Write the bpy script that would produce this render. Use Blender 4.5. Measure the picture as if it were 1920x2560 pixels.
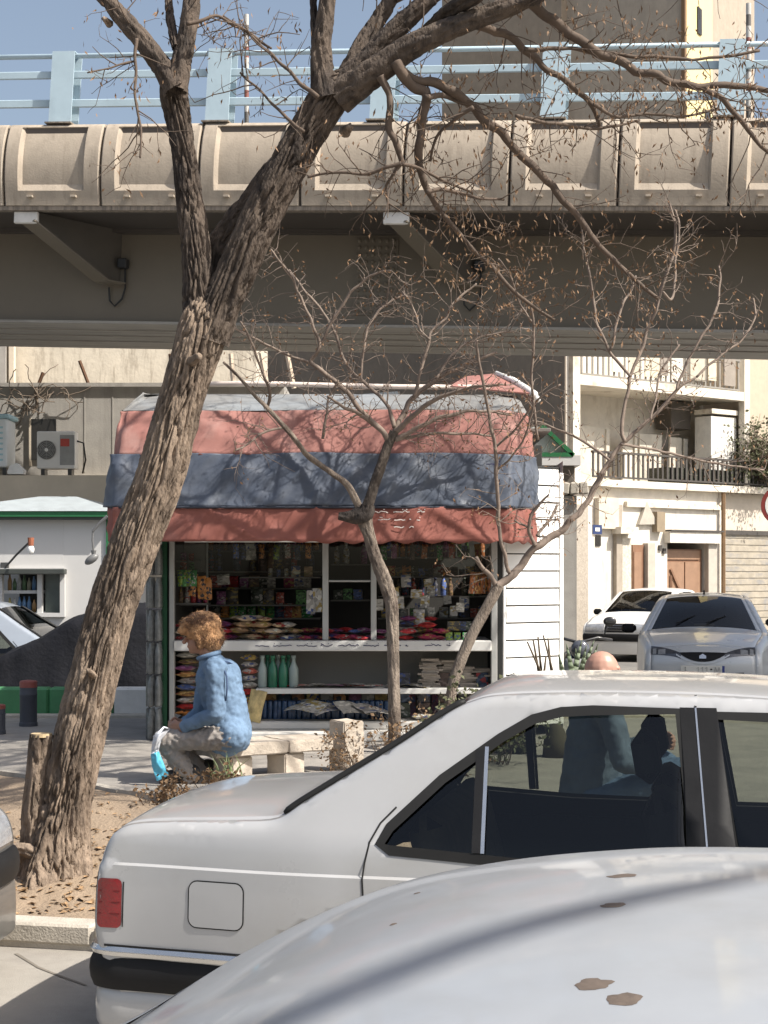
import bpy, bmesh, math, random
from mathutils import Vector, Matrix, noise
from mathutils.geometry import delaunay_2d_cdt
from math import sin, cos, tan, pi, sqrt, radians, atan2, exp

# ------------------------------------------------------------------ clear
for o in list(bpy.data.objects):
    bpy.data.objects.remove(o)
S = bpy.context.scene
COL = S.collection
random.seed(11)

# ------------------------------------------------------------------ camera
CAMZ = 1.68          # eye height over the kerb top (z = 0)
F = 4000.0           # focal length in photograph pixels
HY = 1430.0          # horizon row in the photograph (1920 x 2560)
cam_d = bpy.data.cameras.new('camera')
cam = bpy.data.objects.new('camera', cam_d); COL.objects.link(cam)
cam_d.sensor_fit = 'HORIZONTAL'; cam_d.sensor_width = 36.0
cam_d.lens = 36.0 * F / 1920.0
cam_d.shift_y = (HY - 1280.0) / 1920.0
cam_d.clip_start = 0.1; cam_d.clip_end = 3000
cam.location = (0, 0, CAMZ); cam.rotation_euler = (pi/2, 0, 0)
S.camera = cam

# ------------------------------------------------------------------ light
SUN_EL = radians(49.0)
SUN_AZ = radians(26.0)      # from +X towards the camera (-Y)
sdir = Vector((cos(SUN_EL)*cos(SUN_AZ), -cos(SUN_EL)*sin(SUN_AZ), sin(SUN_EL)))
w = bpy.data.worlds.new('World'); S.world = w; w.use_nodes = True
nt = w.node_tree; nt.nodes.clear()
sky = nt.nodes.new('ShaderNodeTexSky'); sky.sky_type = 'NISHITA'; sky.sun_disc = False
sky.sun_elevation = SUN_EL; sky.sun_rotation = pi/2 + SUN_AZ
sky.altitude = 1200; sky.air_density = 1.3; sky.dust_density = 10.0; sky.ozone_density = 1.0
bg = nt.nodes.new('ShaderNodeBackground'); bg.inputs[1].default_value = 0.068
wo = nt.nodes.new('ShaderNodeOutputWorld')
hz_ = nt.nodes.new('ShaderNodeHueSaturation'); hz_.inputs['Saturation'].default_value = .82; hz_.inputs['Value'].default_value = 1.55   # hazy city air
nt.links.new(sky.outputs[0], hz_.inputs['Color']); nt.links.new(hz_.outputs[0], bg.inputs[0]); nt.links.new(bg.outputs[0], wo.inputs[0])
sd = bpy.data.lights.new('sun', 'SUN'); sd.energy = 5.0; sd.angle = radians(0.55); sd.color = (1.0, 0.945, 0.86)
sun = bpy.data.objects.new('sun', sd); COL.objects.link(sun)
sun.rotation_euler = sdir.to_track_quat('Z', 'Y').to_euler(); sun.location = (12, -6, 20)

S.render.engine = 'CYCLES'
S.view_settings.view_transform = 'Standard'; S.view_settings.look = 'None'
S.view_settings.exposure = 0.6; S.view_settings.gamma = 1.0; S.view_settings.use_curve_mapping = False
S.render.resolution_x = 768; S.render.resolution_y = 1024
S.cycles.max_bounces = 8; S.cycles.transparent_max_bounces = 12

# ------------------------------------------------------------------ projection of photograph measurements to places
def XP(px, Y): return (px - 960.0) * Y / F
def ZP(py, Y): return CAMZ - (py - HY) * Y / F
def PX(px, py, Y): return Vector((XP(px, Y), Y, ZP(py, Y)))
def lerp(a, b, t): return a + (b - a) * t
def sm(t):
    t = max(0.0, min(1.0, t)); return t*t*(3-2*t)

# ------------------------------------------------------------------ materials
def _n(nt, t, **k):
    n = nt.nodes.new(t)
    for a, v in k.items(): setattr(n, a, v)
    return n
MATS = {}
def off_rand(nt, mp):
    """shift the pattern per object so that look-alikes do not share their stains"""
    oi = _n(nt, 'ShaderNodeObjectInfo'); ml = _n(nt, 'ShaderNodeMath', operation='MULTIPLY'); ml.inputs[1].default_value = 41.
    nt.links.new(oi.outputs['Random'], ml.inputs[0]); nt.links.new(ml.outputs[0], mp.inputs['Location'])
def M(name, col, rough=.6, metal=0., var=.12, ns=6., bump=.15, bs=60., st=(1, 1, 1), col2=None, col2at=(.45, .65),
      coat=0., spec=.5, rnd=0., trans=0., emit=0., bdist=.01, sheen=0., alpha=None):
    if name in MATS: return MATS[name]
    m = bpy.data.materials.new(name); m.use_nodes = True; MATS[name] = m
    nt = m.node_tree; L = nt.links.new
    b = nt.nodes['Principled BSDF']
    b.inputs['Roughness'].default_value = rough; b.inputs['Metallic'].default_value = metal
    b.inputs['Coat Weight'].default_value = coat; b.inputs['Coat Roughness'].default_value = .06
    b.inputs['Specular IOR Level'].default_value = spec
    b.inputs['Transmission Weight'].default_value = trans
    if sheen: b.inputs['Sheen Weight'].default_value = sheen
    if alpha is not None: b.inputs['Alpha'].default_value = alpha
    tc = _n(nt, 'ShaderNodeTexCoord'); mp = _n(nt, 'ShaderNodeMapping'); mp.inputs['Scale'].default_value = st
    L(tc.outputs['Object'], mp.inputs[0]); off_rand(nt, mp)
    no = _n(nt, 'ShaderNodeTexNoise'); no.inputs['Scale'].default_value = ns; no.inputs['Detail'].default_value = 7
    no.inputs['Roughness'].default_value = .62
    L(mp.outputs[0], no.inputs['Vector'])
    c = Vector(col)
    mix = _n(nt, 'ShaderNodeMix', data_type='RGBA')
    rp = _n(nt, 'ShaderNodeMapRange'); rp.inputs[1].default_value = .3; rp.inputs[2].default_value = .7
    L(no.outputs['Fac'], rp.inputs[0]); L(rp.outputs[0], mix.inputs[0])
    mix.inputs[6].default_value = (*[max(0, x*(1-var)) for x in c], 1); mix.inputs[7].default_value = (*[min(1, x*(1+var)) for x in c], 1)
    out = mix.outputs[2]
    if col2 is not None:
        n2 = _n(nt, 'ShaderNodeTexNoise'); n2.inputs['Scale'].default_value = ns*.37; n2.inputs['Detail'].default_value = 8
        n2.inputs['Roughness'].default_value = .68
        L(mp.outputs[0], n2.inputs['Vector'])
        r2 = _n(nt, 'ShaderNodeMapRange'); r2.inputs[1].default_value = col2at[0]; r2.inputs[2].default_value = col2at[1]
        L(n2.outputs['Fac'], r2.inputs[0])
        m2 = _n(nt, 'ShaderNodeMix', data_type='RGBA'); m2.inputs[7].default_value = (*col2, 1)
        L(out, m2.inputs[6]); L(r2.outputs[0], m2.inputs[0]); out = m2.outputs[2]
    if rnd:
        oi = _n(nt, 'ShaderNodeObjectInfo'); hs = _n(nt, 'ShaderNodeHueSaturation')
        mr = _n(nt, 'ShaderNodeMapRange'); mr.inputs[3].default_value = 1-rnd; mr.inputs[4].default_value = 1+rnd
        L(oi.outputs['Random'], mr.inputs[0]); L(mr.outputs[0], hs.inputs['Value']); L(out, hs.inputs['Color']); out = hs.outputs[0]
    L(out, b.inputs['Base Color'])
    # roughness wear
    rr = _n(nt, 'ShaderNodeMapRange'); rr.inputs[3].default_value = max(.02, rough-.08); rr.inputs[4].default_value = min(1, rough+.08)
    L(no.outputs['Fac'], rr.inputs[0]); L(rr.outputs[0], b.inputs['Roughness'])
    if bump:
        n3 = _n(nt, 'ShaderNodeTexNoise'); n3.inputs['Scale'].default_value = bs; n3.inputs['Detail'].default_value = 6
        L(mp.outputs[0], n3.inputs['Vector'])
        bp = _n(nt, 'ShaderNodeBump'); bp.inputs['Strength'].default_value = bump; bp.inputs['Distance'].default_value = bdist
        L(n3.outputs['Fac'], bp.inputs['Height']); L(bp.outputs[0], b.inputs['Normal'])
    if emit:
        b.inputs['Emission Color'].default_value = (*col, 1); b.inputs['Emission Strength'].default_value = emit
    return m

def glass(name, tint, rough=.015, ior=1.5, refl=1.0):
    if name in MATS: return MATS[name]
    m = bpy.data.materials.new(name); m.use_nodes = True; MATS[name] = m
    nt = m.node_tree; L = nt.links.new; nt.nodes.clear()
    o = _n(nt, 'ShaderNodeOutputMaterial'); t = _n(nt, 'ShaderNodeBsdfTransparent'); g = _n(nt, 'ShaderNodeBsdfGlossy')
    t.inputs[0].default_value = (*tint, 1); g.inputs['Roughness'].default_value = rough; g.inputs[0].default_value = (refl, refl, refl, 1)
    f = _n(nt, 'ShaderNodeFresnel'); f.inputs[0].default_value = ior
    mx = _n(nt, 'ShaderNodeMixShader')
    L(f.outputs[0], mx.inputs[0]); L(t.outputs[0], mx.inputs[1]); L(g.outputs[0], mx.inputs[2]); L(mx.outputs[0], o.inputs[0])
    return m

def streaked(name, col, dark, ns=3., st=(6, 6, .35), at=(.48, .7), rough=.85, bump=.25, bs=40, bottom=None):
    """weathered wall: grain plus vertical run-off streaks (dirt with a shape of its own)"""
    if name in MATS: return MATS[name]
    m = M(name, col, rough=rough, var=.10, ns=5, bump=bump, bs=bs)
    nt = m.node_tree; L = nt.links.new; b = nt.nodes['Principled BSDF']
    src = b.inputs['Base Color'].links[0].from_socket
    tc = _n(nt, 'ShaderNodeTexCoord'); mp = _n(nt, 'ShaderNodeMapping'); mp.inputs['Scale'].default_value = st
    L(tc.outputs['Object'], mp.inputs[0]); off_rand(nt, mp)
    no = _n(nt, 'ShaderNodeTexNoise'); no.inputs['Scale'].default_value = ns; no.inputs['Detail'].default_value = 9; no.inputs['Roughness'].default_value = .7
    L(mp.outputs[0], no.inputs['Vector'])
    r = _n(nt, 'ShaderNodeMapRange'); r.inputs[1].default_value = at[0]; r.inputs[2].default_value = at[1]; r.inputs[4].default_value = .85
    L(no.outputs['Fac'], r.inputs[0])
    mx = _n(nt, 'ShaderNodeMix', data_type='RGBA'); mx.inputs[7].default_value = (*dark, 1)
    L(r.outputs[0], mx.inputs[0]); L(src, mx.inputs[6]); L(mx.outputs[2], b.inputs['Base Color'])
    return m

def printed(name, cols, sc=38., rough=.4):
    """packaging print: patches of a few inks, different on every object"""
    if name in MATS: return MATS[name]
    m = bpy.data.materials.new(name); m.use_nodes = True; MATS[name] = m
    nt = m.node_tree; L = nt.links.new; b = nt.nodes['Principled BSDF']; b.inputs['Roughness'].default_value = rough
    tc = _n(nt, 'ShaderNodeTexCoord'); oi = _n(nt, 'ShaderNodeObjectInfo'); mp = _n(nt, 'ShaderNodeMapping'); mp.inputs['Scale'].default_value = (1, 1, 1.6)
    ml = _n(nt, 'ShaderNodeMath', operation='MULTIPLY'); ml.inputs[1].default_value = 37.; L(oi.outputs['Random'], ml.inputs[0]); L(ml.outputs[0], mp.inputs['Location'])
    L(tc.outputs['Object'], mp.inputs[0]); vo = _n(nt, 'ShaderNodeTexVoronoi'); vo.inputs['Scale'].default_value = sc; L(mp.outputs[0], vo.inputs['Vector'])
    rp = _n(nt, 'ShaderNodeValToRGB'); rp.color_ramp.interpolation = 'CONSTANT'; sp = _n(nt, 'ShaderNodeSeparateColor'); L(vo.outputs['Color'], sp.inputs[0]); L(sp.outputs[0], rp.inputs[0])
    el = rp.color_ramp.elements; n = len(cols); el[0].position = 0; el[0].color = (*cols[0], 1); el[1].position = 1/n*1.4; el[1].color = (*cols[1], 1)
    for i in range(2, n): e = el.new(min(.98, 1/n*1.4+(i-1)*(1-1.4/n)/(n-1))); e.color = (*cols[i], 1)
    L(rp.outputs[0], b.inputs['Base Color'])
    no = _n(nt, 'ShaderNodeTexNoise'); no.inputs['Scale'].default_value = 60; L(mp.outputs[0], no.inputs['Vector'])
    bp = _n(nt, 'ShaderNodeBump'); bp.inputs['Strength'].default_value = .3; bp.inputs['Distance'].default_value = .006; L(no.outputs['Fac'], bp.inputs['Height']); L(bp.outputs[0], b.inputs['Normal'])
    return m

# ------------------------------------------------------------------ mesh builder
class MB:
    def __init__(s): s.v = []; s.f = []; s.mi = []; s.cm = 0
    def add(s, vs, fs):
        o = len(s.v); s.v += [Vector(p) for p in vs]; s.f += [[i+o for i in f] for f in fs]; s.mi += [s.cm]*len(fs); return s
    def box(s, x0, x1, y0, y1, z0, z1, bev=0.):
        if bev <= 0:
            return s.add([(x0,y0,z0),(x1,y0,z0),(x1,y1,z0),(x0,y1,z0),(x0,y0,z1),(x1,y0,z1),(x1,y1,z1),(x0,y1,z1)],
                         [(0,3,2,1),(4,5,6,7),(0,1,5,4),(1,2,6,5),(2,3,7,6),(3,0,4,7)])
        b = min(bev, (x1-x0)*.45, (y1-y0)*.45, (z1-z0)*.45)
        vs = []; idx = {}
        for ix, X in enumerate((x0, x1)):
            for iy, Y in enumerate((y0, y1)):
                for iz, Z in enumerate((z0, z1)):
                    dx = b if ix == 0 else -b; dy = b if iy == 0 else -b; dz = b if iz == 0 else -b
                    for a, p in enumerate(((X, Y+dy, Z+dz), (X+dx, Y, Z+dz), (X+dx, Y+dy, Z))):
                        idx[ix, iy, iz, a] = len(vs); vs.append(p)
        g = lambda *k: idx[k]; fs = []
        for ix in (0, 1):
            f = [g(ix,0,0,0), g(ix,1,0,0), g(ix,1,1,0), g(ix,0,1,0)]; fs.append(f if ix else f[::-1])
        for iy in (0, 1):
            f = [g(0,iy,0,1), g(1,iy,0,1), g(1,iy,1,1), g(0,iy,1,1)]; fs.append(f[::-1] if iy else f)
        for iz in (0, 1):
            f = [g(0,0,iz,2), g(1,0,iz,2), g(1,1,iz,2), g(0,1,iz,2)]; fs.append(f if iz else f[::-1])
        for iy in (0, 1):
            for iz in (0, 1):
                f = [g(0,iy,iz,1), g(1,iy,iz,1), g(1,iy,iz,2), g(0,iy,iz,2)]; fs.append(f if (iy ^ iz) else f[::-1])
        for ix in (0, 1):
            for iz in (0, 1):
                f = [g(ix,0,iz,0), g(ix,1,iz,0), g(ix,1,iz,2), g(ix,0,iz,2)]; fs.append(f[::-1] if (ix ^ iz) else f)
        for ix in (0, 1):
            for iy in (0, 1):
                f = [g(ix,iy,0,0), g(ix,iy,1,0), g(ix,iy,1,1), g(ix,iy,0,1)]; fs.append(f if (ix ^ iy) else f[::-1])
        for ix in (0, 1):
            for iy in (0, 1):
                for iz in (0, 1):
                    f = [g(ix,iy,iz,0), g(ix,iy,iz,1), g(ix,iy,iz,2)]; fs.append(f[::-1] if (ix + iy + iz) % 2 else f)
        return s.add(vs, fs)
    def obox(s, c, size, rz=0., rx=0., ry=0., bev=0.):
        t = MB().box(-size[0]/2, size[0]/2, -size[1]/2, size[1]/2, -size[2]/2, size[2]/2, bev)
        R = Matrix.Rotation(rz, 3, 'Z') @ Matrix.Rotation(ry, 3, 'Y') @ Matrix.Rotation(rx, 3, 'X')
        c = Vector(c); return s.add([R @ p + c for p in t.v], t.f)
    def bar(s, a, b, wdt, hgt, up=(0, 0, 1)):
        a = Vector(a); b = Vector(b); d = (b-a).normalized(); up = Vector(up)
        r = d.cross(up)
        if r.length < 1e-4: r = d.cross(Vector((1, 0, 0)))
        r.normalize(); u = r.cross(d); vs = []
        for p in (a, b):
            for i, j in ((-1,-1),(1,-1),(1,1),(-1,1)): vs.append(p + r*wdt/2*i + u*hgt/2*j)
        return s.add(vs, [(0,1,2,3),(7,6,5,4),(0,4,5,1),(1,5,6,2),(2,6,7,3),(3,7,4,0)])
    def tube(s, pts, rad, seg=8, cap=True, closed=False):
        pts = [Vector(p) for p in pts]; n = len(pts)
        if not hasattr(rad, '__len__'): rad = [rad]*n
        vs = []; prev = None
        for i, p in enumerate(pts):
            if closed: d = pts[(i+1) % n] - pts[i-1]
            else: d = pts[min(i+1, n-1)] - pts[max(i-1, 0)]
            if d.length < 1e-9: d = Vector((0, 0, 1))
            d.normalize()
            if prev is None:
                r = d.cross(Vector((0, 0, 1)))
                if r.length < .05: r = d.cross(Vector((0, 1, 0)))
            else: r = prev - d*prev.dot(d)
            r.normalize(); prev = r; u = d.cross(r)
            for k in range(seg):
                a = 2*pi*k/seg; vs.append(p + (r*cos(a) + u*sin(a))*rad[i])
        fs = []
        m = n if closed else n-1
        for i in range(m):
            for k in range(seg):
                a = i*seg+k; b = i*seg+(k+1) % seg; c = ((i+1) % n)*seg
                fs.append((a, b, c+(k+1) % seg, c+k))
        if cap and not closed: fs.append(tuple(range(seg))[::-1]); fs.append(tuple(range((n-1)*seg, n*seg)))
        return s.add(vs, fs)
    def lathe(s, prof, c=(0, 0, 0), seg=14, axis='z'):
        c = Vector(c); vs = []; n = len(prof)
        for r, z in prof:
            for k in range(seg):
                a = 2*pi*k/seg; p = (r*cos(a), r*sin(a), z)
                if axis == 'x': p = (p[2], p[0], p[1])
                if axis == 'y': p = (p[1], p[2], p[0])
                vs.append(c + Vector(p))
        fs = [(i*seg+k, i*seg+(k+1) % seg, (i+1)*seg+(k+1) % seg, (i+1)*seg+k) for i in range(n-1) for k in range(seg)]
        fs.append(tuple(range(seg))[::-1]); fs.append(tuple(range((n-1)*seg, n*seg)))
        return s.add(vs, fs)
    def grid(s, fn, nu, nv, flip=False):
        vs = [fn(i/nu, j/nv) for i in range(nu+1) for j in range(nv+1)]
        fs = []
        for i in range(nu):
            for j in range(nv):
                a = i*(nv+1)+j; f = (a, a+nv+1, a+nv+2, a+1); fs.append(f[::-1] if flip else f)
        return s.add(vs, fs)
    def ell(s, c, r, seg=14, rings=9, R=None):
        c = Vector(c); vs = [Vector((0, 0, -r[2]))]
        for i in range(1, rings):
            t = -pi/2 + pi*i/rings
            for k in range(seg): a = 2*pi*k/seg; vs.append(Vector((r[0]*cos(t)*cos(a), r[1]*cos(t)*sin(a), r[2]*sin(t))))
        vs.append(Vector((0, 0, r[2])))
        fs = [(0, 1+(k+1) % seg, 1+k) for k in range(seg)]
        for i in range(rings-2):
            for k in range(seg):
                a = 1+i*seg; fs.append((a+k, a+(k+1) % seg, a+seg+(k+1) % seg, a+seg+k))
        t = len(vs)-1; a = 1+(rings-2)*seg
        fs += [(a+k, a+(k+1) % seg, t) for k in range(seg)]
        if R is not None: vs = [R @ v for v in vs]
        return s.add([v+c for v in vs], fs)
    def prism(s, poly, h0, h1, plane='xz'):
        """poly: 2d points (ccw), extruded along the third axis"""
        n = len(poly)
        def p(a, b, h):
            return {'xz': (a, h, b), 'yz': (h, a, b), 'xy': (a, b, h)}[plane]
        vs = [p(a, b, h0) for a, b in poly] + [p(a, b, h1) for a, b in poly]
        fs = [tuple(range(n)), tuple(range(n, 2*n))[::-1]] + [(i, i+n, (i+1) % n+n, (i+1) % n) for i in range(n)]
        if plane == 'yz' or plane == 'xy': fs = [f[::-1] for f in fs]
        return s.add(vs, fs)
    def mesh(s, name, mats, smooth=False, off=None):
        me = bpy.data.meshes.new(name)
        vs = s.v if off is None else [p-off for p in s.v]
        me.from_pydata([tuple(p) for p in vs], [], s.f)
        if not isinstance(mats, (list, tuple)): mats = [mats]
        for m in mats: me.materials.append(m)
        if len(mats) > 1: me.polygons.foreach_set('material_index', s.mi)
        if smooth: me.polygons.foreach_set('use_smooth', [True]*len(me.polygons))
        me.update()
        return me
    def build(s, name, mats, parent=None, smooth=False, local=False, auto=None):
        off = None
        if parent is not None and not local: off = base_of(parent)
        me = s.mesh(name, mats, smooth or auto is not None, off)
        o = bpy.data.objects.new(name, me); COL.objects.link(o)
        if parent is not None: o.parent = parent
        if auto is not None: me.set_sharp_from_angle(angle=radians(auto))
        return o
BASE = {}
def base_of(o):
    v = Vector((0, 0, 0))
    while o is not None:
        v = v + o.location; o = o.parent
    return v
def tag(o, label=None, cat=None, group=None, kind=None):
    if label: o['label'] = label
    if cat: o['category'] = cat
    if group: o['group'] = group
    if kind: o['kind'] = kind
    return o
def thing(name, label, cat, loc=(0, 0, 0), rz=0., group=None):
    o = bpy.data.objects.new(name, None); COL.objects.link(o); o.location = loc; o.rotation_euler = (0, 0, rz)
    o.empty_display_size = .1
    return tag(o, label, cat, group)
def single(name, mb, mat, label, cat, loc=None, group=None, smooth=False, auto=None):
    """a thing that is one mesh, its origin at its base"""
    if loc is None:
        lo = Vector((min(p.x for p in mb.v), min(p.y for p in mb.v), min(p.z for p in mb.v)))
        hi = Vector((max(p.x for p in mb.v), max(p.y for p in mb.v), 0)); loc = Vector(((lo.x+hi.x)/2, (lo.y+hi.y)/2, lo.z))
    loc = Vector(loc)
    me = mb.mesh(name, mat, smooth or auto is not None, loc)
    if auto is not None: me.set_sharp_from_angle(angle=radians(auto))
    o = bpy.data.objects.new(name, me); COL.objects.link(o); o.location = loc
    return tag(o, label, cat, group)
def struct(name, mb, mat, parent=None, smooth=False):
    o = mb.build(name, mat, parent, smooth); o['kind'] = 'structure'; return o
def part(name, me, parent, loc=(0, 0, 0), rot=(0, 0, 0), scale=(1, 1, 1)):
    o = bpy.data.objects.new(name, me); COL.objects.link(o); o.parent = parent
    o.location = loc; o.rotation_euler = rot; o.scale = scale; return o
def copy_tree(o, parent=None):
    c = o.copy(); COL.objects.link(c); c.parent = parent
    for ch in list(o.children): copy_tree(ch, c)
    return c
def solidify(o, t, off=-1., rim_mat=None, in_mat=None):
    m = o.modifiers.new('thickness', 'SOLIDIFY'); m.thickness = t; m.offset = off
    if in_mat is not None: m.material_offset = in_mat; m.material_offset_rim = in_mat if rim_mat is None else rim_mat
    return m
def catmull(pts, n):
    """dense smooth polyline through points (tuples of any length)"""
    out = []; m = len(pts)
    for i in range(m-1):
        p0 = pts[max(i-1, 0)]; p1 = pts[i]; p2 = pts[i+1]; p3 = pts[min(i+2, m-1)]
        for k in range(n):
            t = k/n; t2 = t*t; t3 = t2*t
            out.append(tuple(.5*(2*b + (c-a)*t + (2*a-5*b+4*c-d)*t2 + (-a+3*b-3*c+d)*t3) for a, b, c, d in zip(p0, p1, p2, p3)))
    out.append(tuple(pts[-1])); return out
def resample(pts, step):
    pts = [Vector(p) for p in pts]; out = [pts[0]]; acc = 0.
    for a, b in zip(pts, pts[1:]):
        d = (b-a).length
        while acc + d >= step and d > 1e-9:
            t = (step-acc)/d; a = a.lerp(b, t); out.append(a.copy()); d = (b-a).length; acc = 0.
        acc += d
    if (out[-1]-pts[-1]).length > step*.3: out.append(pts[-1])
    return out
def rz2(p, a, c=(0, 0)):
    x, y = p[0]-c[0], p[1]-c[1]; return (c[0]+x*cos(a)-y*sin(a), c[1]+x*sin(a)+y*cos(a))
YAW = radians(-12.0)        # the street runs slightly towards the camera on the right
# ================================================================== THE GROUND
K0 = Vector((-1.56, 7.62)); KE = Vector((cos(YAW), sin(YAW))); KN = Vector((-sin(YAW), cos(YAW)))
def kf(a, b, z=0.):
    p = K0 + KE*a + KN*b; return Vector((p.x, p.y, z))
m_asph = M('asphalt', (.085, .082, .078), rough=.9, var=.18, ns=9, bump=.5, bs=160, col2=(.13, .12, .105), col2at=(.5, .7))
m_road = M('worn_concrete_road', (.30, .278, .245), rough=.9, var=.1, ns=4, bump=.3, bs=140, col2=(.235, .215, .19), col2at=(.5, .72))
m_pave = M('sidewalk_paving', (.30, .275, .245), rough=.88, var=.14, ns=5, bump=.35, bs=120, col2=(.215, .2, .18), col2at=(.48, .7))
m_dirt = M('dry_dirt', (.265, .20, .14), rough=.95, var=.16, ns=7, bump=.6, bs=55, col2=(.205, .155, .108), col2at=(.5, .75), bdist=.02)
m_kerb = M('kerb_concrete', (.45, .41, .35), rough=.9, var=.15, ns=10, bump=.5, bs=90, col2=(.29, .26, .22), col2at=(.52, .7))

mb = MB(); mb.add([(-900, -300, -.2), (900, -300, -.2), (900, 1500, -.2), (-900, 1500, -.2)], [(0, 1, 2, 3)])
struct('ground', mb, m_asph)
mb = MB()
mb.add([kf(-60, .05, -.12), kf(-60, -16, -.12), kf(60, -16, -.12), kf(60, .05, -.12)], [(0, 1, 2, 3)])
struct('road', mb, m_road)
# a dark expansion joint crossing the concrete gutter
mb = MB()
pts = [PX(40, 2385, 7.54), PX(95, 2418, 7.28), PX(150, 2440, 7.12), PX(215, 2465, 6.96)]
pts = [Vector((p.x, p.y, -.117)) for p in pts]
for a, b in zip(pts, pts[1:]):
    d = (b-a).normalized(); s_ = Vector((-d.y, d.x, 0))*.009
    mb.add([a-s_, b-s_*.8, b+s_*.8, a+s_], [(0, 1, 2, 3)])
struct('road_joint', mb, M('joint_dirt', (.17, .15, .125), rough=.95))

# kerb stones, one by one
kerb = bpy.data.objects.new('kerb', None); COL.objects.link(kerb); kerb['kind'] = 'structure'; kerb.location = kf(0, 0, -.12)
rk = random.Random(3)
a = -3.32
while a < 5.5:
    ln = .50
    g = .016
    t = MB().box(a+g/2, a+ln-g/2, 0, .16, -.1, 0, .012)
    hz = rk.uniform(-.006, .006); hb = rk.uniform(-.008, .008)
    vs = [kf(p.x, p.y+hb, p.z+hz+.004*noise.noise(p*9)) for p in t.v]
    q = MB().add(vs, t.f); q.build('kerb_stone', m_kerb, kerb)
    a += ln
mb = MB(); t = MB().box(-12, 12, .012, .15, -.14, -.03); mb.add([kf(p.x, p.y, p.z) for p in t.v], t.f)
mb.build('kerb_bedding', M('mortar', (.5, .46, .4), rough=.95, bump=.5), kerb)

# raised planting bed, rising from the kerb to the footway
PZ = .34
def dirt_z(a, b):
    p = Vector((a, b, 0))
    z = -.012 + .335*sm((b-.25)/1.75)
    z += .030*noise.noise(p*1.7) + .016*noise.noise(p*4.3+Vector((5, 1, 0))) + .006*noise.noise(p*13)
    # soil heaped round the foot of the tree
    q = kf(a, b); d = sqrt((q.x+1.66)**2 + (q.y-8.45)**2)
    z += .075*exp(-(d/.42)**2)
    if b < .3: z = lerp(-.01, z, max(0, (b-.14)/.16))
    return min(z, PZ-.004) if b > 1.75 else z
mb = MB(); mb.grid(lambda u, v: (lambda a, b: kf(a, b, dirt_z(a, b)))(lerp(-7, 7, u), lerp(.14, 3.4, v)), 220, 64, flip=True)
for i, f in enumerate(mb.f): pass
o = struct('dirt_bed', mb, m_dirt, smooth=True)
# footway
edge = [(-8, 2.95), (-2.6, 2.93), (-1.64, 2.84), (-1.0, 2.5), (-.5, 2.12), (-.1, 1.93), (.6, 1.86), (2.2, 1.9), (9, 1.9)]
fw = [kf(a, b, PZ) for a, b in edge]
mb = MB()
back = [Vector((p.x*1.0, 14.98, PZ)) for p in fw]
n = len(fw)
mb.add(fw + back, [(i, i+1, n+i+1, n+i) for i in range(n-1)])
top = struct('footway', mb, m_pave)
# its stone edging
ed = bpy.data.objects.new('footway_edging', None); COL.objects.link(ed); ed['kind'] = 'structure'; ed.location = fw[3]
for i in range(1, n-2):
    L_ = (fw[i+1]-fw[i]).length; k = max(1, int(L_/.45))
    for j in range(k):
        p = fw[i].lerp(fw[i+1], j/k); q = fw[i].lerp(fw[i+1], (j+1)/k); d = (q-p).normalized()
        MB().bar(p+d*.006+Vector((0, 0, -.05+.012)), q-d*.006+Vector((0, 0, -.05+.012+rk.uniform(-.006, .006))), .07, .1).build('edging_stone', m_kerb, ed)
# far street, lower than the footway
mb = MB(); mb.add([(-60, 14.9, -.06), (60, 14.9, -.06), (60, 70, -.06), (-60, 70, -.06)], [(0, 1, 2, 3)])
struct('back_street', mb, M('grey_asphalt', (.14, .135, .125), rough=.9, var=.15, ns=3, bump=.4, bs=90, col2=(.19, .18, .16)))
# green and white painted blocks along the back of the footway
m_green = M('green_paint', (.06, .215, .09), rough=.6, var=.15, ns=9, bump=.25, bs=60, col2=(.12, .22, .12), col2at=(.6, .75))
m_whitep = M('white_paint_worn', (.72, .70, .66), rough=.6, var=.08, ns=9, bump=.25, bs=60, col2=(.45, .42, .38), col2at=(.58, .75))
bk = bpy.data.objects.new('back_kerb', None); COL.objects.link(bk); bk['kind'] = 'structure'; bk.location = (-3, 14.85, PZ)
x = -4.9; i = 0
while x < 3.6:
    col = m_green if x < -2.65 else (m_whitep if (int((x+2.65)/1.2) % 2 == 0) else m_green)
    MB().box(x+.002, x+.598, 14.78, 14.97, PZ-.35, PZ+.27, .02).build('kerb_block', col, bk)
    x += .6
MB().box(-5, 3.6, 14.66, 14.779, PZ-.2, PZ+.035, .01).build('kerb_footing', m_kerb, bk)
# ================================================================== OVERPASS
m_conc = streaked('overpass_concrete', (.39, .33, .262), (.25, .205, .16), ns=2.2, st=(5, 5, .5), at=(.5, .78))
m_concd = streaked('overpass_concrete_lip', (.30, .25, .2), (.10, .085, .07), ns=2.5, st=(7, 7, .5), at=(.42, .66))
m_steel = M('painted_girder_steel', (.165, .140, .106), rough=.55, var=.06, ns=1.5, bump=.05, bs=30)
m_steel_d = M('girder_flange_steel', (.075, .064, .055), rough=.6, var=.1, ns=3, bump=.05)
m_soffit = streaked('soffit_plate', (.34, .315, .28), (.22, .2, .175), ns=1.4, st=(.5, 6, 6), at=(.5, .62), rough=.6, bump=.1)
m_rail = M('pale_blue_railing_paint', (.44, .555, .62), rough=.45, var=.06, ns=4, bump=.05, bs=40, col2=(.38, .48, .54), col2at=(.55, .75))
BZ = 6.12
br = thing('overpass', 'concrete and steel overpass ramp crossing behind the kiosk', 'overpass', (0, 19.5, BZ))
br.rotation_euler = (0, math.atan(.042), radians(-10.5))
PW = 1.285; PU0 = -4.89
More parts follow.
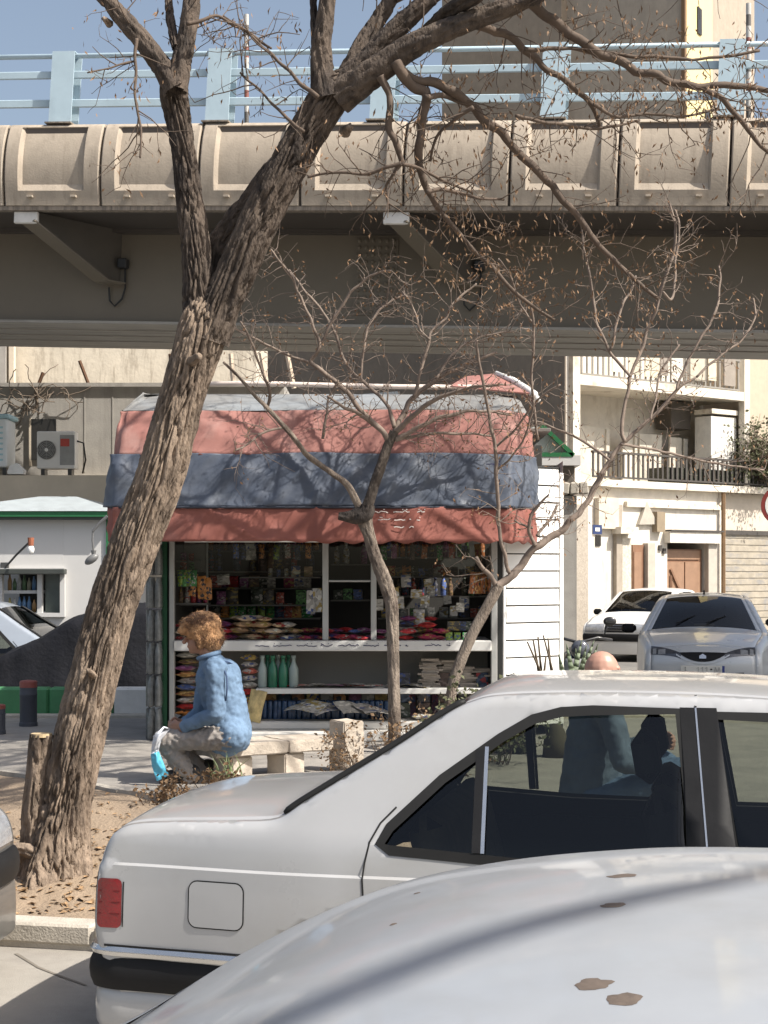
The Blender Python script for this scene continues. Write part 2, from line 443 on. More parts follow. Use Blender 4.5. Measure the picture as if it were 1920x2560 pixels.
# parapet profile (out = -y towards camera, z)
prof = catmull([(.10, 1.06), (.02, 1.055), (-.05, 1.0), (-.13, .80), (-.165, .55), (-.15, .3), (-.10, .06), (-.08, 0.0), (.06, 0.0)], 5)
def prof_at(t):
    k = t*(len(prof)-1); i = min(int(k), len(prof)-2); f = k-i
    return (lerp(prof[i][0], prof[i+1][0], f), lerp(prof[i][1], prof[i+1][1], f))
def panel_mesh():
    mb = MB(); us = [-PW/2+.014, -PW/2+.03, -.45, -.405, .40, .43, PW/2-.03, PW/2-.014]
    ts = [0, .08, .14, .2, .245, .265, .30, .36, .42, .48, .54, .6, .64, .68, .72, .78, .84, .9, 1]
    ui = [0, 0, 0, 1, 1, 0, 0, 0]; ti = [1 if .255 < t < .66 else 0 for t in ts]
    vs = []
    for iu, u in enumerate(us):
        for it, t in enumerate(ts):
            y, z = prof_at(t); rec = .055 if ui[iu] and ti[it] else 0
            edge = .014 if iu in (0, len(us)-1) else 0
            vs.append(Vector((u, y+rec+edge, z)))
    nv = len(ts); fs = [(i*nv+j, i*nv+j+1, (i+1)*nv+j+1, (i+1)*nv+j) for i in range(len(us)-1) for j in range(nv-1)]
    mb.add(vs, fs)
    # closed ends
    for iu in (0, len(us)-1):
        f = [iu*nv+j for j in range(nv)]; mb.add([vs[k] for k in f], [tuple(range(nv))])
    me = mb.mesh('parapet_panel', m_conc, True); me.set_sharp_from_angle(angle=radians(28)); return me
pm = panel_mesh()
lip = MB().box(-PW/2+.02, PW/2-.02, -.112, .05, -.02, .10).mesh('drip_lip', m_concd)
nub = MB().box(-.035, .035, -.165, -.10, .10, .125).mesh('drain_nib', m_conc)
for i in range(-3, 11):
    p = part('parapet_panel', pm, br, (PU0+PW*(i+.5), 0, 0))
    for q in (-.28, .3): part('drain_nib', nub, p, (q, 0, 0))
MB().box(-11, 11, -.03, .08, .01, 1.0).build('parapet_core', M('joint_shadow_concrete', (.12, .1, .085), rough=.9), br, local=True)
MB().box(-11, 11, .05, 4.6, -.03, .22).build('deck_slab', m_steel_d, br, local=True)
MB().box(-11, 11, -.078, .05, -.05, .0).build('edge_beam', m_concd, br, local=True)
MB().box(-11, 11, 1.24, 1.26, -1.25, -.03).build('girder_web', m_steel, br, local=True)
MB().box(-11, 11, 3.55, 3.57, -1.25, -.03).build('girder_web', m_steel, br, local=True)
MB().box(-11, 11, 1.10, 1.24, -.085, -.032).build('girder_top_flange', m_steel_d, br, local=True)
MB().box(-11, 11, 1.14, 3.66, -1.29, -1.255).build('girder_bottom_plate', m_soffit, br, local=True)
for y in (1.75, 2.3, 2.85):
    MB().box(-11, 11, y-.02, y+.02, -1.305, -1.291).build('bottom_rib', m_soffit, br, local=True)
# cantilever brackets, set askew to the girder
m_brk = M('bracket_steel', (.10, .088, .074), rough=.6, var=.1, ns=3, bump=.05)
SK = .66
for u in (-9.3, -4.62, .16, 4.9):
    pl2 = [(0.0, -.035), (1.235, -.035), (1.235, -.74), (.98, -.74), (0.05, -.16), (0, -.16)]; n_ = len(pl2)
    vs_ = [(u+SK*a-.012, a, b) for a, b in pl2] + [(u+SK*a+.012, a, b) for a, b in pl2]
    b = MB().add(vs_, [tuple(range(n_))[::-1], tuple(range(n_, 2*n_))] + [(k, (k+1) % n_, (k+1) % n_+n_, k+n_) for k in range(n_)])
    o = b.build('bracket', m_brk, br, local=True)
    fl = MB(); fl.bar((u+.015, 0.02, -.172), (u+SK*.99, .99, -.745), .30, .02, up=(0, 0, 1)); fl.bar((u+SK*.99, .99, -.752), (u+SK*1.23, 1.23, -.752), .30, .02)
    fl.build('bracket_flange', m_steel, o, local=True)
    MB().box(u-.16, u+.16, -.035, .03, -.205, -.055, .01).build('bracket_end_plate', M('white_end_plate', (.66, .64, .6), rough=.5), o, local=True)
    u += SK*1.15
    cb = MB(); cb.tube([(u+.14, 1.2, -.5), (u+.16, 1.19, -.8), (u+.12, 1.19, -.95), (u+.02, 1.19, -1.05), (u-.05, 1.19, -.98), (u-.07, 1.19, -.8)], .014, 6)
    cb.build('cable_loop', M('black_cable', (.02, .02, .02), rough=.5), br, local=True)
    MB().box(u+.06, u+.19, 1.10, 1.235, -.55, -.42, .015).build('junction_box', M('dark_box', (.03, .03, .032), rough=.5), br, local=True)
# bolted splice plate
sp = MB().box(-.52, .05, 1.222, 1.239, -1.12, -.12).build('splice_plate', m_steel, br, local=True)
sp.location.x = -.08
bolt = MB().lathe([(.028, 0), (.028, .012), (.018, .022), (.018, .034), (.006, .036)], seg=8, axis='y').mesh('bolt', m_steel)
bolt.transform(Matrix.Diagonal((1, -1, 1, 1)))
for i in range(6):
    for j in range(11): part('bolt', bolt, sp, (-.46+i*.091, 1.222, -1.075+j*.092))
# guard rail on the parapet
gr = thing('bridge_railing', 'pale blue steel railing with wide posts on top of the overpass', 'railing', (0, 19.5, BZ))
gr.rotation_euler = br.rotation_euler
def post_mesh():
    mb = MB()
    # broad front plate, a web behind it and a narrower back flange, leaning slightly
    def sl(z): return .05*z
    def plate(x0, x1, y0, y1, z0, z1):
        mb.add([(x0, y0+sl(z0), z0), (x1, y0+sl(z0), z0), (x1, y1+sl(z0), z0), (x0, y1+sl(z0), z0),
                (x0, y0+sl(z1), z1), (x1, y0+sl(z1), z1), (x1, y1+sl(z1), z1), (x0, y1+sl(z1), z1)],
               [(0,3,2,1),(4,5,6,7),(0,1,5,4),(1,2,6,5),(2,3,7,6),(3,0,4,7)])
    plate(-.15, .15, 0, .014, 0, .93); plate(.02, .034, .014, .2, 0, .92); plate(-.12, .17, .2, .214, 0, .91)
    plate(-.149, .149, .015, .2, .922, .93)
    return mb.mesh('post', m_rail)
pme = post_mesh()
flange = MB().box(-.19, .16, -.03, .25, 0, .018).mesh('post_foot', m_concd)
for px in (-300, 141, 533, 945, 1372, 1815, 2260):
    k = (px-960)/4000.; X = 19.5*k/(1+.185*k); u = X/cos(radians(10.5))
    p = part('post', pme, gr, (u, -.02, 1.058)); part('post_foot', flange, p)
for z, h, d in ((1.99-.045, .055, .055), (1.66, .095, .04), (1.295, .10, .04)):
    mb = MB()
    if z > 1.9: mb.tube([(-11, .1, z), (11, .1, z)], .032, 10)
    else: mb.box(-11, 11, .09, .09+d, z, z+h, .008)
    mb.build('rail', m_rail, gr, local=True, smooth=z > 1.9)
# red and white banded marker poles behind the railing
m_red = M('red_band', (.45, .06, .04), rough=.5); m_wh = M('white_band', (.8, .79, .76), rough=.5)
for u, lab in ((-1.88, 'red and white banded marker pole behind the overpass railing, beside the forked tree limb'), (4.35, 'red and white banded marker pole behind the overpass railing, near the yellow house wall')):
    t = thing('marker_pole', lab, 'pole', (0, 0, 0), 0, 'banded poles on the overpass')
    mtx = Matrix.Translation((0, 19.5, BZ)) @ br.rotation_euler.to_matrix().to_4x4()
    t.location = mtx @ Vector((u, .5, .22)); t.rotation_euler = (0, 0, radians(-10.5))
    for k in range(17):
        MB().lathe([(.03, k*.138), (.03, k*.138+.1375)], seg=10).build('band', (M('faded_red_band', (.26, .09, .07), rough=.6) if k % 4 == 1 else M('dark_band', (.12, .11, .10), rough=.6)) if k % 2 else M('off_white_band', (.5, .48, .45), rough=.6), t, local=True, smooth=False)

# ================================================================== BUILDINGS BEHIND
def plane_box(mb, A, ang, u0, u1, v0, v1, z0, z1, bev=0.):
    """box in a wall frame: A corner, u along the wall, v outwards (towards viewer)"""
    t = MB().box(u0, u1, v0, v1, z0, z1, bev); ca, sa = cos(ang), sin(ang)
    mb.add([Vector((A[0]+p.x*ca+p.y*sa, A[1]+p.x*sa-p.y*ca, p.z)) for p in t.v], [f[::-1] for f in t.f]); return mb

m_tall = streaked('brown_render', (.30, .245, .185), (.22, .18, .14), ns=1.2, st=(2, 2, .3), at=(.5, .75))
m_tall2 = streaked('pale_brown_render', (.40, .34, .27), (.3, .26, .21), ns=1.2, st=(2, 2, .3), at=(.5, .75))
m_yel = M('yellow_render', (.74, .62, .33), rough=.85, var=.05, ns=2)
m_dark = M('dark_opening', (.03, .028, .026), rough=.3)
# tall block whose lit flank faces right
A = (XP(1705, 42), 42.0); aL = radians(-31)
tb = thing('tall_building', 'tall brown rendered building with a sunlit yellow flank above the overpass', 'building', (A[0], A[1], -.06))
mb = MB(); plane_box(mb, A, aL, -3.3, 0, -6, 0, -.06, 24); mb.build('wall', m_tall2, tb)
mb = MB(); plane_box(mb, A, aL, -7.0, -3.302, -6, .35, -.06, 22); mb.build('wall', m_tall, tb)
mb = MB(); plane_box(mb, A, aL, .003, .06, -2.2, -.02, -.06, 24); mb.build('flank_wall', m_yel, tb)
mb = MB(); plane_box(mb, A, aL, .0605, .10, -1.95, -1.55, 12.8, 14.2); wv = mb.build('window', m_dark, tb)
mb = MB(); plane_box(mb, A, aL, .0605, .10, -1.25, -.95, 16.1, 16.8); mb.build('window', m_dark, tb)
mb = MB(); plane_box(mb, A, aL, .0, .10, -.08, .06, -.06, 24); mb.build('downpipe', M('rust_pipe', (.2, .12, .06), rough=.7), tb)
# brown wall seen under the deck, its back to the sun
A = (XP(1452, 38), 38.0); aB = radians(-35)
bw = thing('brown_building', 'plain brown rendered building in shade under the overpass', 'building', (A[0]-3, A[1]+1, -.06))
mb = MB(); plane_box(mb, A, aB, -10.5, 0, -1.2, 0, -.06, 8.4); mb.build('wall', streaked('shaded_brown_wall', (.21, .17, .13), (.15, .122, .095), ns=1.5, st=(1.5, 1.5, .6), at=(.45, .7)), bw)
mb = MB(); plane_box(mb, A, aB, -10.55, .05, -.2, .10, 5.1, 5.22); mb.build('string_course', m_tall, bw)
mb = MB(); plane_box(mb, A, aB, -6.3, -5.2, .002, .10, 5.3, 6.3); wn = mb.build('window', M('window_frame_white', (.6, .6, .57), rough=.5), bw)
mb = MB(); plane_box(mb, A, aB, -6.22, -5.8, .101, .108, 5.38, 6.22); mb.build('pane', M('blue_grey_pane', (.25, .32, .36), rough=.2), wn)
mb = MB(); plane_box(mb, A, aB, -5.7, -5.28, .101, .108, 5.38, 6.22); mb.build('pane', M('pale_curtain', (.62, .55, .40), rough=.8), wn)

# old grey building on the left: band of the ground floor, set-back upper wall, bright sheeted wall on top
m_grey = streaked('grey_render', (.36, .34, .31), (.25, .235, .215), ns=1.6, st=(3, 3, .25), at=(.48, .72))
m_sheet = streaked('weathered_pale_wall', (.60, .54, .44), (.34, .29, .225), ns=2.6, st=(3.4, 3.4, .55), at=(.5, .66), bump=.5, bs=18)
m_beige = M('beige_render', (.62, .54, .43), rough=.9, var=.07, ns=3, bump=.2)
lb = thing('grey_old_building', 'old grey two-storey building with beige ledge behind the white booth', 'building', (XP(200, 25), 25, -.06))
Y0 = 25.
MB().box(XP(-900, Y0), XP(780, Y0), Y0, Y0+3, -.06, ZP(1188, Y0)).build('lower_wall', m_beige, lb)
MB().box(XP(-900, Y0), XP(780, Y0), Y0-.12, Y0-.002, ZP(1258, Y0), ZP(1190, Y0)).build('ledge', m_beige, lb)
rub = MB(); rr = random.Random(5); xx = XP(-300, Y0)
while xx < XP(470, Y0):
    wdt = rr.uniform(.18, .42); hh = rr.uniform(.1, .19)
    rub.obox((xx+wdt/2, Y0-.13+rr.uniform(-.03, .03), ZP(1262, Y0)-hh/2+rr.uniform(0, .05)), (wdt*.97, .2, hh), ry=rr.uniform(-.1, .1), bev=.03); xx += wdt
rub.build('rubble_course', M('rubble_stone', (.28, .235, .19), rough=.95, var=.25, ns=5, bump=.5, bs=25), lb)
MB().box(XP(-900, Y0), XP(700, Y0), Y0+1.0, Y0+3.0, ZP(1188, Y0)+.003, ZP(968, Y0+1)).build('upper_wall', m_grey, lb)
MB().box(XP(-900, Y0), XP(700, Y0), Y0+.93, Y0+3.0, ZP(968, Y0+1)+.002, ZP(958, Y0+1)).build('coping', m_grey, lb)
for k in range(3):
    x = XP(210+k*70, Y0+1); MB().box(x, x+.02, Y0+.992, Y0+.999, ZP(1180, Y0+1), ZP(970, Y0+1)).build('sheet_seam', m_grey, lb)
MB().box(XP(32, 28.2), XP(640, 28.2), 28.2, 31, 2.5, 6.9).build('sheeted_wall', m_sheet, lb)
MB().box(XP(-900, 28.2), XP(24, 28.2), 27.9, 31, 2.5, 6.6).build('side_wall', m_grey, lb)
MB().box(XP(24, 28.), XP(36, 28.), 27.95, 28.1, 2.5, 6.8).build('corner_post', m_beige, lb)
w0 = MB().box(XP(78, Y0+1), XP(141, Y0+1), Y0+.96, Y0+.998, ZP(1150, Y0+1), ZP(1048, Y0+1)).build('window', m_dark, lb)
MB().box(XP(74, Y0+1), XP(79, Y0+1), Y0+.95, Y0+.998, ZP(1165, Y0+1), ZP(1046, Y0+1)).build('window_reveal', m_beige, w0)
# split-system outdoor unit on the ledge
AY = Y0+.25
au = thing('air_conditioner_unit', 'white outdoor air conditioner unit with grey fan grille on the ledge', 'air conditioner', (XP(140, AY), AY, ZP(1186, Y0)+.003))
zb = ZP(1186, Y0)+.003; x0, x1 = XP(92, AY), XP(188, AY); zt = ZP(1078, AY); zf = zb+.10
MB().box(x0, x1, AY, AY+.26, zf, zt, .015).build('casing', M('white_enamel', (.74, .73, .70), rough=.4, var=.04), au)
xs = lerp(x0, x1, .52)
cx, cz = lerp(x0, xs, .5), lerp(zf, zt, .5); R = min(xs-x0, zt-zf)*.46
MB().lathe([(R, 0), (R, -.012)], (cx, AY-.001, cz), 28, 'y').build('fan_recess', M('fan_dark', (.09, .09, .09), rough=.6), au)
g = MB()
for k in range(1, 7):
    r = R*k/6.; g.tube([(cx+r*cos(a*pi/16), AY-.022, cz+r*sin(a*pi/16)) for a in range(32)], .0065, 4, closed=True)
for k in range(8): g.bar((cx, AY-.022, cz), (cx+R*cos(k*pi/4), AY-.022, cz+R*sin(k*pi/4)), .008, .008, up=(0, 1, 0))
g.build('fan_grille', M('grille_grey', (.3, .3, .29), rough=.5), au)
MB().lathe([(R*.2, 0), (R*.2, -.03)], (cx, AY-.012, cz), 14, 'y').build('fan_hub', M('white_enamel', (.7, .7, .7)), au)
MB().box(xs+.05, xs+.28, AY-.006, AY-.0005, zf+.06, zt-.06).build('side_panel', M('grille_grey', (.3, .3, .3)), au)
MB().box(xs+.06, xs+.2, AY-.010, AY-.0065, zt-.24, zt-.12).build('badge', m_red, au)
for q in (.15, .85): MB().box(lerp(x0, x1, q)-.03, lerp(x0, x1, q)+.03, AY+.02, AY+.24, zb, zf-.001).build('foot', m_dark, au)
t = MB(); t.tube([(x1+.002, AY+.15, zf+.45), (x1+.10, AY+.16, zf+.42), (x1+.13, AY+.18, zf+.15), (x1+.06, AY+.3, zf-.05)], .016, 6)
t.build('hose', M('black_cable', (.02, .02, .02)), au, smooth=True)
# evaporative cooler at the left edge of the ledge
CY = Y0+.15
ec = thing('evaporative_cooler', 'pale blue and white evaporative cooler box standing on the beige ledge', 'air cooler', (XP(-18, CY), CY+.2, ZP(1186, Y0)+.003))
x1 = XP(17, CY); zb = ZP(1186, Y0)+.003; zt = ZP(1046, CY)
MB().box(x1-.75, x1, CY, CY+.6, zb+.12, zt, .02).build('cabinet', M('cooler_white', (.74, .78, .79), rough=.5, var=.05), ec)
MB().box(x1-.79, x1+.04, CY-.04, CY+.64, zt+.002, zt+.07, .015).build('lid', M('cooler_blue', (.42, .62, .68), rough=.5), ec)
for sx in (x1-.7, x1-.05): MB().box(sx-.03, sx+.03, CY+.05, CY+.5, zb, zb+.119).build('foot', m_dark, ec)
for k in range(7): MB().box(x1-.7, x1-.06, CY-.012, CY-.001, zb+.22+k*.085, zb+.25+k*.085).build('louvre', M('cooler_blue', (.4, .6, .65)), ec)
# little white floodlight on the ledge
fl = thing('flood_light', 'small white pointed lamp housing on the beige ledge', 'lamp', PX(42, 1186, Y0))
mb = MB(); c = PX(42, 1186, Y0)
mb.prism([(c.x-.12, c.z), (c.x+.12, c.z), (c.x+.13, c.z+.06), (c.x+.02, c.z+.17), (c.x-.08, c.z+.14), (c.x-.13, c.z+.04)], Y0-.1, Y0+.1)
mb.build('housing', m_wh, fl)
# rods and wire tangle on the coping
for i, (a, b, lab) in enumerate((((108, 931), (94, 968), 'short dark rod leaning right above the coping tangle'), ((199, 902), (222, 962), 'dark rod leaning left on the coping of the grey wall'), ((425, 885), (432, 955), 'thin dark rod on the coping beside the big trunk'))):
    mb = MB(); mb.tube([PX(b[0], b[1], 25.99), PX(a[0], a[1], 25.99)], .03, 6)
    single('rod', mb, M('rusty_rod', (.12, .06, .03), rough=.8), lab, 'rod')
mb = MB(); rr = random.Random(4)
for k in range(30):
    p = PX(rr.uniform(0, 160), rr.uniform(965, 1010), 25.85); pts = [p]
    d = Vector((rr.uniform(-1, 1), rr.uniform(-.3, .1), rr.uniform(-.8, .6)))
    for q in range(6):
        d = (d + Vector((rr.uniform(-.7, .7), rr.uniform(-.3, .3), rr.uniform(-.8, .6)))).normalized(); pts.append(pts[-1]+d*.09)
    mb.tube(pts, .008, 4)
p = PX(90, 968, 25.9); mb.tube([p, p+Vector((.02, 0, -.3)), p+Vector((-.05, -.02, -.42))], .03, 5)
o = single('dry_creeper', mb, M('dry_stem', (.16, .125, .095), rough=.9), 'tangle of dry creeper stems over the grey coping', 'creeper', loc=PX(90, 985, 25.97)); o['kind'] = 'stuff'

# ---------------- white metal booth with green trim
m_booth = M('booth_white_sheet', (.57, .56, .545), rough=.5, var=.03, ns=2, bump=.05, bs=12)
m_trim = M('green_trim', (.018, .14, .05), rough=.5, var=.1)
BY = 20.2
bo = thing('white_booth', 'white sheet metal booth with green trim and a lit stock window', 'booth', (XP(90, BY), BY, -.06))
xl, xr = XP(-150, BY), XP(272, BY); zt = ZP(1300, BY); zg = ZP(1279, BY)
for k in range(5):      # wall sheets, left of / right of / above / below the window
    pass
wx0, wx1, wz0, wz1 = XP(8, BY), XP(158, BY), ZP(1532, BY), ZP(1432, BY)
sheets = [(xl, wx0), (wx1, XP(163, BY)), (XP(163, BY), xr)]
mb = MB(); mb.box(xl, wx0-.001, BY, BY+.05, -.06, zt); mb.build('wall_sheet', m_booth, bo)
mb = MB(); mb.box(wx0, wx1, BY, BY+.05, wz1, zt); mb.build('wall_sheet', m_booth, bo)
mb = MB(); mb.box(wx0, wx1, BY, BY+.05, -.06, wz0); mb.build('wall_sheet', m_booth, bo)
mb = MB(); mb.box(wx1+.001, xr-.05, BY+.003, BY+.05, -.06, zt); mb.build('wall_sheet', m_booth, bo)
MB().box(xr-.049, xr, BY-.01, BY+3.4, -.06, zt).build('side_wall', m_booth, bo)
MB().box(xr-.03, xr+.03, BY-.03, BY-.011, -.06, zt).build('corner_trim', m_trim, bo)
MB().box(xl, xr-.05, BY+3.3, BY+3.4, -.06, zt).build('back_wall', m_booth, bo)
MB().box(xl-.1, xr+.12, BY-.18, BY+3.6, zg-.07, zg-.002).build('fascia', m_trim, bo)
MB().box(xl-.1, xr+.1, BY-.15, BY+3.5, zt+.001, zg-.071).build('eave_shadow_band', M('eave_shadow_dark', (.06, .07, .06), rough=.6), bo)  # dark strip drawn in for the shadow band under the green trim
rf = MB(); e = .12
a0, a1, b0, b1 = xl-.12, xr+.14, BY-.2, BY+3.6; z1 = ZP(1243, BY+1)
rf.add([(a0, b0, zg), (a1, b0, zg), (a1, b1, zg), (a0, b1, zg), (a0+1.2, b0+1, z1), (a1-.7, b0+1, z1), (a1-.7, b1-1, z1), (a0+1.2, b1-1, z1)],
       [(0,3,2,1),(4,5,6,7),(0,1,5,4),(1,2,6,5),(2,3,7,6),(3,0,4,7)])
rf.build('roof', M('booth_roof_sheet', (.36, .40, .42), rough=.5, var=.1), bo)
wf = MB()
for (p, q, r, s) in ((wx0-.05, wx1+.03, wz1, wz1+.06), (wx0-.05, wx0, wz0, wz1), (wx1-.03, wx1+.03, wz0, wz1), (wx0-.05, wx1+.03, wz0-.05, wz0)):
    wf.box(p, q, BY-.06, BY-.002, r, s)
wi = wf.build('window', m_booth, bo)
MB().box(wx0-.08, wx1+.06, BY-.22, BY-.061, wz1-.02, wz1+.05, .01).build('shutter_box', M('shutter_dark', (.05, .055, .05), rough=.5), wi)
MB().box(wx0, wx1, BY+.9, BY+.95, wz0, wz1).build('interior_back', m_dark, wi)
xm = lerp(wx0, wx1, .62); zm = lerp(wz0, wz1, .52)
MB().box(wx0, xm, BY+.02, BY+.35, zm-.02, zm+.02).build('shelf', m_booth, wi)
MB().box(xm-.03, xm+.03, BY-.05, BY+.03, wz0, wz1).build('mullion', m_booth, wi)
MB().box(xm+.05, wx1-.05, BY+.06, BY+.1, wz0, wz1-.02).build('fridge_door', M('fridge_glass', (.10, .12, .11), rough=.15), wi)
rr = random.Random(2)
bt = MB().lathe([(.026, 0), (.028, .10), (.012, .145), (.012, .17)], seg=8).mesh('bottle', m_dark, True)
mcol = [M('bottle_c%d' % i, c, rough=.3) for i, c in enumerate([(.35, .2, .08), (.3, .28, .2), (.12, .2, .1), (.35, .3, .1), (.1, .2, .35), (.5, .5, .48)])]
for sz, nm in ((zm+.02, 'upper'), (wz0+.003, 'lower')):
    x = wx0+.05
    while x < xm-.06:
        o = bpy.data.objects.new('bottle', bt); COL.objects.link(o); o.location = (x, BY+.14, sz); o.scale = (1, 1, rr.uniform(.85, 1.2))
        o.material_slots[0].link = 'OBJECT'; o.material_slots[0].material = rr.choice(mcol)
        tag(o, 'small bottle on the %s shelf of the white booth window' % nm, 'bottle', 'bottles on the %s shelf of the booth window' % nm)
        x += .062
# wall lamps on the booth
def tubepts(l, Y): return [PX(a, b, Y) for a, b in l]
l1 = thing('wall_lamp', 'bulb on a slanting arm fixed over the booth window', 'lamp', PX(12, 1420, BY-.02))
MB().tube([PX(12, 1420, BY-.01), PX(40, 1388, BY-.25), PX(72, 1357, BY-.4)], .014, 6).build('arm', M('dark_metal', (.06, .06, .06), rough=.5), l1)
c = PX(77, 1354, BY-.42); MB().lathe([(.035, .0), (.04, .1)], (c.x, c.y, c.z-.05), 10).build('socket', M('rust_socket', (.3, .1, .05)), l1)
MB().ell((c.x, c.y, c.z-.10), (.045, .045, .06)).build('bulb', m_wh, l1, smooth=True)
MB().obox(PX(12, 1422, BY-.02), (.1, .03, .16)).build('mount', M('dark_metal', (.06, .06, .06)), l1)
YL = BY-.6
l2 = thing('hanging_lamp', 'grey lamp with an oval head hanging on a bent arm before the white booth', 'lamp', PX(262, 1296, YL))
MB().tube(tubepts([(268, 1290), (246, 1311), (232, 1328)], YL), .02, 6).build('arm', M('grey_arm', (.14, .14, .14), rough=.5), l2)
MB().tube(tubepts([(232, 1328), (231, 1350), (234, 1378)], YL), .012, 6).build('stem', M('grey_arm', (.14, .14, .14)), l2)
c = PX(229, 1398, YL); MB().ell(c, (.10, .06, .05), R=Matrix.Rotation(radians(-36), 3, 'Y')).build('head', M('lamp_head_grey', (.17, .17, .17), rough=.4), l2, smooth=True)
c = PX(234, 1380, YL); MB().lathe([(.02, -.05), (.035, .02)], c, 10).build('neck', M('grey_arm', (.14, .14, .14)), l2)

# ---------------- sunlit house with balconies on the right
HA = (XP(1432, 35.), 35.0); ha = radians(38)
def hu(px):      # photograph column -> distance along the facade
    k = (px-960)/4000.; return (k*HA[1]-HA[0])/(cos(ha)-k*sin(ha))
def hz(px, py): return ZP(py, HA[1]+hu(px)*sin(ha))
hs = thing('balcony_house', 'sunlit old house with two railed balconies and brown doors', 'house', (HA[0]+2, HA[1]+1.6, -.06))
m_hw = streaked('cream_house_render', (.68, .63, .55), (.40, .34, .27), ns=1.6, st=(2.2, 2.2, .4), at=(.55, .78), bump=.3, bs=16)
m_hb = M('cream_balcony_paint', (.70, .64, .54), rough=.8, var=.12, ns=4, col2=(.42, .34, .26), col2at=(.54, .68))
m_hd = M('brown_door_wood', (.23, .125, .075), rough=.55, var=.15, ns=6)
m_curt = M('balcony_sheets', (.60, .55, .46), rough=.85, var=.15, ns=4, rnd=.12)
m_iron = M('dark_iron', (.07, .062, .055), rough=.6)
def hpart(name, mat, u0, u1, v0, v1, z0, z1, parent=None, bev=0.):
    mb = MB(); plane_box(mb, HA, ha, u0, u1, v0, v1, z0, z1, bev); return mb.build(name, mat, parent or hs)
UB = hu(1852); UR = hu(2050)
zt1 = hz(1600, 1222)          # terrace floor
hpart('ground_floor_wall', m_hw, -.3, hu(1668), -3, 0, -.06, zt1)
hpart('ground_floor_wall', m_hw, hu(1766), hu(1803), -3, 0, -.06, zt1)
hpart('ground_floor_wall', m_hw, hu(1668)+.001, hu(1766)-.001, -3, -.002, hz(1715, 1356), zt1)
hpart('shop_wall', M('shop_render', (.60, .53, .44), rough=.85, var=.07), hu(1803)+.001, UR+3, -3, -.12, -.06, zt1)
hpart('cornice', m_hb, -.4, UR+3, -.02, .18, zt1+.002, zt1+.16)
hpart('string_course', m_hb, hu(1560), hu(1800), .003, .09, zt1-.42, zt1-.30)
# upper back wall, recessed behind the balcony
hpart('upper_wall', m_hw, -.3, UR+4, -3.5, -1.3, zt1+.003, 9.0)
hpart('side_wall', M('plain_beige_wall', (.50, .42, .32), rough=.9, var=.06), hu(1862), UR+5, -1.299, -.02, zt1+.162, 9.5)
zb1 = hz(1440, 962); zb2 = hz(1440, 938)
hpart('balcony_floor', m_hb, .0, UB, -1.3, .12, zb1, zb2)
hpart('balcony_post', m_hb, -.12, .10, -.05, .13, zt1+.17, 9.0)
hpart('balcony_post', m_hb, UB-.02, UB+.18, -.05, .13, zt1+.17, 9.0)
hpart('left_return_wall', m_hw, -.2, -.121, -1.3, .0, zt1+.17, 9.0)
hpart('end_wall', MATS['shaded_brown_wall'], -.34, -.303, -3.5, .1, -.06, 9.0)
# panels and curtains under the balcony
us = [hu(p) for p in (1458, 1490, 1500, 1548, 1580, 1590, 1625, 1652, 1660, 1692, 1725, 1735, 1752, 1775, 1786)]
ztop = [1036, 1036, 1040, 1042, 1046, 1052, 1052, 1056, 1058, 1058, 1062, 1066, 1066, 1070]
for i, (a, b) in enumerate(zip(us, us[1:])):
    if i in (1, 5, 10): continue
    hpart('screen_sheet', m_curt, a+.01, b-.015, -.9+.05*(i % 3), -.86+.05*(i % 3), zt1+.17, hz(1500+20*i, ztop[i]+20))
hpart('white_cabinet', M('cabinet_white', (.70, .67, .61), rough=.7), hu(1786), UB-.05, -.6, -.1, zt1+.17, hz(1800, 1040))
hpart('cabinet_shelf', m_hb, hu(1784), UB-.04, -.6, -.05, hz(1800, 1034), hz(1800, 1022))
hpart('dark_cupboard', M('cupboard_dark', (.09, .075, .06), rough=.7), hu(1735), hu(1784), -1.2, -.7, hz(1750, 1066), zb1-.05)
def balusters(px0, px1, zlo, zhi, v, name, stepm=.16, mat=m_iron):
    t = MB(); u = hu(px0)
    while u < hu(px1):
        plane_box(t, HA, ha, u, u+.045, v, v+.03, zlo, zhi); u += stepm
    b = t.build(name, mat, hs); b['kind'] = 'stuff'
    hpart('handrail', mat, hu(px0), hu(px1), v-.01, v+.05, zhi+.001, zhi+.05); hpart('bottom_rail', mat, hu(px0), hu(px1), v-.005, v+.035, zlo-.04, zlo-.001)
balusters(1446, 1842, zb2+.06, zb2+.72, .06, 'balcony_balusters', .17, M('grey_iron', (.27, .25, .22), rough=.6))
balusters(1470, 1985, zt1+.24, zt1+.74, .12, 'terrace_balusters', .16)
hpart('terrace_planter', M('dark_planting', (.06, .06, .045), rough=.9, var=.3, ns=10), hu(1660), UR+2, -.5, .1, zt1+.162, zt1+.52)
# things hung over the balcony rail
rr = random.Random(9)
for i, px in enumerate((1520, 1560, 1602, 1640, 1668, 1715, 1760, 1800)):
    hpart('hung_cloth', M('hung_cloth%d' % (i % 4), [(.66, .62, .54), (.5, .45, .36), (.62, .55, .42), (.3, .26, .22)][i % 4], rough=.9), hu(px), hu(px+20+8*(i % 3)), .112, .135, zb2+.10+.1*rr.random(), zb2+.85)
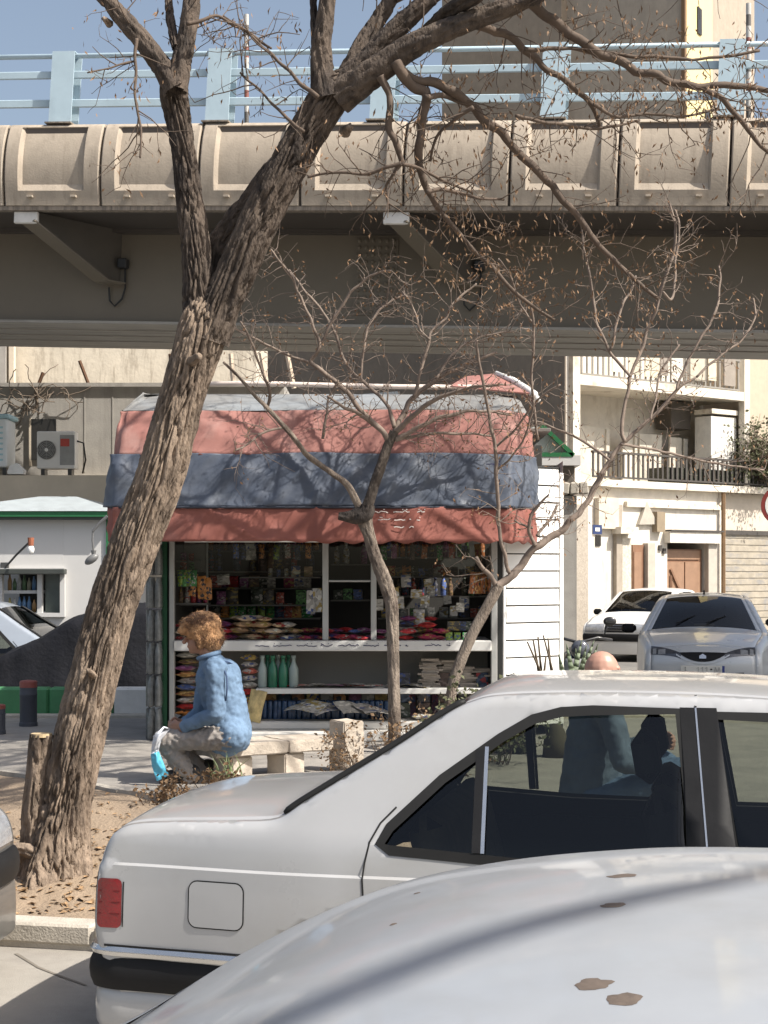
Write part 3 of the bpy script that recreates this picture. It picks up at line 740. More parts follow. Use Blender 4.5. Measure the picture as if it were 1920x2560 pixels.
# double door with steel ornament, side door, shutter
zd = hz(1715, 1360); u0, u1 = hu(1670), hu(1762)
dd = hpart('door', m_hd, u0, u1, -.16, -.10, -.06, zd-.12)
um = (u0+u1)/2
for (a, b) in ((u0+.04, um-.02), (um+.02, u1-.10)):
    lf = hpart('door_leaf', M('door_leaf_brown', (.30, .18, .115), rough=.5, var=.12), a, b, -.099, -.06, .05, zd-.42, dd)
hpart('transom', M('door_leaf_brown', (.3, .18, .11)), u0+.04, u1-.1, -.099, -.07, zd-.36, zd-.15, dd)
hpart('door_lintel', m_hw, u0-.15, u1+.35, .002, .2, zd+.02, zd+.28)
hpart('lintel_shadow_gap', m_iron, u0-.15, u1+.42, .002, .24, zd+.285, zd+.32)
hpart('door_jamb', M('jamb_grey', (.45, .41, .35), rough=.8), u1+.02, u1+.32, .002, .10, -.06, zd+.015)
mb = MB(); p0, p1 = (u0+.10, 1.75), (um-.02, .95)
for (a, za), (b, zb_) in (((u0+.12, 1.75), (um-.04, 1.0)), ((u0+.14, 1.6), (u0+.14, .5))):
    A1 = Vector((HA[0]+a*cos(ha)+.03*sin(ha)*-1, HA[1]+a*sin(ha)+.05*cos(ha), za)); B1 = Vector((HA[0]+b*cos(ha)-.03*sin(ha), HA[1]+b*sin(ha)+.05*cos(ha), zb_))
    mb.bar(A1, B1, .05, .05)
mb.build('door_bar', m_hd, dd)
sdr = hpart('side_door', m_hd, hu(1578), hu(1606), .002, .05, -.06, hz(1590, 1362))
hpart('side_door_panel', M('door_leaf_brown', (.3, .18, .11)), hu(1580), hu(1598), .051, .07, .5, hz(1590, 1380), sdr)
hpart('side_door_jamb', M('jamb_grey', (.45, .41, .35)), hu(1607), hu(1625), .002, .16, -.06, hz(1610, 1358))
sh = hpart('roller_shutter', M('shutter_grey', (.40, .355, .285), rough=.6, metal=.1, var=.2, ns=5, col2=(.28, .27, .26), col2at=(.5, .65)), hu(1812), UR+1.2, -.119, -.09, -.06, hz(1850, 1338))
for k in range(16): hpart('shutter_slat', M('shutter_grey', (.4, .4, .4)), hu(1812), UR+1.2, -.089, -.075, .1+k*.16, .21+k*.16, sh)
hpart('shutter_header', m_iron, hu(1810), UR+1.2, -.118, -.03, hz(1850, 1337), hz(1850, 1326))
hpart('brick_pier', M('brick_pier', (.40, .35, .29), rough=.9, var=.2, ns=22, bump=.6, bs=24), hu(1412), hu(1446), .002, .3, -.06, hz(1430, 1262))
hpart('shop_blind', M('blind_cream', (.60, .53, .43), rough=.8), hu(1486), hu(1536), .002, .14, hz(1510, 1322), hz(1510, 1245))
hpart('dark_opening', m_dark, hu(1488), hu(1500), .002, .03, hz(1495, 1365), hz(1495, 1338))
hpart('drain_column', M('drain_grey', (.36, .31, .25), rough=.8), hu(1532), hu(1546), .002, .12, -.06, hz(1540, 1262))
hpart('column_bracket', m_hb, hu(1528), hu(1572), .002, .3, hz(1550, 1335), hz(1550, 1318))
hpart('stone_pilaster', M('stone_pilaster', (.55, .5, .42), rough=.9, var=.3, ns=18), hu(1548), hu(1570), .002, .1, -.06, hz(1555, 1345))
hpart('meter_box', M('meter_box', (.28, .22, .15), rough=.7), hu(1630), hu(1650), .002, .16, hz(1640, 1330), hz(1640, 1280))
pl = hpart('number_plate', M('navy_enamel', (.03, .05, .14), rough=.35), hu(1455), hu(1478), .31, .33, hz(1466, 1336), hz(1466, 1313))
hpart('number_mark', m_wh, hu(1461), hu(1472), .331, .337, hz(1466, 1329), hz(1466, 1320), pl)
mb = MB(); c = [hu(1590), hz(1600, 1312)]
tri = [(c[0], c[1]), (c[0]+.62, c[1]+.02), (c[0]+.26, c[1]+.52)]
vs = [Vector((HA[0]+a*cos(ha)+v*sin(ha), HA[1]+a*sin(ha)-v*cos(ha), z)) for v in (.02, .10) for a, z in tri]
mb.add(vs, [(0, 1, 2), (5, 4, 3), (0, 3, 4, 1), (1, 4, 5, 2), (2, 5, 3, 0)])
mb.build('gable_ornament', M('jamb_grey', (.45, .41, .35)), hs)
for px in (1645, 1655): hpart('intercom', m_iron, hu(px), hu(px)+.09, .002, .05, hz(px, 1376+8*(px-1645)/10), hz(px, 1363+8*(px-1645)/10))
# conduit running up the corner of the shop
mb = MB(); mb.tube([Vector((HA[0]+hu(1800)*cos(ha)+.06, HA[1]+hu(1800)*sin(ha)-.1, z)) for z in (-.06, 1.5, 2.9, zt1+.1)], .05, 6); mb.build('downpipe', M('rust_pipe', (.2, .12, .06)), hs)
# low green-roofed shed between kiosk and house
gs = thing('green_roof_shed', 'small shed with green gable trim behind the kiosk corner', 'shed', (XP(1415, 27), 27.5, -.06))
Yg = 27.
zr = ZP(1140, Yg)
MB().box(XP(1150, Yg), XP(1448, Yg), Yg-.2, Yg+2.4, ZP(1165, Yg), zr).build('eave_board', m_booth, gs)
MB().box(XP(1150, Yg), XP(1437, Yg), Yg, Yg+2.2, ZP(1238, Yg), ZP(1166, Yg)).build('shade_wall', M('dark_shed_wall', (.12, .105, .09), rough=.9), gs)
MB().box(XP(1150, Yg), XP(1440, Yg), Yg-.1, Yg+2.2, -.06, ZP(1240, Yg)).build('wall', m_grey, gs)
mb = MB(); mb.prism([(XP(1200, Yg), zr+.003), (XP(1432, Yg), zr+.003), (XP(1356, Yg), ZP(1068, Yg)), (XP(1200, Yg), ZP(1068, Yg))], Yg-.1, Yg+.05); mb.build('gable', M('gable_sheet', (.50, .52, .49), rough=.6), gs)
mb = MB(); mb.bar(PX(1352, 1062, Yg-.16), PX(1434, 1139, Yg-.16), .1, .07); mb.bar(PX(1352, 1137, Yg-.16), PX(1432, 1137, Yg-.16), .1, .07); mb.build('gable_trim', m_trim, gs)
rr = random.Random(6); x = XP(1370, Yg)
for k in range(4):
    MB().obox((x+.1+k*.16, Yg-.14, ZP(1222, Yg)), (.15, .2, .2), ry=rr.uniform(-.2, .2), bev=.02).build('loose_block', m_kerb, gs)
# red round sign just entering at the right
rs = thing('round_sign', 'dark red round traffic sign on a grey post at the street edge', 'sign', (XP(1952, 24), 24., -.06))
c = PX(1952, 1264, 24.); MB().lathe([(.30, 0), (.30, -.02)], c, 32, 'y').build('sign_disc', M('sign_red', (.22, .03, .025), rough=.4), rs)
MB().lathe([(.24, -.021), (.24, -.024)], c, 32, 'y').build('sign_face', m_wh, rs)
MB().tube([(c.x, 24.04, -.06), (c.x, 24.04, c.z+.35)], .03, 8).build('post', M('galvanised', (.35, .35, .35), rough=.5, metal=.6), rs)
# ================================================================== THE KIOSK
KY = 12.9
kx = lambda px: XP(px, KY)
kz = lambda py: ZP(py, KY)
m_kw = M('kiosk_white_enamel', (.66, .65, .62), rough=.45, var=.05, ns=5, bump=.05, col2=(.5, .48, .44), col2at=(.62, .75))
m_kgrey = M('kiosk_grey_aluminium', (.46, .46, .44), rough=.4, metal=.3, var=.06)
m_kgreen = M('kiosk_dark_green', (.012, .085, .035), rough=.45, var=.1)
m_kblack = M('kiosk_black_rubber', (.016, .017, .016), rough=.6)
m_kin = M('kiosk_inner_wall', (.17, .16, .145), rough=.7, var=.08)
m_side = M('kiosk_siding_white', (.82, .81, .78), rough=.5, var=.02, ns=3, bump=.03)
ki = thing('newspaper_kiosk', 'newspaper kiosk with red and blue awning and open stocked front', 'kiosk', (kx(830), KY, PZ))
def kb(name, mat, x0, x1, y0, y1, z0, z1, parent=None, bev=.004):
    return MB().box(x0, x1, y0, y1, z0, z1, bev).build(name, mat, parent or ki)
XL, XR = kx(405), kx(1256); ZT = 2.85
kb('plinth', M('plinth_white', (.62, .60, .56), rough=.6, var=.06), XL-.02, XR, KY-.28, KY+1.9, PZ, PZ+.075, bev=.01)
kb('plinth_step', M('plinth_white', (.6, .6, .56)), XL+.1, XR-.05, KY-.06, KY+1.88, PZ+.076, PZ+.14, bev=.01)
kb('corner_post', m_kgreen, XL, kx(418), KY-.01, KY+.09, PZ+.076, ZT)
kb('door_seal', m_kblack, kx(418)+.001, kx(423), KY+.01, KY+.09, PZ+.141, ZT)
kb('front_post', m_kgrey, kx(423)+.001, kx(436), KY-.02, KY+.06, PZ+.141, ZT)
kb('front_post', m_kgrey, kx(1228), kx(1243), KY-.02, KY+.06, PZ+.141, ZT)
kb('corner_post', m_kblack, kx(1243)+.001, XR, KY-.005, KY+.09, PZ+.076, ZT)
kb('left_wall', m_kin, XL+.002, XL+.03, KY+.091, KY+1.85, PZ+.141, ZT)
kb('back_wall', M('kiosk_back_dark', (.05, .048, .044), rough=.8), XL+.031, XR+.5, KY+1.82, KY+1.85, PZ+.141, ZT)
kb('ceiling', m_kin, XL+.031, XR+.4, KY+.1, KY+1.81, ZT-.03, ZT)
kb('lintel', m_kgrey, XL, XR, KY-.015, KY+.05, ZT-.5, ZT-.05)
kb('display_shelf_floor', m_kin, kx(436)+.001, kx(1228)-.001, KY+.03, KY+1.8, PZ+.141, PZ+.15)
# white counter with its lettered edge
ct = kb('counter', m_kw, kx(436)+.001, kx(1228)-.001, KY-.05, KY+.72, kz(1627), kz(1601), bev=.006)
kb('under_counter_panel', M('under_counter_grey', (.17, .165, .15), rough=.7, var=.06, ns=3), kx(436)+.002, kx(1228)-.002, KY+.42, KY+.45, PZ+.151, kz(1627)-.002)
kb('lower_shelf', m_kw, kx(640), kx(1228)-.001, KY-.03, KY+.41, kz(1734), kz(1721))
def script_marks(x0, x1, z, h, y, rnd, ink, nwords):
    """a run of small joined pen strokes like the painted script on the edge"""
    mb = MB(); x = x0
    while x < x1:
        wl = rnd.uniform(.05, .14)*h/.022; xe = min(x+wl, x1); p = []
        k = max(3, int(wl/(.012*h/.022)))
        for i in range(k+1):
            p.append(Vector((lerp(x, xe, i/k), y, z + h*(.18*rnd.uniform(-1, 1) + (.45*rnd.random() if rnd.random() < .3 else 0)))))
        for a, b in zip(p, p[1:]): mb.bar(a, b, .0025, h*.24, up=(0, 0, 1))
        for q in range(rnd.randint(0, 2)): xx = rnd.uniform(x, xe); mb.box(xx, xx+h*.25, y-.001, y+.001, z+h*.55, z+h*.8)
        x = xe + rnd.uniform(.018, .04)*h/.022
    return mb
rq = random.Random(12)
o = script_marks(kx(640), kx(1020), kz(1614), .026, KY-.0525, rq, None, 8).build('painted_script', M('navy_script', (.03, .03, .09), rough=.6), ct); o['kind'] = 'stuff'
o = script_marks(kx(1062), kx(1125), kz(1613), .024, KY-.0525, rq, None, 2).build('painted_script', M('navy_script', (.03, .03, .09)), ct); o['kind'] = 'stuff'
# glazing bars of the front
kb('mullion', m_kgrey, kx(806), kx(821), KY-.01, KY+.045, kz(1601)+.002, ZT-.501)
kb('mullion', m_kgrey, kx(927), kx(941), KY-.01, KY+.045, kz(1601)+.002, ZT-.501)
kb('window_sash', m_kgrey, kx(821)+.001, kx(927)-.001, KY, KY+.03, kz(1455), kz(1450))
kb('top_track', m_kw, kx(462), kx(800), KY-.045, KY-.02, kz(1356), kz(1350))
kb('inner_partition', M('partition_grey', (.27, .26, .24), rough=.7), kx(440), kx(498), KY+.5, KY+.52, kz(1430), ZT-.06)
kb('inner_post', m_kgrey, kx(498)+.001, kx(503), KY+.48, KY+.53, kz(1601)+.001, ZT-.06)
gl = MB().box(kx(436)+.002, kx(806)-.001, KY+.012, KY+.016, kz(1440), ZT-.502).build('upper_pane', glass('kiosk_pane', (.8, .82, .8)), ki)
gl = MB().box(kx(941)+.002, kx(1228)-.001, KY+.012, KY+.016, kz(1440), ZT-.502).build('upper_pane', glass('kiosk_pane', (.8, .8, .8)), ki)
gl = MB().box(kx(821)+.002, kx(927)-.002, KY+.012, KY+.016, kz(1449), ZT-.502).build('upper_pane', glass('kiosk_pane', (.8, .8, .8)), ki)
# inner stock shelves
SH = {}
for nm, py, a, b, yy, dd in (('top', 1428, 510, 800, .78, .22), ('second', 1442, 600, 800, .62, .2), ('far', 1512, 445, 800, .9, .25), ('right_top', 1392, 945, 1222, .8, .2), ('right_middle', 1441, 945, 1222, .78, .22),
                     ('left_upper', 1402, 440, 497, .30, .2), ('left_middle', 1424, 440, 497, .28, .2), ('left_low', 1508, 438, 520, .3, .22)):
    z = kz(py); y = KY+yy; x0 = XP(a, y); x1 = XP(b, y); z = ZP(py, y)
    kb('stock_shelf', M('stock_shelf', (.2, .19, .17), rough=.6), x0, x1, y, y+dd, z-.012, z, bev=.002); SH[nm] = (x0, x1, y, z)
# right chamfered side: lap boards
aC = radians(35); C0 = (XR+.004, KY-.005); WC = .64
def chpt(u, v, z): return Vector((C0[0]+u*cos(aC)+v*sin(aC), C0[1]+u*sin(aC)-v*cos(aC), z))
def chbox(name, mat, u0, u1, v0, v1, z0, z1, parent=None, tilt=0.):
    t = MB().box(u0, u1, v0, v1, z0, z1, .004); mb = MB()
    mb.add([chpt(p.x, p.y + tilt*(z1-p.z)/(z1-z0), p.z) for p in t.v], [f[::-1] for f in t.f]); return mb.build(name, mat, parent or ki)
chbox('siding_backing', m_kblack, 0, WC, -.06, -.03, PZ+.08, 2.55)
z = PZ+.08; k = 0
while z < 2.45:
    chbox('siding_board', m_side, .03, WC-.045, -.02, 0.0, z+.008, z+.1385, tilt=.010); z += .1405
chbox('siding_corner_trim', m_side, WC-.04, WC, -.03, .012, PZ+.08, 2.5)
chbox('siding_edge_trim', m_side, 0.002, .026, -.03, .008, PZ+.08, 2.5)
# far side and rear, so that the kiosk is a closed body
e1 = chpt(WC, 0, 0); MB().add([(e1.x, e1.y, PZ), (e1.x+.02, KY+1.86, PZ), (e1.x+.02, KY+1.86, 2.6), (e1.x, e1.y, 2.6)], [(0, 1, 2, 3)]).build('right_wall', m_side, ki)

# ---------------- awning: bands lofted round a rounded plan
def plan(inset):
    """awning plan polyline (left return, front, right chamfer, right return), inset towards the kiosk"""
    i = inset
    return [(-2.11+i*.22, 13.55), (-2.11+i*.22, 12.40+i*.6), (-2.10+i*.22, 12.27+i*.85), (-2.055+i*.22, 12.205+i), (-1.97+i*.2, 12.188+i), (-1.0, 12.185+i), (0, 12.185+i), (.88-i*.05, 12.19+i),
            (.97-i*.06, 12.215+i), (1.05-i*.08, 12.33+i*.9), (1.15-i*.10, 12.55+i*.7), (1.20-i*.14, 12.78+i*.5), (1.26-i*.2, 13.55)]
def plan_at(inset, t):
    P = [Vector((a, b, 0)) for a, b in catmull(plan(inset), 4)]
    if not hasattr(plan_at, 'L'):
        Q = [Vector((a, b, 0)) for a, b in catmull(plan(0), 4)]; l = [0]
        for a, b in zip(Q, Q[1:]): l.append(l[-1]+(b-a).length)
        plan_at.L = [x/l[-1] for x in l]
    L_ = plan_at.L
    for i in range(len(L_)-1):
        if t <= L_[i+1] or i == len(L_)-2:
            f = (t-L_[i])/max(1e-9, L_[i+1]-L_[i]); return P[i].lerp(P[i+1], min(1, f))
PROF = [(-.02, 1.915), (.0, 2.175), (.012, 2.18), (.05, 2.38), (.10, 2.58), (.11, 2.585), (.20, 2.79), (.27, 2.925), (.285, 2.94), (.55, 3.04), (.80, 3.12)]
def band(name, mat, p0, p1, nv, wr=1., scallop=False, parent=None, bulge=0., seed=0, lip=0.):
    idx = [i for i, p in enumerate(PROF) if p0 <= i <= p1]; pr = catmull([PROF[i] for i in idx], 4) if len(idx) > 2 else [PROF[idx[0]], PROF[idx[1]]]
    def pt(u, v):
        k = v*(len(pr)-1); i = min(int(k), len(pr)-2); f = k-i
        ins, z = lerp(pr[i][0], pr[i+1][0], f), lerp(pr[i][1], pr[i+1][1], f)
        p = plan_at(ins, u); q = plan_at(ins, min(1, u+.004)) - plan_at(ins, max(0, u-.004)); nrm = Vector((q.y, -q.x, 0)).normalized()
        s_ = Vector((p.x*1.6, p.y*1.6, z*2.2+seed))
        d = .010*noise.noise(s_) + .006*noise.noise(Vector((p.x*5+z*3, p.y*5, z*5+seed))) + .004*noise.noise(Vector((p.x*14-z*9, p.y*9, z*10+seed)))
        rd = 1-abs(noise.noise(Vector((p.x*2.3+z*2.2, p.y*2, z*1.5+seed*3)))); d += .012*(rd**9) + .007*(1-abs(noise.noise(Vector((p.x*5-z*4, p.y*4, seed*5)))))**10
        sag = -.010*sin(u*pi*6)**2 if 0 < v < 1 else 0
        if scallop and v == 0:
            amp = .022*sm((u-.42)/.12)
            z -= amp*(.5+.5*cos(u*pi*58)); d += .012*noise.noise(Vector((p.x*7, 0, 2)))
        return p + nrm*(wr*d + lip + bulge*sin(pi*v)) + Vector((0, 0, z + .012*noise.noise(Vector((p.x*.9, p.y, seed+7))) + sag))
    mb = MB(); mb.grid(lambda u, v: pt(u, v), 232, nv); o = mb.build(name, mat, parent or ki, smooth=True); solidify(o, .004, 0); return o
m_red_f = M('awning_red_fabric', (.265, .092, .070), rough=.8, var=.12, ns=5, bump=.25, bs=220, col2=(.24, .11, .095), col2at=(.5, .75))
m_red_l = M('awning_red_faded', (.295, .13, .108), rough=.75, var=.10, ns=4, bump=.2, bs=200, col2=(.38, .235, .205), col2at=(.5, .7))
m_blue_f = M('awning_blue_tarpaulin', (.075, .09, .122), rough=.5, var=.2, ns=3, bump=.12, bs=30, col2=(.18, .195, .215), col2at=(.5, .75), st=(1, 1, 1.3), bdist=.01)
m_grey_f = M('awning_grey_top', (.19, .188, .182), rough=.75, var=.06, ns=3, bump=.2, bs=60, col2=(.24, .262, .28), col2at=(.5, .7))
band('awning_top', m_grey_f, 8, 10, 10, .8, seed=9)
band('awning_upper_band', m_red_l, 5, 8, 14, 1.8, seed=1)
band('awning_tarpaulin', m_blue_f, 2, 5, 20, 2.3, seed=3, bulge=0., lip=.010)
val = band('awning_valance', m_red_f, 0, 1, 12, 1.7, scallop=True, seed=5)
MB().tube([plan_at(0, t/60.)+Vector((0, 0, 2.172)) - Vector((0, .012, 0)) for t in range(6, 56)], .010, 6).build('awning_rail', M('dark_rail', (.03, .035, .05), rough=.5), ki, smooth=True)
# white lettering stroke marks on the valance, dark hand marks on the tarpaulin
for zz, a, b in ((2.135, 935, 1062), (2.075, 945, 1050), (2.02, 985, 1060)):
    o = script_marks(XP(a, 12.16), XP(b, 12.16), zz, .03, 12.160, rq, None, 2).build('painted_script', M('white_script', (.66, .6, .56), rough=.7), val); o['kind'] = 'stuff'
mb = script_marks(XP(1215, 12.2), XP(1265, 12.2), 2.50, .035, 12.175, rq, None, 2)
mb.build('ink_marks', M('navy_script', (.03, .03, .09)), ki)['kind'] = 'stuff'
# roof behind the awning top
rf = MB(); Q = [plan_at(.80, t/40.) for t in range(41)]
vs = [Vector((p.x, p.y, 3.11)) for p in Q]; c = Vector((-.45, 13.9, 3.22)); n0 = len(vs)
rf.add(vs + [c], [(i, i+1, n0) for i in range(n0-1)])
rf.build('roof_sheet', m_grey_f, ki, smooth=True)
# red hipped cap over the right end, its edge painted white as sunlit
capp = MB(); Yc = 13.35
A_, B_, C_, D_ = PX(1125, 966, 12.95), PX(1332, 985, 13.0), PX(1248, 934, 13.5), PX(1165, 942, 13.5); E_ = PX(1340, 1010, 13.9)
capp.add([A_, B_, C_, D_, E_, PX(1230, 940, 14.3), PX(1120, 960, 14.3)], [(0, 1, 2, 3), (1, 4, 5, 2), (3, 2, 5, 6)])
o = capp.build('roof_cap', m_red_l, ki); solidify(o, .01, 0)
mb = MB(); mb.tube([PX(1240, 933, 13.45), PX(1285, 952, 13.25), PX(1335, 985, 13.0), PX(1346, 1003, 12.97)], [.02, .028, .032, .022], 8); mb.build('roof_cap_lit_edge', m_wh, ki, smooth=True)
mb = MB(); mb.tube([PX(440, 962, 13.02), PX(620, 958, 13.02), PX(780, 962, 13.02), PX(1000, 967, 13.02), PX(1225, 968, 13.0)], .02, 8); mb.build('roof_ridge_lit_line', M('ridge_lit_pale', (.66, .56, .5), rough=.7), ki, smooth=True)  # pale tube laid on for the sunlit line along the roof ridge
for i, (a, b) in enumerate((((652, 882), (668, 950)), ((718, 885), (735, 955)), ((577, 885), (583, 938)))):
    mb = MB(); mb.tube([PX(b[0], b[1]+16, 13.2), PX(a[0], a[1], 13.2)], .022, 6)
    mb.build('roof_batten', M('pale_batten', (.62, .5, .38), rough=.8), ki)

# ---------------- stock on show: every piece an object of its own
rg = random.Random(77)
GC = {'dark': [(.05, .05, .06), (.08, .05, .04), (.03, .05, .09), (.06, .07, .05), (.1, .09, .08)],
      'mixed': [(.38, .09, .06), (.1, .15, .36), (.48, .33, .09), (.14, .3, .11), (.4, .38, .34), (.28, .1, .22), (.16, .1, .06)],
      'tan': [(.52, .36, .22), (.58, .43, .28), (.48, .31, .18), (.62, .5, .36)], 'paper': [(.40, .38, .33), (.46, .44, .40), (.33, .31, .28)],
      'red': [(.42, .03, .03), (.5, .05, .06), (.3, .03, .08), (.2, .05, .12)], 'green': [(.04, .22, .06), (.08, .28, .08), (.2, .3, .05)],
      'orange': [(.5, .2, .05), (.55, .3, .1), (.45, .16, .06)]}
GM = {}
def gmat(fam):
    i = rg.randrange(len(GC[fam])); k = (fam, i)
    if k not in GM:
        c_ = GC[fam][i]; oth = [(.42, .40, .36), (.03, .03, .035), (.35, .26, .08), (.30, .04, .04), (.05, .08, .22)][(i*2+len(fam)) % 5]
        GM[k] = printed('goods_%s_%d' % k, [c_, tuple(x*.6 for x in c_), c_, oth, tuple(min(.7, x*1.5+.03) for x in c_)], 26 if fam == 'tan' else 36)
    return GM[k]
PM = {}
_d = m_dark
PM['bottle'] = MB().lathe([(.03, 0), (.034, .012), (.034, .13), (.014, .175), (.014, .2), (.017, .201), (.017, .22)], seg=10).mesh('bottle', _d, True)
PM['can'] = MB().lathe([(.029, 0), (.033, .008), (.033, .115), (.027, .125)], seg=12).mesh('can', _d, True)
PM['box'] = MB().box(-.05, .05, -.03, .03, 0, .12, .004).mesh('box', _d)
def pillow(wd, ht, th):
    mb = MB()
    for s_ in (-1, 1):
        mb.grid(lambda u, v: Vector(((u-.5)*wd*(1-.08*sin(pi*v)), s_*th*(sin(pi*u)*sin(pi*v))**.6 + .004*noise.noise(Vector((u*9, v*9, s_*3))), v*ht)), 8, 8, flip=s_ > 0)
    return mb
PM['bag'] = pillow(.12, .16, .028).mesh('bag', _d, True)
def flatbag():
    mb = pillow(.2, .13, .03); mb.v = [Vector((p.x, p.z-.065, p.y+.03)) for p in mb.v]; mb.f = [f[::-1] for f in mb.f]; return mb
PM['flat_bag'] = flatbag().mesh('flat_bag', _d, True)
PM['card'] = MB().box(-.04, .04, -.003, .003, 0, .11).mesh('card', _d)
def bentpaper():
    mb = MB(); mb.grid(lambda u, v: Vector(((u-.5)*.34, (v-.5)*.24, .012+.012*sin(u*5)+.006*sin(v*7+u*3))), 8, 6); return mb
PM['newspaper'] = bentpaper().mesh('newspaper', _d, True)
_np = MB().box(-.16, .16, -.11, .11, 0, .012, .003).mesh('paper_fold', _d)
PM['paper_fold'] = _np
def put(kind, name, loc, fam, label, cat, group, sc=1., rz=None, tilt=(0, 0), scz=None):
    o = bpy.data.objects.new(name, PM[kind]); COL.objects.link(o); o.location = loc
    o.rotation_euler = (tilt[0], tilt[1], rg.uniform(-.25, .25) if rz is None else rz)
    o.scale = (sc, sc, sc if scz is None else scz)
    o.material_slots[0].link = 'OBJECT'; o.material_slots[0].material = gmat(fam) if isinstance(fam, str) else fam
    return tag(o, label, cat, group)
def row(kind, name, shelf, fam, step, label, cat, group, x0=None, x1=None, sc=(.8, 1.1), skip=.1, dy=.08):
    a, b, y, z = SH[shelf]; x = (a if x0 is None else XP(x0, y)) + step*.6; e = b if x1 is None else XP(x1, y)
    while x < e-step*.4:
        if rg.random() > skip: put(kind, name, (x, y+dy+rg.uniform(-.01, .02), z+.001), rg.choice(fam) if isinstance(fam, list) else fam, label, cat, group, sc=rg.uniform(*sc))
        x += step*rg.uniform(.72, .92)
row('bottle', 'bottle', 'top', ['dark', 'mixed', 'dark'], .085, 'dark bottle on the long top shelf inside the kiosk', 'bottle', 'bottles on the kiosk top shelf', sc=(.75, 1.0))
row('can', 'can', 'second', ['paper', 'red', 'mixed'], .078, 'small can on the short second shelf inside the kiosk', 'can', 'cans on the kiosk second shelf', 660, 745, sc=(.5, .75))
row('box', 'carton', 'second', ['tan', 'orange'], .13, 'tan carton at the end of the second kiosk shelf', 'box', 'cartons on the kiosk second shelf', 715, 800, sc=(.6, .85), skip=0)
row('bottle', 'bottle', 'right_top', ['mixed', 'orange', 'dark'], .075, 'slim bottle on the upper shelf of the kiosk door bay', 'bottle', 'bottles on the upper shelf by the tan gloves', sc=(.6, .8))
row('box', 'box', 'right_middle', ['mixed', 'dark', 'orange'], .085, 'small box on the middle shelf above the pinned papers', 'box', 'boxes on the middle shelf above the pinned papers', sc=(.5, .85))
row('bag', 'snack_packet', 'left_upper', ['dark', 'mixed'], .085, 'snack packet on the upper little shelf by the left post', 'packet', 'packets on the upper little shelf', sc=(.3, .42))
row('bag', 'snack_packet', 'left_middle', ['mixed', 'dark'], .085, 'snack packet on the lower little shelf by the left post', 'packet', 'packets on the lower little shelf', sc=(.35, .5))
row('bottle', 'bottle', 'left_low', ['red', 'paper', 'mixed'], .06, 'thin bottle behind the seated person under the orange bags', 'bottle', 'thin bottles left of the counter', sc=(.55, .75))
row('bag', 'snack_packet', 'far', ['dark', 'mixed', 'dark'], .12, 'dark packet on the deep shelf at the back of the kiosk', 'packet', 'packets on the deep back shelf', 530, 800, sc=(.6, .95), skip=.2)
for nm, py, a, b, yy in (('back_top', 1376, 510, 800, 1.25), ('back_mid', 1470, 520, 800, 1.2), ('back_low', 1545, 520, 800, 1.15), ('right_low', 1490, 945, 1222, 1.1), ('right_floor', 1545, 945, 1222, 1.0), ('middle', 1410, 826, 924, 1.2), ('middle_low', 1500, 826, 924, 1.2)):
    y = KY+yy; z = ZP(py, y); x0, x1 = XP(a, y), XP(b, y); kb('stock_shelf', M('stock_shelf', (.2, .19, .17)), x0, x1, y, y+.22, z-.012, z, bev=.002); SH[nm] = (x0, x1, y, z)
row('bottle', 'bottle', 'back_top', ['mixed', 'dark', 'orange'], .08, 'bottle on the high back shelf deep in the kiosk', 'bottle', 'bottles on the high back shelf', sc=(.6, .85), skip=.05)
row('box', 'box', 'back_mid', ['mixed', 'dark', 'red', 'paper'], .10, 'box on the middle back shelf deep in the kiosk', 'box', 'boxes on the middle back shelf', sc=(.6, .95), skip=.05)
row('bag', 'snack_packet', 'back_low', ['mixed', 'dark', 'orange', 'green'], .10, 'packet on the low back shelf deep in the kiosk', 'packet', 'packets on the low back shelf', sc=(.6, .95), skip=.05)
row('bottle', 'bottle', 'right_low', ['dark', 'mixed'], .08, 'bottle on the low shelf behind the pinned papers', 'bottle', 'bottles behind the pinned papers', sc=(.6, .85), skip=.05)
row('box', 'box', 'right_floor', ['dark', 'mixed', 'paper'], .10, 'box on the lowest shelf behind the pinned papers', 'box', 'boxes behind the pinned papers', sc=(.6, .95), skip=.05)
row('bottle', 'bottle', 'middle', ['dark', 'mixed', 'paper'], .09, 'bottle on the upper shelf seen through the narrow middle bay', 'bottle', 'bottles in the narrow middle bay', sc=(.7, .95))
row('box', 'box', 'middle_low', ['dark', 'mixed'], .11, 'box on the lower shelf seen through the narrow middle bay', 'box', 'boxes in the narrow middle bay', sc=(.7, .95))
# hanging packets and papers
def hang(px, py, yy, kind, fam, label, cat, group, sc=1., name='hanging_packet', scz=None):
    y = KY+yy; put(kind, name, (XP(px, y), y, ZP(py, y)), fam, label, cat, group, sc=sc, rz=rg.uniform(-.15, .15), tilt=(0, rg.uniform(-.12, .12)), scz=scz)
for px in (452, 463, 474, 484): hang(px, 1466, .2, 'bag', 'green', 'yellow-green narrow packet hanging over the thin bottles', 'packet', 'green packets hung by the left post', .45, scz=.85)
for px, py in ((480, 1490), (508, 1496), (518, 1500)): hang(px, py, .22, 'bag', 'orange', 'orange bag hanging inside the left end of the kiosk', 'bag', 'orange bags hung at the left end', .7 if px > 500 else .5, scz=1.15)
hang(560, 1462, .5, 'bag', 'paper', 'white packet hanging alone in the dark kiosk interior', 'packet', None, .9, scz=.55)
for px, py in ((776, 1535), (795, 1530)): hang(px, py, .08, 'card', 'paper', 'white strip card hanging beside the left mullion', 'card', 'strip cards beside the left mullion', .9, 'strip_card', 1.75)
hang(628, 1400, .35, 'card', 'paper', 'white poster card with a dark red flourish in the upper pane', 'poster', None, 1.1, 'poster_card', 1.35)
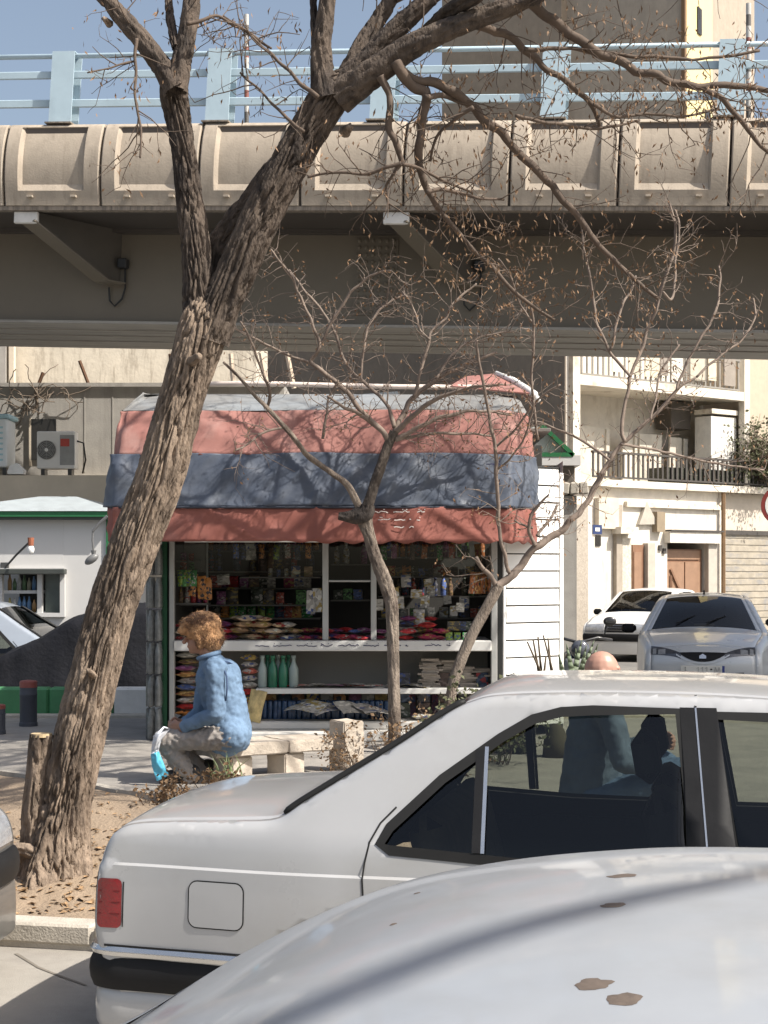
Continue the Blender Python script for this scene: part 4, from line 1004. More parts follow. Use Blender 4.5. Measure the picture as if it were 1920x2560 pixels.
for i, (px, py) in enumerate(((975, 1470), (1016, 1468), (1070, 1466), (985, 1500), (1040, 1496), (1076, 1492), (1000, 1522), (1062, 1520), (1044, 1532), (946, 1526), (1078, 1536), (1120, 1510), (1150, 1530), (1135, 1540), (1160, 1520))):
    hang(px, py, .12+.1*(i % 3), 'card', 'paper', 'small pale paper pinned up in the right bay of the kiosk', 'paper', 'papers pinned in the right bay', rg.uniform(.7, 1.2), 'pinned_paper', rg.uniform(.5, .95))
for i in range(6): hang(1178+i*9, 1484, .10+.012*i, 'bag', 'orange', 'tan glove-like packet hanging in a bunch by the right post', 'packet', 'tan packets bunched by the right post', .42, 'tan_packet', 1.1)
# on the counter
def pile(px0, px1, n, kind, fam, label, cat, group, name, lay=3, sc=(.62, .92), y0=.0, y1=.26):
    zc = kz(1601)+.002
    for l in range(lay):
        for k in range(n - l//2):
            px = lerp(px0, px1, (k+.5+.25*(l % 2))/n); y = KY+rg.uniform(y0, y1)
            put(kind, name, (XP(px, y), y, zc+l*.05), rg.choice(fam) if isinstance(fam, list) else fam, label, cat, group, sc=rg.uniform(*sc))
pile(580, 690, 5, 'flat_bag', 'tan', 'tan sealed snack bag in the heap on the counter behind the seated person', 'bag', 'tan snack bags heaped on the counter', 'snack_bag', 4)
pile(690, 745, 3, 'flat_bag', ['tan', 'paper'], 'pale snack bag stacked at the end of the tan heap', 'bag', 'pale snack bags stacked on the counter', 'snack_bag', 3, sc=(.6, .85))
pile(548, 582, 2, 'flat_bag', 'red', 'dark red snack bag next to the tan heap on the counter', 'bag', 'dark red snack bags on the counter', 'snack_bag', 3)
pile(750, 870, 5, 'flat_bag', 'red', 'dark red packet spread under the mullion on the counter', 'packet', 'dark red packets under the mullion', 'snack_packet', 2, sc=(.6, .85))
pile(870, 960, 4, 'flat_bag', ['red', 'mixed'], 'red or coloured packet on the counter beside the small tree trunk', 'packet', 'coloured packets by the small trunk', 'snack_packet', 2, sc=(.55, .8))
pile(1000, 1110, 4, 'flat_bag', ['red', 'dark', 'red'], 'red striped packet stacked at the right part of the counter', 'packet', 'red striped packets on the counter', 'snack_packet', 4, sc=(.6, .9))
pile(1112, 1175, 3, 'box', 'green', 'green tray box on the counter under the tan bunch', 'box', 'green boxes under the tan bunch', 'tray_box', 1, sc=(.5, .6))
pile(438, 470, 2, 'flat_bag', ['red', 'tan'], 'small bag on the counter against the left post', 'bag', 'small bags against the left post', 'snack_bag', 3, sc=(.4, .5))
put('bag', 'white_packet', (kx(1048), KY+.08, kz(1601)+.12), 'paper', 'crumpled white packet on the red striped stack', 'packet', None, sc=.8)
for i in range(4):
    y = KY+.1; put('box', 'dark_carton', (XP(1128+i*14, y), y+.04, kz(1601)+.075), 'dark', 'black carton behind the green tray boxes', 'box', 'black cartons behind the green trays', sc=.62)
# under the counter: magazines, bottles, newspapers, water
def stack(px, y, z0, n, w, fam, label, group, cat='magazine', name='magazine'):
    for k in range(n):
        put('paper_fold', name, (XP(px, y)+rg.uniform(-.012, .012), y+rg.uniform(-.01, .01), z0+k*.0125*w), rg.choice(fam) if isinstance(fam, list) else fam, label, cat, group, sc=1, scz=w)
zs = PZ+.151
for px, fm, n in ((466, ['mixed', 'red', 'paper', 'orange'], 10),):
    for k in range(n):
        y = KY+.12; o = put('flat_bag', 'snack_packet', (XP(px, y)+rg.uniform(-.01, .02), y, zs+.02+k*.052), rg.choice(fm), 'coloured packet in the tall stack before the left post', 'packet', 'coloured packets stacked by the left post', sc=.95, scz=.8)
for k in range(9):
    y = KY+.10; put('flat_bag', 'snack_packet', (XP(622, y)+rg.uniform(-.012, .012), y, zs+.02+k*.056), rg.choice(['mixed', 'red', 'paper']), 'coloured packet in the stack behind the denim jacket', 'packet', 'coloured packets stacked behind the jacket', sc=.72, scz=.9)
put('bag', 'yellow_packet', (XP(630, KY-.06), KY-.06, PZ+.141), M('yellow_print', (.52, .4, .18), rough=.5, var=.5, ns=16), 'leaning yellow patterned packet beside the denim jacket', 'packet', None, sc=1.15, scz=1.6, tilt=(-.15, .2))
m_gb = M('green_bottle_plastic', (.03, .16, .09), rough=.2, var=.2); m_cb = M('clear_bottle_plastic', (.30, .36, .34), rough=.15, var=.1)
zl = kz(1721)+.001
for i in range(7):
    y = KY+.10+.07*(i % 2); put('bottle', 'detergent_bottle', (XP(656+i*13, y), y, zl), m_gb if i % 3 else m_cb, 'green or clear bottle on the lower shelf under the counter', 'bottle', 'bottles on the lower shelf', sc=1.15, scz=1.18)
for i, px in enumerate((770, 810, 850, 900, 1000, 1040)):
    y = KY+.06; put('newspaper', 'newspaper', (XP(px, y), y+.06, zl+.006*(i % 2)), 'paper', 'open newspaper lying along the lower shelf', 'newspaper', 'newspapers lying on the lower shelf', sc=.75, rz=rg.uniform(-.4, .4))
for px, y in ((1075, KY+.18), (1120, KY+.26), (1165, KY+.2), (1205, KY+.24)):
    for k in range(rg.randint(9, 15)):
        put('paper_fold', 'newspaper_bundle', (XP(px, y)+rg.uniform(-.025, .025), y+rg.uniform(-.015, .015), zl+k*.0165), M('aged_newsprint', (.29, .25, .21), rough=.9, var=.2, ns=8, rnd=.25), 'folded newspaper in the tall stacks beside the leaning sapling', 'newspaper', 'stacked newspapers beside the sapling', sc=.42+.1*rg.random(), rz=rg.uniform(-.3, .3), scz=1.3)
for i, px in enumerate((770, 815, 890, 940)):
    y = KY-.02; o = put('newspaper', 'newspaper', (XP(px, y), y-.02, kz(1768)-.01*i), 'paper', 'rumpled newspaper sheet on the water packs below the lower shelf', 'newspaper', 'newspapers on the water packs', sc=.95, rz=rg.uniform(-.6, .6), tilt=(rg.uniform(.1, .35), rg.uniform(-.15, .15)))
mw = M('blue_water_pack', (.02, .045, .10), rough=.25, var=.5, ns=24, bump=.3, bs=40)
for i in range(9):
    x = lerp(kx(655), kx(985), (i+.5)/9); t = thing('water_pack', 'blue wrapped water bottle pack under the lower shelf', 'bottle pack', (x, KY+.1, PZ+.141), 0, 'blue water packs under the lower shelf')
    for a in range(3):
        for b in range(2): part('bottle', PM['can'], t, (-.045+a*.045, -.03+b*.06, 0.), scale=(.68, .68, 1.25)).data.materials
    for c in t.children: c.material_slots[0].link = 'OBJECT'; c.material_slots[0].material = mw
for px in (1010, 1060, 1110, 1160, 1205):
    for k in range(3): put('box', 'carton', (XP(px, KY+.2), KY+.2, PZ+.152+k*.122), 'dark', 'dark carton stored low behind the dry bush', 'box', 'dark cartons behind the dry bush', sc=1., rz=0)

for i, px in enumerate((700, 735, 790, 840, 880, 925)):
    y = KY+.16; put('paper_fold', 'magazine', (XP(px, y), y, zl+.012), rg.choice(['mixed', 'paper', 'red']), 'flat magazine at the back of the lower shelf', 'magazine', 'magazines flat on the lower shelf', sc=.55, rz=rg.uniform(-.4, .4))
for i in range(16):
    px = lerp(660, 1215, (i+.5)/16); y = KY+.30; put('card', 'standing_magazine', (XP(px, y), y, zs), rg.choice(['mixed', 'dark', 'paper', 'red', 'orange']), 'magazine standing upright behind the water packs', 'magazine', 'magazines standing behind the water packs', sc=1.25, scz=1.9, rz=0, tilt=(-.12, rg.uniform(-.05, .05)))
for i in range(9):
    px = lerp(1040, 1215, (i+.5)/9); y = KY+.04; put('flat_bag', 'bundle', (XP(px, y), y, zs), rg.choice(['paper', 'tan', 'mixed']), 'small tied bundle on the floor of the right bay', 'bundle', 'bundles on the floor of the right bay', sc=.7)
for i, (px, py) in enumerate(((590, 1362), (610, 1364), (655, 1362), (690, 1365), (720, 1362), (745, 1366), (770, 1362), (960, 1366), (985, 1362), (1030, 1366), (1060, 1363), (1100, 1366), (1130, 1362), (1160, 1366), (1195, 1362))):
    hang(px, py+34, .3+.05*(i % 4), 'bag', ['mixed', 'dark', 'orange', 'green'][i % 4], 'small packet hung in a row under the kiosk ceiling', 'packet', 'packets hung in a row under the ceiling', .42, scz=.75)
# stacked clear bottle packs beside the left post
m_pet = M('clear_shrink_plastic', (.33, .335, .33), rough=.18, var=.25, ns=22, bump=.5, bs=35, spec=.8)
pb = MB().lathe([(.020, 0), (.027, .02), (.026, .11), (.027, .13), (.022, .19), (.010, .225), (.010, .245)], seg=8).mesh('bottle', m_pet, True)
WZ = [1808, 1722, 1640, 1556, 1472]
labs = ['lowest clear bottle pack of the stack beside the kiosk, on the footway', 'second clear bottle pack up in the stack beside the kiosk', 'middle clear bottle pack of the stack beside the kiosk', 'fourth clear bottle pack up in the stack beside the kiosk', 'topmost clear bottle pack of the stack beside the kiosk']
zp = PZ
for i in range(6):
    z0 = PZ + i*.263
    if i == 5: lab = 'loose clear bottle pack tucked up under the awning on the stack'
    else: lab = labs[i]
    t = thing('bottle_pack', lab, 'bottle pack', (kx(391), KY-.04, z0), 0, 'clear bottle packs stacked by the kiosk')
    for a in range(2):
        for b in range(4): part('bottle', pb, t, (-.029+a*.058, -.09+b*.058, 0.))
    wr = MB(); wr.grid(lambda u, v: (lambda an: Vector((.062*max(-1, min(1, 1.35*cos(an)))+.003*noise.noise(Vector((u*20, v*8, i))), .125*max(-1, min(1, 1.35*sin(an))), .004+v*.246)))(u*2*pi), 36, 6)
    wr.build('shrink_wrap', glass('shrink_wrap_film', (.82, .83, .83), rough=.12, ior=1.35), t, local=True, smooth=True)
# ================================================================== CARS
m_pA = M('paint_pale_silver', (.37, .372, .376), rough=.3, var=.04, ns=3, bump=0, coat=.8, spec=.5, col2=(.315, .308, .295), col2at=(.48, .8))
m_pB = M('paint_cool_silver', (.32, .338, .362), rough=.42, metal=.1, var=.07, ns=4, bump=0, coat=.35, col2=(.275, .275, .272), col2at=(.48, .75))
m_pW = M('paint_white', (.68, .67, .65), rough=.35, var=.03, ns=3, bump=0, coat=.5)
m_pG = M('paint_blue_grey', (.50, .52, .545), rough=.3, metal=.1, var=.03, ns=3, bump=0, coat=.7)
m_pD = M('paint_dark_grey', (.11, .108, .105), rough=.35, metal=.2, var=.04, ns=3, bump=0, coat=.6)
m_blk = M('black_trim', (.012, .012, .013), rough=.55, var=.15, bump=.05, spec=.2)
m_gap = M('panel_gap_black', (.008, .008, .008), rough=.8, bump=0)
m_seal = M('rubber_seal', (.016, .016, .016), rough=.6, bump=0, spec=.2)
m_chr = M('bright_trim', (.62, .62, .62), rough=.25, metal=.9, var=.03, bump=0)
m_int = M('car_interior_dark', (.010, .0095, .009), rough=.85, var=.2, ns=12)
m_seat = M('seat_fabric', (.028, .025, .022), rough=.9, var=.2, ns=14)
m_seatr = M('rear_seat_cloth', (.14, .105, .07), rough=.9, var=.25, ns=12)
m_seatb = M('beige_seat_trim', (.40, .31, .21), rough=.85, var=.15, ns=9)
m_tyre = M('tyre_rubber', (.018, .018, .018), rough=.85, var=.2)
m_rim = M('wheel_rim', (.36, .36, .36), rough=.4, metal=.7)
m_lampr = M('red_lamp_lens', (.19, .006, .009), rough=.12, var=.2, ns=20, bump=.2, bs=120, coat=.6)
m_lampc = M('clear_lamp_lens', (.26, .27, .29), rough=.1, var=.25, ns=14, bump=.2, bs=60, coat=1)
m_lampd = M('smoked_lamp_lens', (.06, .065, .08), rough=.08, var=.4, ns=10, coat=1)
m_plate = M('number_plate_white', (.62, .61, .57), rough=.5)
m_cg = glass('car_glass', (.50, .53, .49), rough=.01, ior=1.5, refl=.9)
m_cgd = glass('car_glass_dark', (.22, .24, .24), rough=.01, ior=1.5, refl=.9)

def inpoly(x, z, P):
    c = False; n = len(P); j = n-1
    for i in range(n):
        xi, zi = P[i]; xj, zj = P[j]
        if (zi > z) != (zj > z) and x < (xj-xi)*(z-zi)/(zj-zi)+xi: c = not c
        j = i
    return c

class Car:
    def __init__(s, ctrl, L_, wmax, belt, tum, crease, wheels, wr, zbot, tt=.07, nt_=.10, r=.04, glass_m=None):
        s.O = catmull(ctrl, 6); s.L = L_; s.wmax = wmax; s.belt = belt; s.tum = tum; s.crease = crease; s.wh = wheels; s.wr = wr; s.zbot = zbot
        s.tt = tt; s.nt = nt_; s.r = r; s.N = len(s.O)-1
        s.nrm = []
        for i in range(len(s.O)):
            a = s.O[max(0, i-1)]; b = s.O[min(s.N, i+1)]; d = Vector((b[0]-a[0], b[1]-a[1])); d.normalize(); s.nrm.append((-d.y, d.x))
        s.glass = glass_m or m_cg
    def dist(s, x, z):
        best = 9.
        for (a, b, _), (c, d, _) in zip(s.O, s.O[1:]):
            if min(a, c)-.08 > x or max(a, c)+.08 < x: continue
            vx, vz = c-a, d-b; l = vx*vx+vz*vz
            t = 0 if l == 0 else max(0, min(1, ((x-a)*vx+(z-b)*vz)/l)); q = (x-a-vx*t)**2+(z-b-vz*t)**2
            if q < best: best = q
        return sqrt(best)
    def W0(s, x, z):
        w_ = s.wmax - s.tt*(1-sm(x/.9))**1.4 - s.nt*(1-sm((s.L-x)/1.0))**1.4
        if z < .5: w_ -= .035*((.5-z)/.35)**2
        elif z < s.belt: w_ -= .028*((z-.5)/(s.belt-.5))**2
        else: w_ -= .028 + s.tum*(z-s.belt)
        if s.crease:
            if z < s.crease-.006: w_ += .013
            elif z < s.crease+.001: w_ += .013*(s.crease+.001-z)/.007
        return w_
    def W(s, x, z):
        w_ = s.W0(x, z); d = s.dist(x, z)
        if d < s.r: w_ -= s.r - sqrt(max(0, s.r**2-(s.r-d)**2))
        return w_
    def pt(s, x, z, side=-1, off=0.): return Vector((x, side*(s.W(x, z)+off), z))
    def top(s, k, v, off=0.):
        k = max(0, min(s.N, k)); i = min(int(k), s.N-1); f = k-i
        x, z, c = (lerp(s.O[i][q], s.O[i+1][q], f) for q in range(3)); nx, nz = (lerp(s.nrm[i][q], s.nrm[i+1][q], f) for q in range(2))
        e = c*(1-abs(v)**2.3) + off
        return Vector((x+nx*e, v*(s.W0(x, z)-s.r), z+nz*e))
    def k_at(s, x=None, z=None, front=False):
        """outline parameter for a given x on the upper side, or a given z on tail / nose"""
        rng = range(s.N) if not front else range(s.N-1, -1, -1)
        for i in rng:
            a, b = s.O[i], s.O[i+1]
            if x is not None and a[0] <= x <= b[0]: return i+(x-a[0])/max(1e-9, b[0]-a[0])
            if z is not None and min(a[1], b[1]) <= z <= max(a[1], b[1]) and abs(b[1]-a[1]) > 1e-6: return i+(z-a[1])/(b[1]-a[1])
        return 0
    def side_skin(s, holes):
        bot = [(s.L-.05, s.zbot)]
        for cx in sorted(s.wh, reverse=True):
            R = s.wr+.022; a0 = math.asin(min(1, (s.zbot-s.wr)/R))
            for q in range(13): a = lerp(a0, pi-a0, q/12.); bot.append((cx+R*cos(a), s.wr+R*sin(a)))
        bot.append((.12, s.zbot)); bot.append((.02, .33))
        out = [(a, b) for a, b, _ in s.O]; poly = out + bot
        pts = list(poly); n = len(pts); edges = [(i, (i+1) % n) for i in range(n)]
        for h in holes:
            b = len(pts); pts += h; m = len(h); edges += [(b+i, b+(i+1) % m) for i in range(m)]
        nfix = len(pts); hard = []
        if s.crease: pass
        for (x, z, _), (nx, nz) in zip(s.O, s.nrm):
            for d in (.004, .011, .02, .03, .041): pts.append((x-nx*d, z-nz*d))
        if s.crease:
            x = .02
            while x < s.L:
                for dz in (-.014, .010): pts.append((x, s.crease+dz))
                x += .03
            for dz in (-.006, .0015):
                b = len(pts); x = .03; m = 0
                while x < s.L-.12: pts.append((x, s.crease+dz)); x += .03; m += 1
                edges += [(b+i, b+i+1) for i in range(m-1)]; hard += list(range(b, b+m))
        x = .02
        while x < s.L:
            z = s.zbot+.03
            while z < 1.5:
                pts.append((x+.011*((int(z*100)) % 2), z)); z += .042
            x += .045
        keep = pts[:nfix]; remap = {i: i for i in range(nfix)}; hs_ = set(hard)
        for i in range(nfix, len(pts)):
            p = pts[i]
            if i in hs_ or (inpoly(p[0], p[1], poly) and not any(inpoly(p[0], p[1], h) for h in holes) and not (s.crease and abs(p[1]-s.crease) < .013 and i not in hs_ and s.dist(*p) > .06 and abs(abs(p[1]-s.crease-(-.002))-.012) > .002)):
                remap[i] = len(keep); keep.append(p)
        edges = [(remap[a], remap[b]) for a, b in edges]
        r = delaunay_2d_cdt([Vector(p) for p in keep], edges, [], 0, 1e-5)
        vs, fs = r[0], r[2]; tris = []
        for f in fs:
            cx = sum(vs[i].x for i in f)/3; cz = sum(vs[i].y for i in f)/3
            if inpoly(cx, cz, poly) and not any(inpoly(cx, cz, h) for h in holes): tris.append(f)
        return vs, tris
    def fill2d(s, poly, step=.05):
        n = len(poly); pts = list(poly); xs = [p[0] for p in poly]; zs_ = [p[1] for p in poly]
        x = min(xs)+step/2
        while x < max(xs):
            z = min(zs_)+step/2
            while z < max(zs_):
                if inpoly(x, z, poly): pts.append((x, z))
                z += step
            x += step
        r = delaunay_2d_cdt([Vector(p) for p in pts], [(i, (i+1) % n) for i in range(n)], [], 0, 1e-5)
        return r[0], [f for f in r[2] if inpoly(sum(r[0][i].x for i in f)/3, sum(r[0][i].y for i in f)/3, poly)]
    def patch(s, poly, side, off, step=.05):
        vs, fs = s.fill2d(poly, step); mb = MB()
        o_ = fs if side < 0 else [f[::-1] for f in fs]
        mb.add([s.pt(p.x, p.y, side, off) for p in vs], o_); return mb
    def ribbon(s, path, wdt, side, off, closed=False, thick=0.):
        P = [Vector((a, b)) for a, b in path]; n = len(P); L1 = []; L2 = []
        for i in range(n):
            a = P[i-1] if (i > 0 or closed) else P[i]; b = P[(i+1) % n] if (i < n-1 or closed) else P[i]
            d = (b-a); d.normalize(); nn = Vector((-d.y, d.x))*wdt/2; L1.append(P[i]+nn); L2.append(P[i]-nn)
        mb = MB(); vs = [s.pt(p.x, p.y, side, off) for p in L1] + [s.pt(p.x, p.y, side, off) for p in L2]; m = n if closed else n-1
        fs = [(i, n+i, n+(i+1) % n, (i+1) % n) for i in range(m)]
        mb.add(vs, fs if side < 0 else [f[::-1] for f in fs]); return mb
    def tgrid(s, k0, k1, v0, v1, off=0., nu=14, nv=20):
        mb = MB(); mb.grid(lambda u, t: s.top(lerp(k0, k1, u), lerp(v0, v1, t), off), nu, nv); return mb

def rrect(x0, x1, z0, z1, r, n=5):
    out = []
    for cx, cz, a in ((x1-r, z0+r, -pi/2), (x1-r, z1-r, 0), (x0+r, z1-r, pi/2), (x0+r, z0+r, pi)):
        for i in range(n+1): t = a+pi/2*i/n; out.append((cx+r*cos(t), cz+r*sin(t)))
    return out
def inset(poly, d):
    n = len(poly); out = []
    ar = sum(poly[i][0]*poly[(i+1) % n][1]-poly[(i+1) % n][0]*poly[i][1] for i in range(n))
    sg = 1 if ar > 0 else -1
    for i in range(n):
        a, b, c = Vector(poly[i-1]), Vector(poly[i]), Vector(poly[(i+1) % n])
        d1 = (b-a).normalized(); d2 = (c-b).normalized(); n1 = Vector((-d1.y, d1.x)); n2 = Vector((-d2.y, d2.x)); m = (n1+n2)
        m = m/max(.5, m.length_squared/2) ; out.append(tuple(b+m*.5*2*d*sg*.5 if False else b+m*d*sg/1.0*.5*1.0))
    return out
def wheel(root, x, y, R, side):
    t = MB().lathe([(R*.66, -.085), (R*.93, -.09), (R, -.06), (R, .06), (R*.93, .09), (R*.66, .085)], (0, 0, 0), 28, 'y').mesh('wheel', m_tyre, True)
    wh = part('wheel', t, root, (x, y, R))
    rm = MB(); rm.lathe([(R*.68, -.07), (R*.64, -.085), (R*.60, -.06), (R*.25, -.045), (R*.22, -.07), (R*.05, -.072)], (0, 0, 0), 24, 'y')
    me = rm.mesh('rim', m_rim, True)
    if side > 0: me.transform(Matrix.Diagonal((1, -1, 1, 1))); me.flip_normals()
    part('rim', me, wh)
def seat(root, x, y, w_, ztop, head=True, mat=None):
    mat = mat or m_seat
    b = MB(); b.obox((x, y, (.42+ztop)/2), (.13, w_, ztop-.42), ry=radians(-14), bev=.05); o = b.build('seat_back', mat, root, local=True, smooth=True)
    c = MB(); c.obox((x+.28, y, .42), (.5, w_, .14), bev=.05); c.build('seat_cushion', mat, root, local=True, smooth=True)
    if head:
        h = MB(); h.obox((x-.115, y, ztop+.12), (.09, w_*.55, .19), ry=radians(-10), bev=.045); h.build('headrest', mat, root, local=True, smooth=True)

def build_car(c, paint, holes, kroof, spec):
    """one car as an Empty with its parts, in car coordinates (tail x=0, ground z=0)"""
    root = bpy.data.objects.new('parked_car', None); COL.objects.link(root)
    vs, tris = c.side_skin(holes)
    for sd_ in (-1, 1):
        mb = MB(); mb.add([c.pt(p.x, p.y, sd_) for p in vs], tris if sd_ < 0 else [f[::-1] for f in tris])
        o = mb.build('body_side', [paint, m_int], root, local=True, smooth=True); solidify(o, .028, -1, in_mat=1)
        o.data.set_sharp_from_angle(angle=radians(50))
        for nm, h, fr in zip(('rear_side_window', 'front_side_window'), holes, spec['frames']):
            g = c.patch(h, sd_, -.012, .06).build(nm, c.glass, root, local=True, smooth=True)
            c.ribbon(h, .034, sd_, .003, closed=True).build('window_seal', m_seal, g, local=True, smooth=True)
            for path, wd, mt in fr: c.ribbon(path, wd, sd_, .004).build('glass_divider', mt, g, local=True, smooth=True)
        for poly, mt, nm in spec['patches']: c.patch(poly, sd_, .0035, .05).build(nm, mt, root, local=True, smooth=True)
        for path, wd in spec['gaps']: c.ribbon(path, wd, sd_, .0022).build('door_gap', m_gap, root, local=True)
        for path, wd in spec['handles']:
            p0, p1 = path; MB().tube([c.pt(p0[0], p0[1], sd_, .012), c.pt((p0[0]+p1[0])/2, (p0[1]+p1[1])/2, sd_, .022), c.pt(p1[0], p1[1], sd_, .012)], wd, 8).build('door_handle', m_blk, root, local=True, smooth=True)
    for nm, k0, k1, v0, v1, mt, off, nu, nv in spec['tops']:
        o = c.tgrid(k0, k1, v0, v1, off, nu, nv).build(nm, [mt, m_int] if mt is paint else mt, root, local=True, smooth=True)
        if mt is paint: solidify(o, .02, -1, in_mat=1)
    # floor, seats, dash, wheel
    MB().box(.15, c.L-.2, -.62, .62, .20, .30).build('floor', m_int, root, local=True)
    MB().box(spec['parcel'][0], spec['parcel'][1], -.62, .62, spec['parcel'][2]-.03, spec['parcel'][2]).build('parcel_shelf', m_int, root, local=True)
    sx = spec['seats']
    for y in (-.36, .36): seat(root, sx[1], y, .46, sx[3])
    seat(root, sx[0], 0, 1.2, sx[2], head=False, mat=m_seatr)
    for y in (-.36, .36):
        h = MB(); h.obox((sx[0]-.1, y, sx[2]+.08), (.08, .26, .15), ry=radians(-12), bev=.04); h.build('headrest', m_seat, root, local=True, smooth=True)
    MB().box(spec['dash'][0], spec['dash'][1], -.64, .64, .5, spec['dash'][2], .05).build('dashboard', m_int, root, local=True, smooth=True)
    a = MB(); ctr = Vector((spec['dash'][0]-.12, .36, spec['dash'][2]-.02)); a.tube([ctr+Vector((.05*sin(t*pi/12), .18*cos(t*pi/12), .17*sin(t*pi/12))) for t in range(24)], .014, 6, closed=True)
    a.build('steering_wheel', m_int, root, local=True, smooth=True)
    for x in c.wh:
        for sd_ in (-1, 1): wheel(root, x, sd_*(c.wmax-.115), c.wr, sd_)
    for x0, x1 in ((c.wh[0]+.36, c.wh[1]-.36),): MB().box(x0, x1, -c.wmax+.05, c.wmax-.05, .17, c.zbot+.03).build('sill', m_blk, root, local=True)
    return root

def sweep_bumper(c, front, z0, z1, out, xin, mat, name, root, depth=.05, round_=.02):
    """bumper bar wrapped round an end: plan path offset from the body"""
    x_end = c.L if front else -.045; sgn = 1 if front else -1; zc = (z0+z1)/2
    def side(d): x = x_end - sgn*d; return (x, c.W0(x, zc)+.016)
    w1 = c.W0(x_end - sgn*.08, zc)+.014
    half = [side(xin), side(xin*.7), side(.30), side(.16), (x_end - sgn*.06, w1-.006), (x_end + sgn*(out*.35), w1-.05), (x_end + sgn*out*.9, w1-.13), (x_end + sgn*(out+.015), w1-.26), (x_end + sgn*(out+.04), w1*.35)]
    path = [(a, -b) for a, b in half] + [(x_end + sgn*(out+.048), 0)] + [(a, b) for a, b in half[::-1]]
    P = [Vector((a, b, 0)) for a, b in catmull(path, 4)]
    h = z1-z0; r = min(round_, h*.45)
    sec = [(-depth, z0), (-r*.4, z0), (0, z0+r), (.004, (z0+z1)/2), (0, z1-r), (-r*.5, z1), (-depth, z1)]
    vs = []
    for i, p in enumerate(P):
        d = P[min(i+1, len(P)-1)]-P[max(i-1, 0)]; nn = Vector((d.y, -d.x, 0)).normalized()
        if not front: nn = -nn
        for a, z in sec: vs.append(p+nn*a+Vector((0, 0, z)))
    m = len(sec); fs = [(i*m+j, i*m+(j+1) % m, (i+1)*m+(j+1) % m, (i+1)*m+j) for i in range(len(P)-1) for j in range(m)]
    fs += [tuple(range(m)), tuple(range((len(P)-1)*m, len(P)*m))[::-1]]
    if front: fs = [f[::-1] for f in fs]
    return MB().add(vs, fs).build(name, mat, root, local=True, smooth=False, auto=40)

# ---------------- the three-box saloon (the pale silver one and its look-alikes)
ctrlA = [(-.02, .41, .05), (-.045, .50, .06), (-.046, .62, .055), (-.036, .74, .05), (-.012, .82, .04), (.02, .862, .03), (.085, .888, .026), (.25, .902, .03), (.48, .915, .03), (.63, .93, .025), (.72, .985, .012), (.88, 1.085, .012), (1.05, 1.19, .012),
         (1.20, 1.29, .016), (1.30, 1.342, .026), (1.42, 1.366, .038), (1.75, 1.378, .036), (2.15, 1.374, .036), (2.48, 1.352, .036), (2.66, 1.305, .04), (2.95, 1.12, .07), (3.22, .955, .06), (3.33, .905, .035), (3.5, .875, .035), (3.9, .82, .035), (4.2, .755, .035), (4.31, .71, .04), (4.36, .64, .06), (4.375, .54, .07), (4.36, .40, .06)]
cA = Car(ctrlA, 4.38, .845, .85, .43, .753, (.86, 3.53), .29, .24)
def ca(px, py, ins=.0):
    """photograph point on the near flank of the silver saloon -> (x, z) in car coordinates"""
    k = (px-960)/4000.; Tx, Ty = -1.017+.208*ins, 5.69+.978*ins
    t = (k*Ty-Tx)/(.978+k*.208); return (t, CAMZ+.12-(py-HY)*(Ty-.208*t)/4000.)
hole_r = [ca(*p) for p in ((952, 2108, .05), (975, 2068, .06), (1105, 1948, .12), (1250, 1846, .16), (1330, 1800, .18), (1400, 1782, .19), (1480, 1778, .19), (1698, 1781, .19))]
xe = hole_r[-1][0]; hole_r += [(xe+.055, .81), ca(1320, 2160, .03), (ca(975, 2124, .04))]
xb = ca(1812, 1790, .19)[0]
hole_f = [(xb+.05, .80), (xb-.01, 1.10), (xb-.035, 1.31), (2.42, 1.305), (2.60, 1.255), (2.80, 1.13), (3.0, 1.0), (3.14, .895), (3.13, .82), (2.9, .80)]
hole_r = [tuple(p) for p in hole_r]
qx = ca(1203, 1875, .15); qb = ca(1190, 2140, .03)
div = [(qx[0]-.005, qx[1]-.0), (qb[0], qb[1]+.01)]
div2 = [(div[0][0]+.022, div[0][1]+.01), (div[1][0]+.022, div[1][1])]
flap = rrect(*(ca(465, 2340)[0], ca(605, 2340)[0]), ca(500, 2322)[1], ca(500, 2209)[1], .03)
b0, b1, b2 = ca(1698, 1790, .19)[0], ca(1738, 1790, .19)[0], xb
gapline = [ca(*p) for p in ((985, 2022, .04), (945, 2062, .02), (918, 2110, 0), (908, 2160, 0), (905, 2200, 0), (908, 2240, 0), (918, 2275, 0), (940, 2330, 0), (960, 2400, 0))]
gaptop = [ca(1738, 1742, .2), ca(1738, 1770, .2)]
specA = dict(
    frames=[[([tuple(lerp(div[0][c_], div[1][c_], t_/10.) for c_ in (0, 1)) for t_ in range(11)], .030, m_blk), ([tuple(lerp(div2[0][c_], div2[1][c_], t_/10.) for c_ in (0, 1)) for t_ in range(11)], .013, m_chr)], []],
    patches=[([(b0+.0, 1.335), (b0+.02, 1.1), (b0+.03, .79), (b2+.05, .79), (b2-.028, 1.335)], m_blk, 'door_pillar'),
             (inset(flap, .0), None, 'fuel_flap'),
             (rrect(-.030, .066, .525, .70, .02), m_lampr, 'tail_lamp_side')],
    gaps=[(gapline, .0065), (flap+[flap[0]], .009), (gaptop, .008), ([(b1+.05, .785), (b1+.055, .6), (b1+.045, .3)], .008), ([(3.16, .87), (3.18, .7), (3.15, .35)], .008), ([(.0, .462), (.6, .462)], .008), ([(.07, .53), (.072, .69)], .005)],
    handles=[((1.62, .72), (1.80, .715), ) and (((1.62, .70), (1.80, .70)), .014), (((2.75, .69), (2.93, .69)), .014)],
    parcel=(.62, 1.05, .90), seats=(1.18, 2.02, .93, 1.02), dash=(3.0, 3.4, .86))
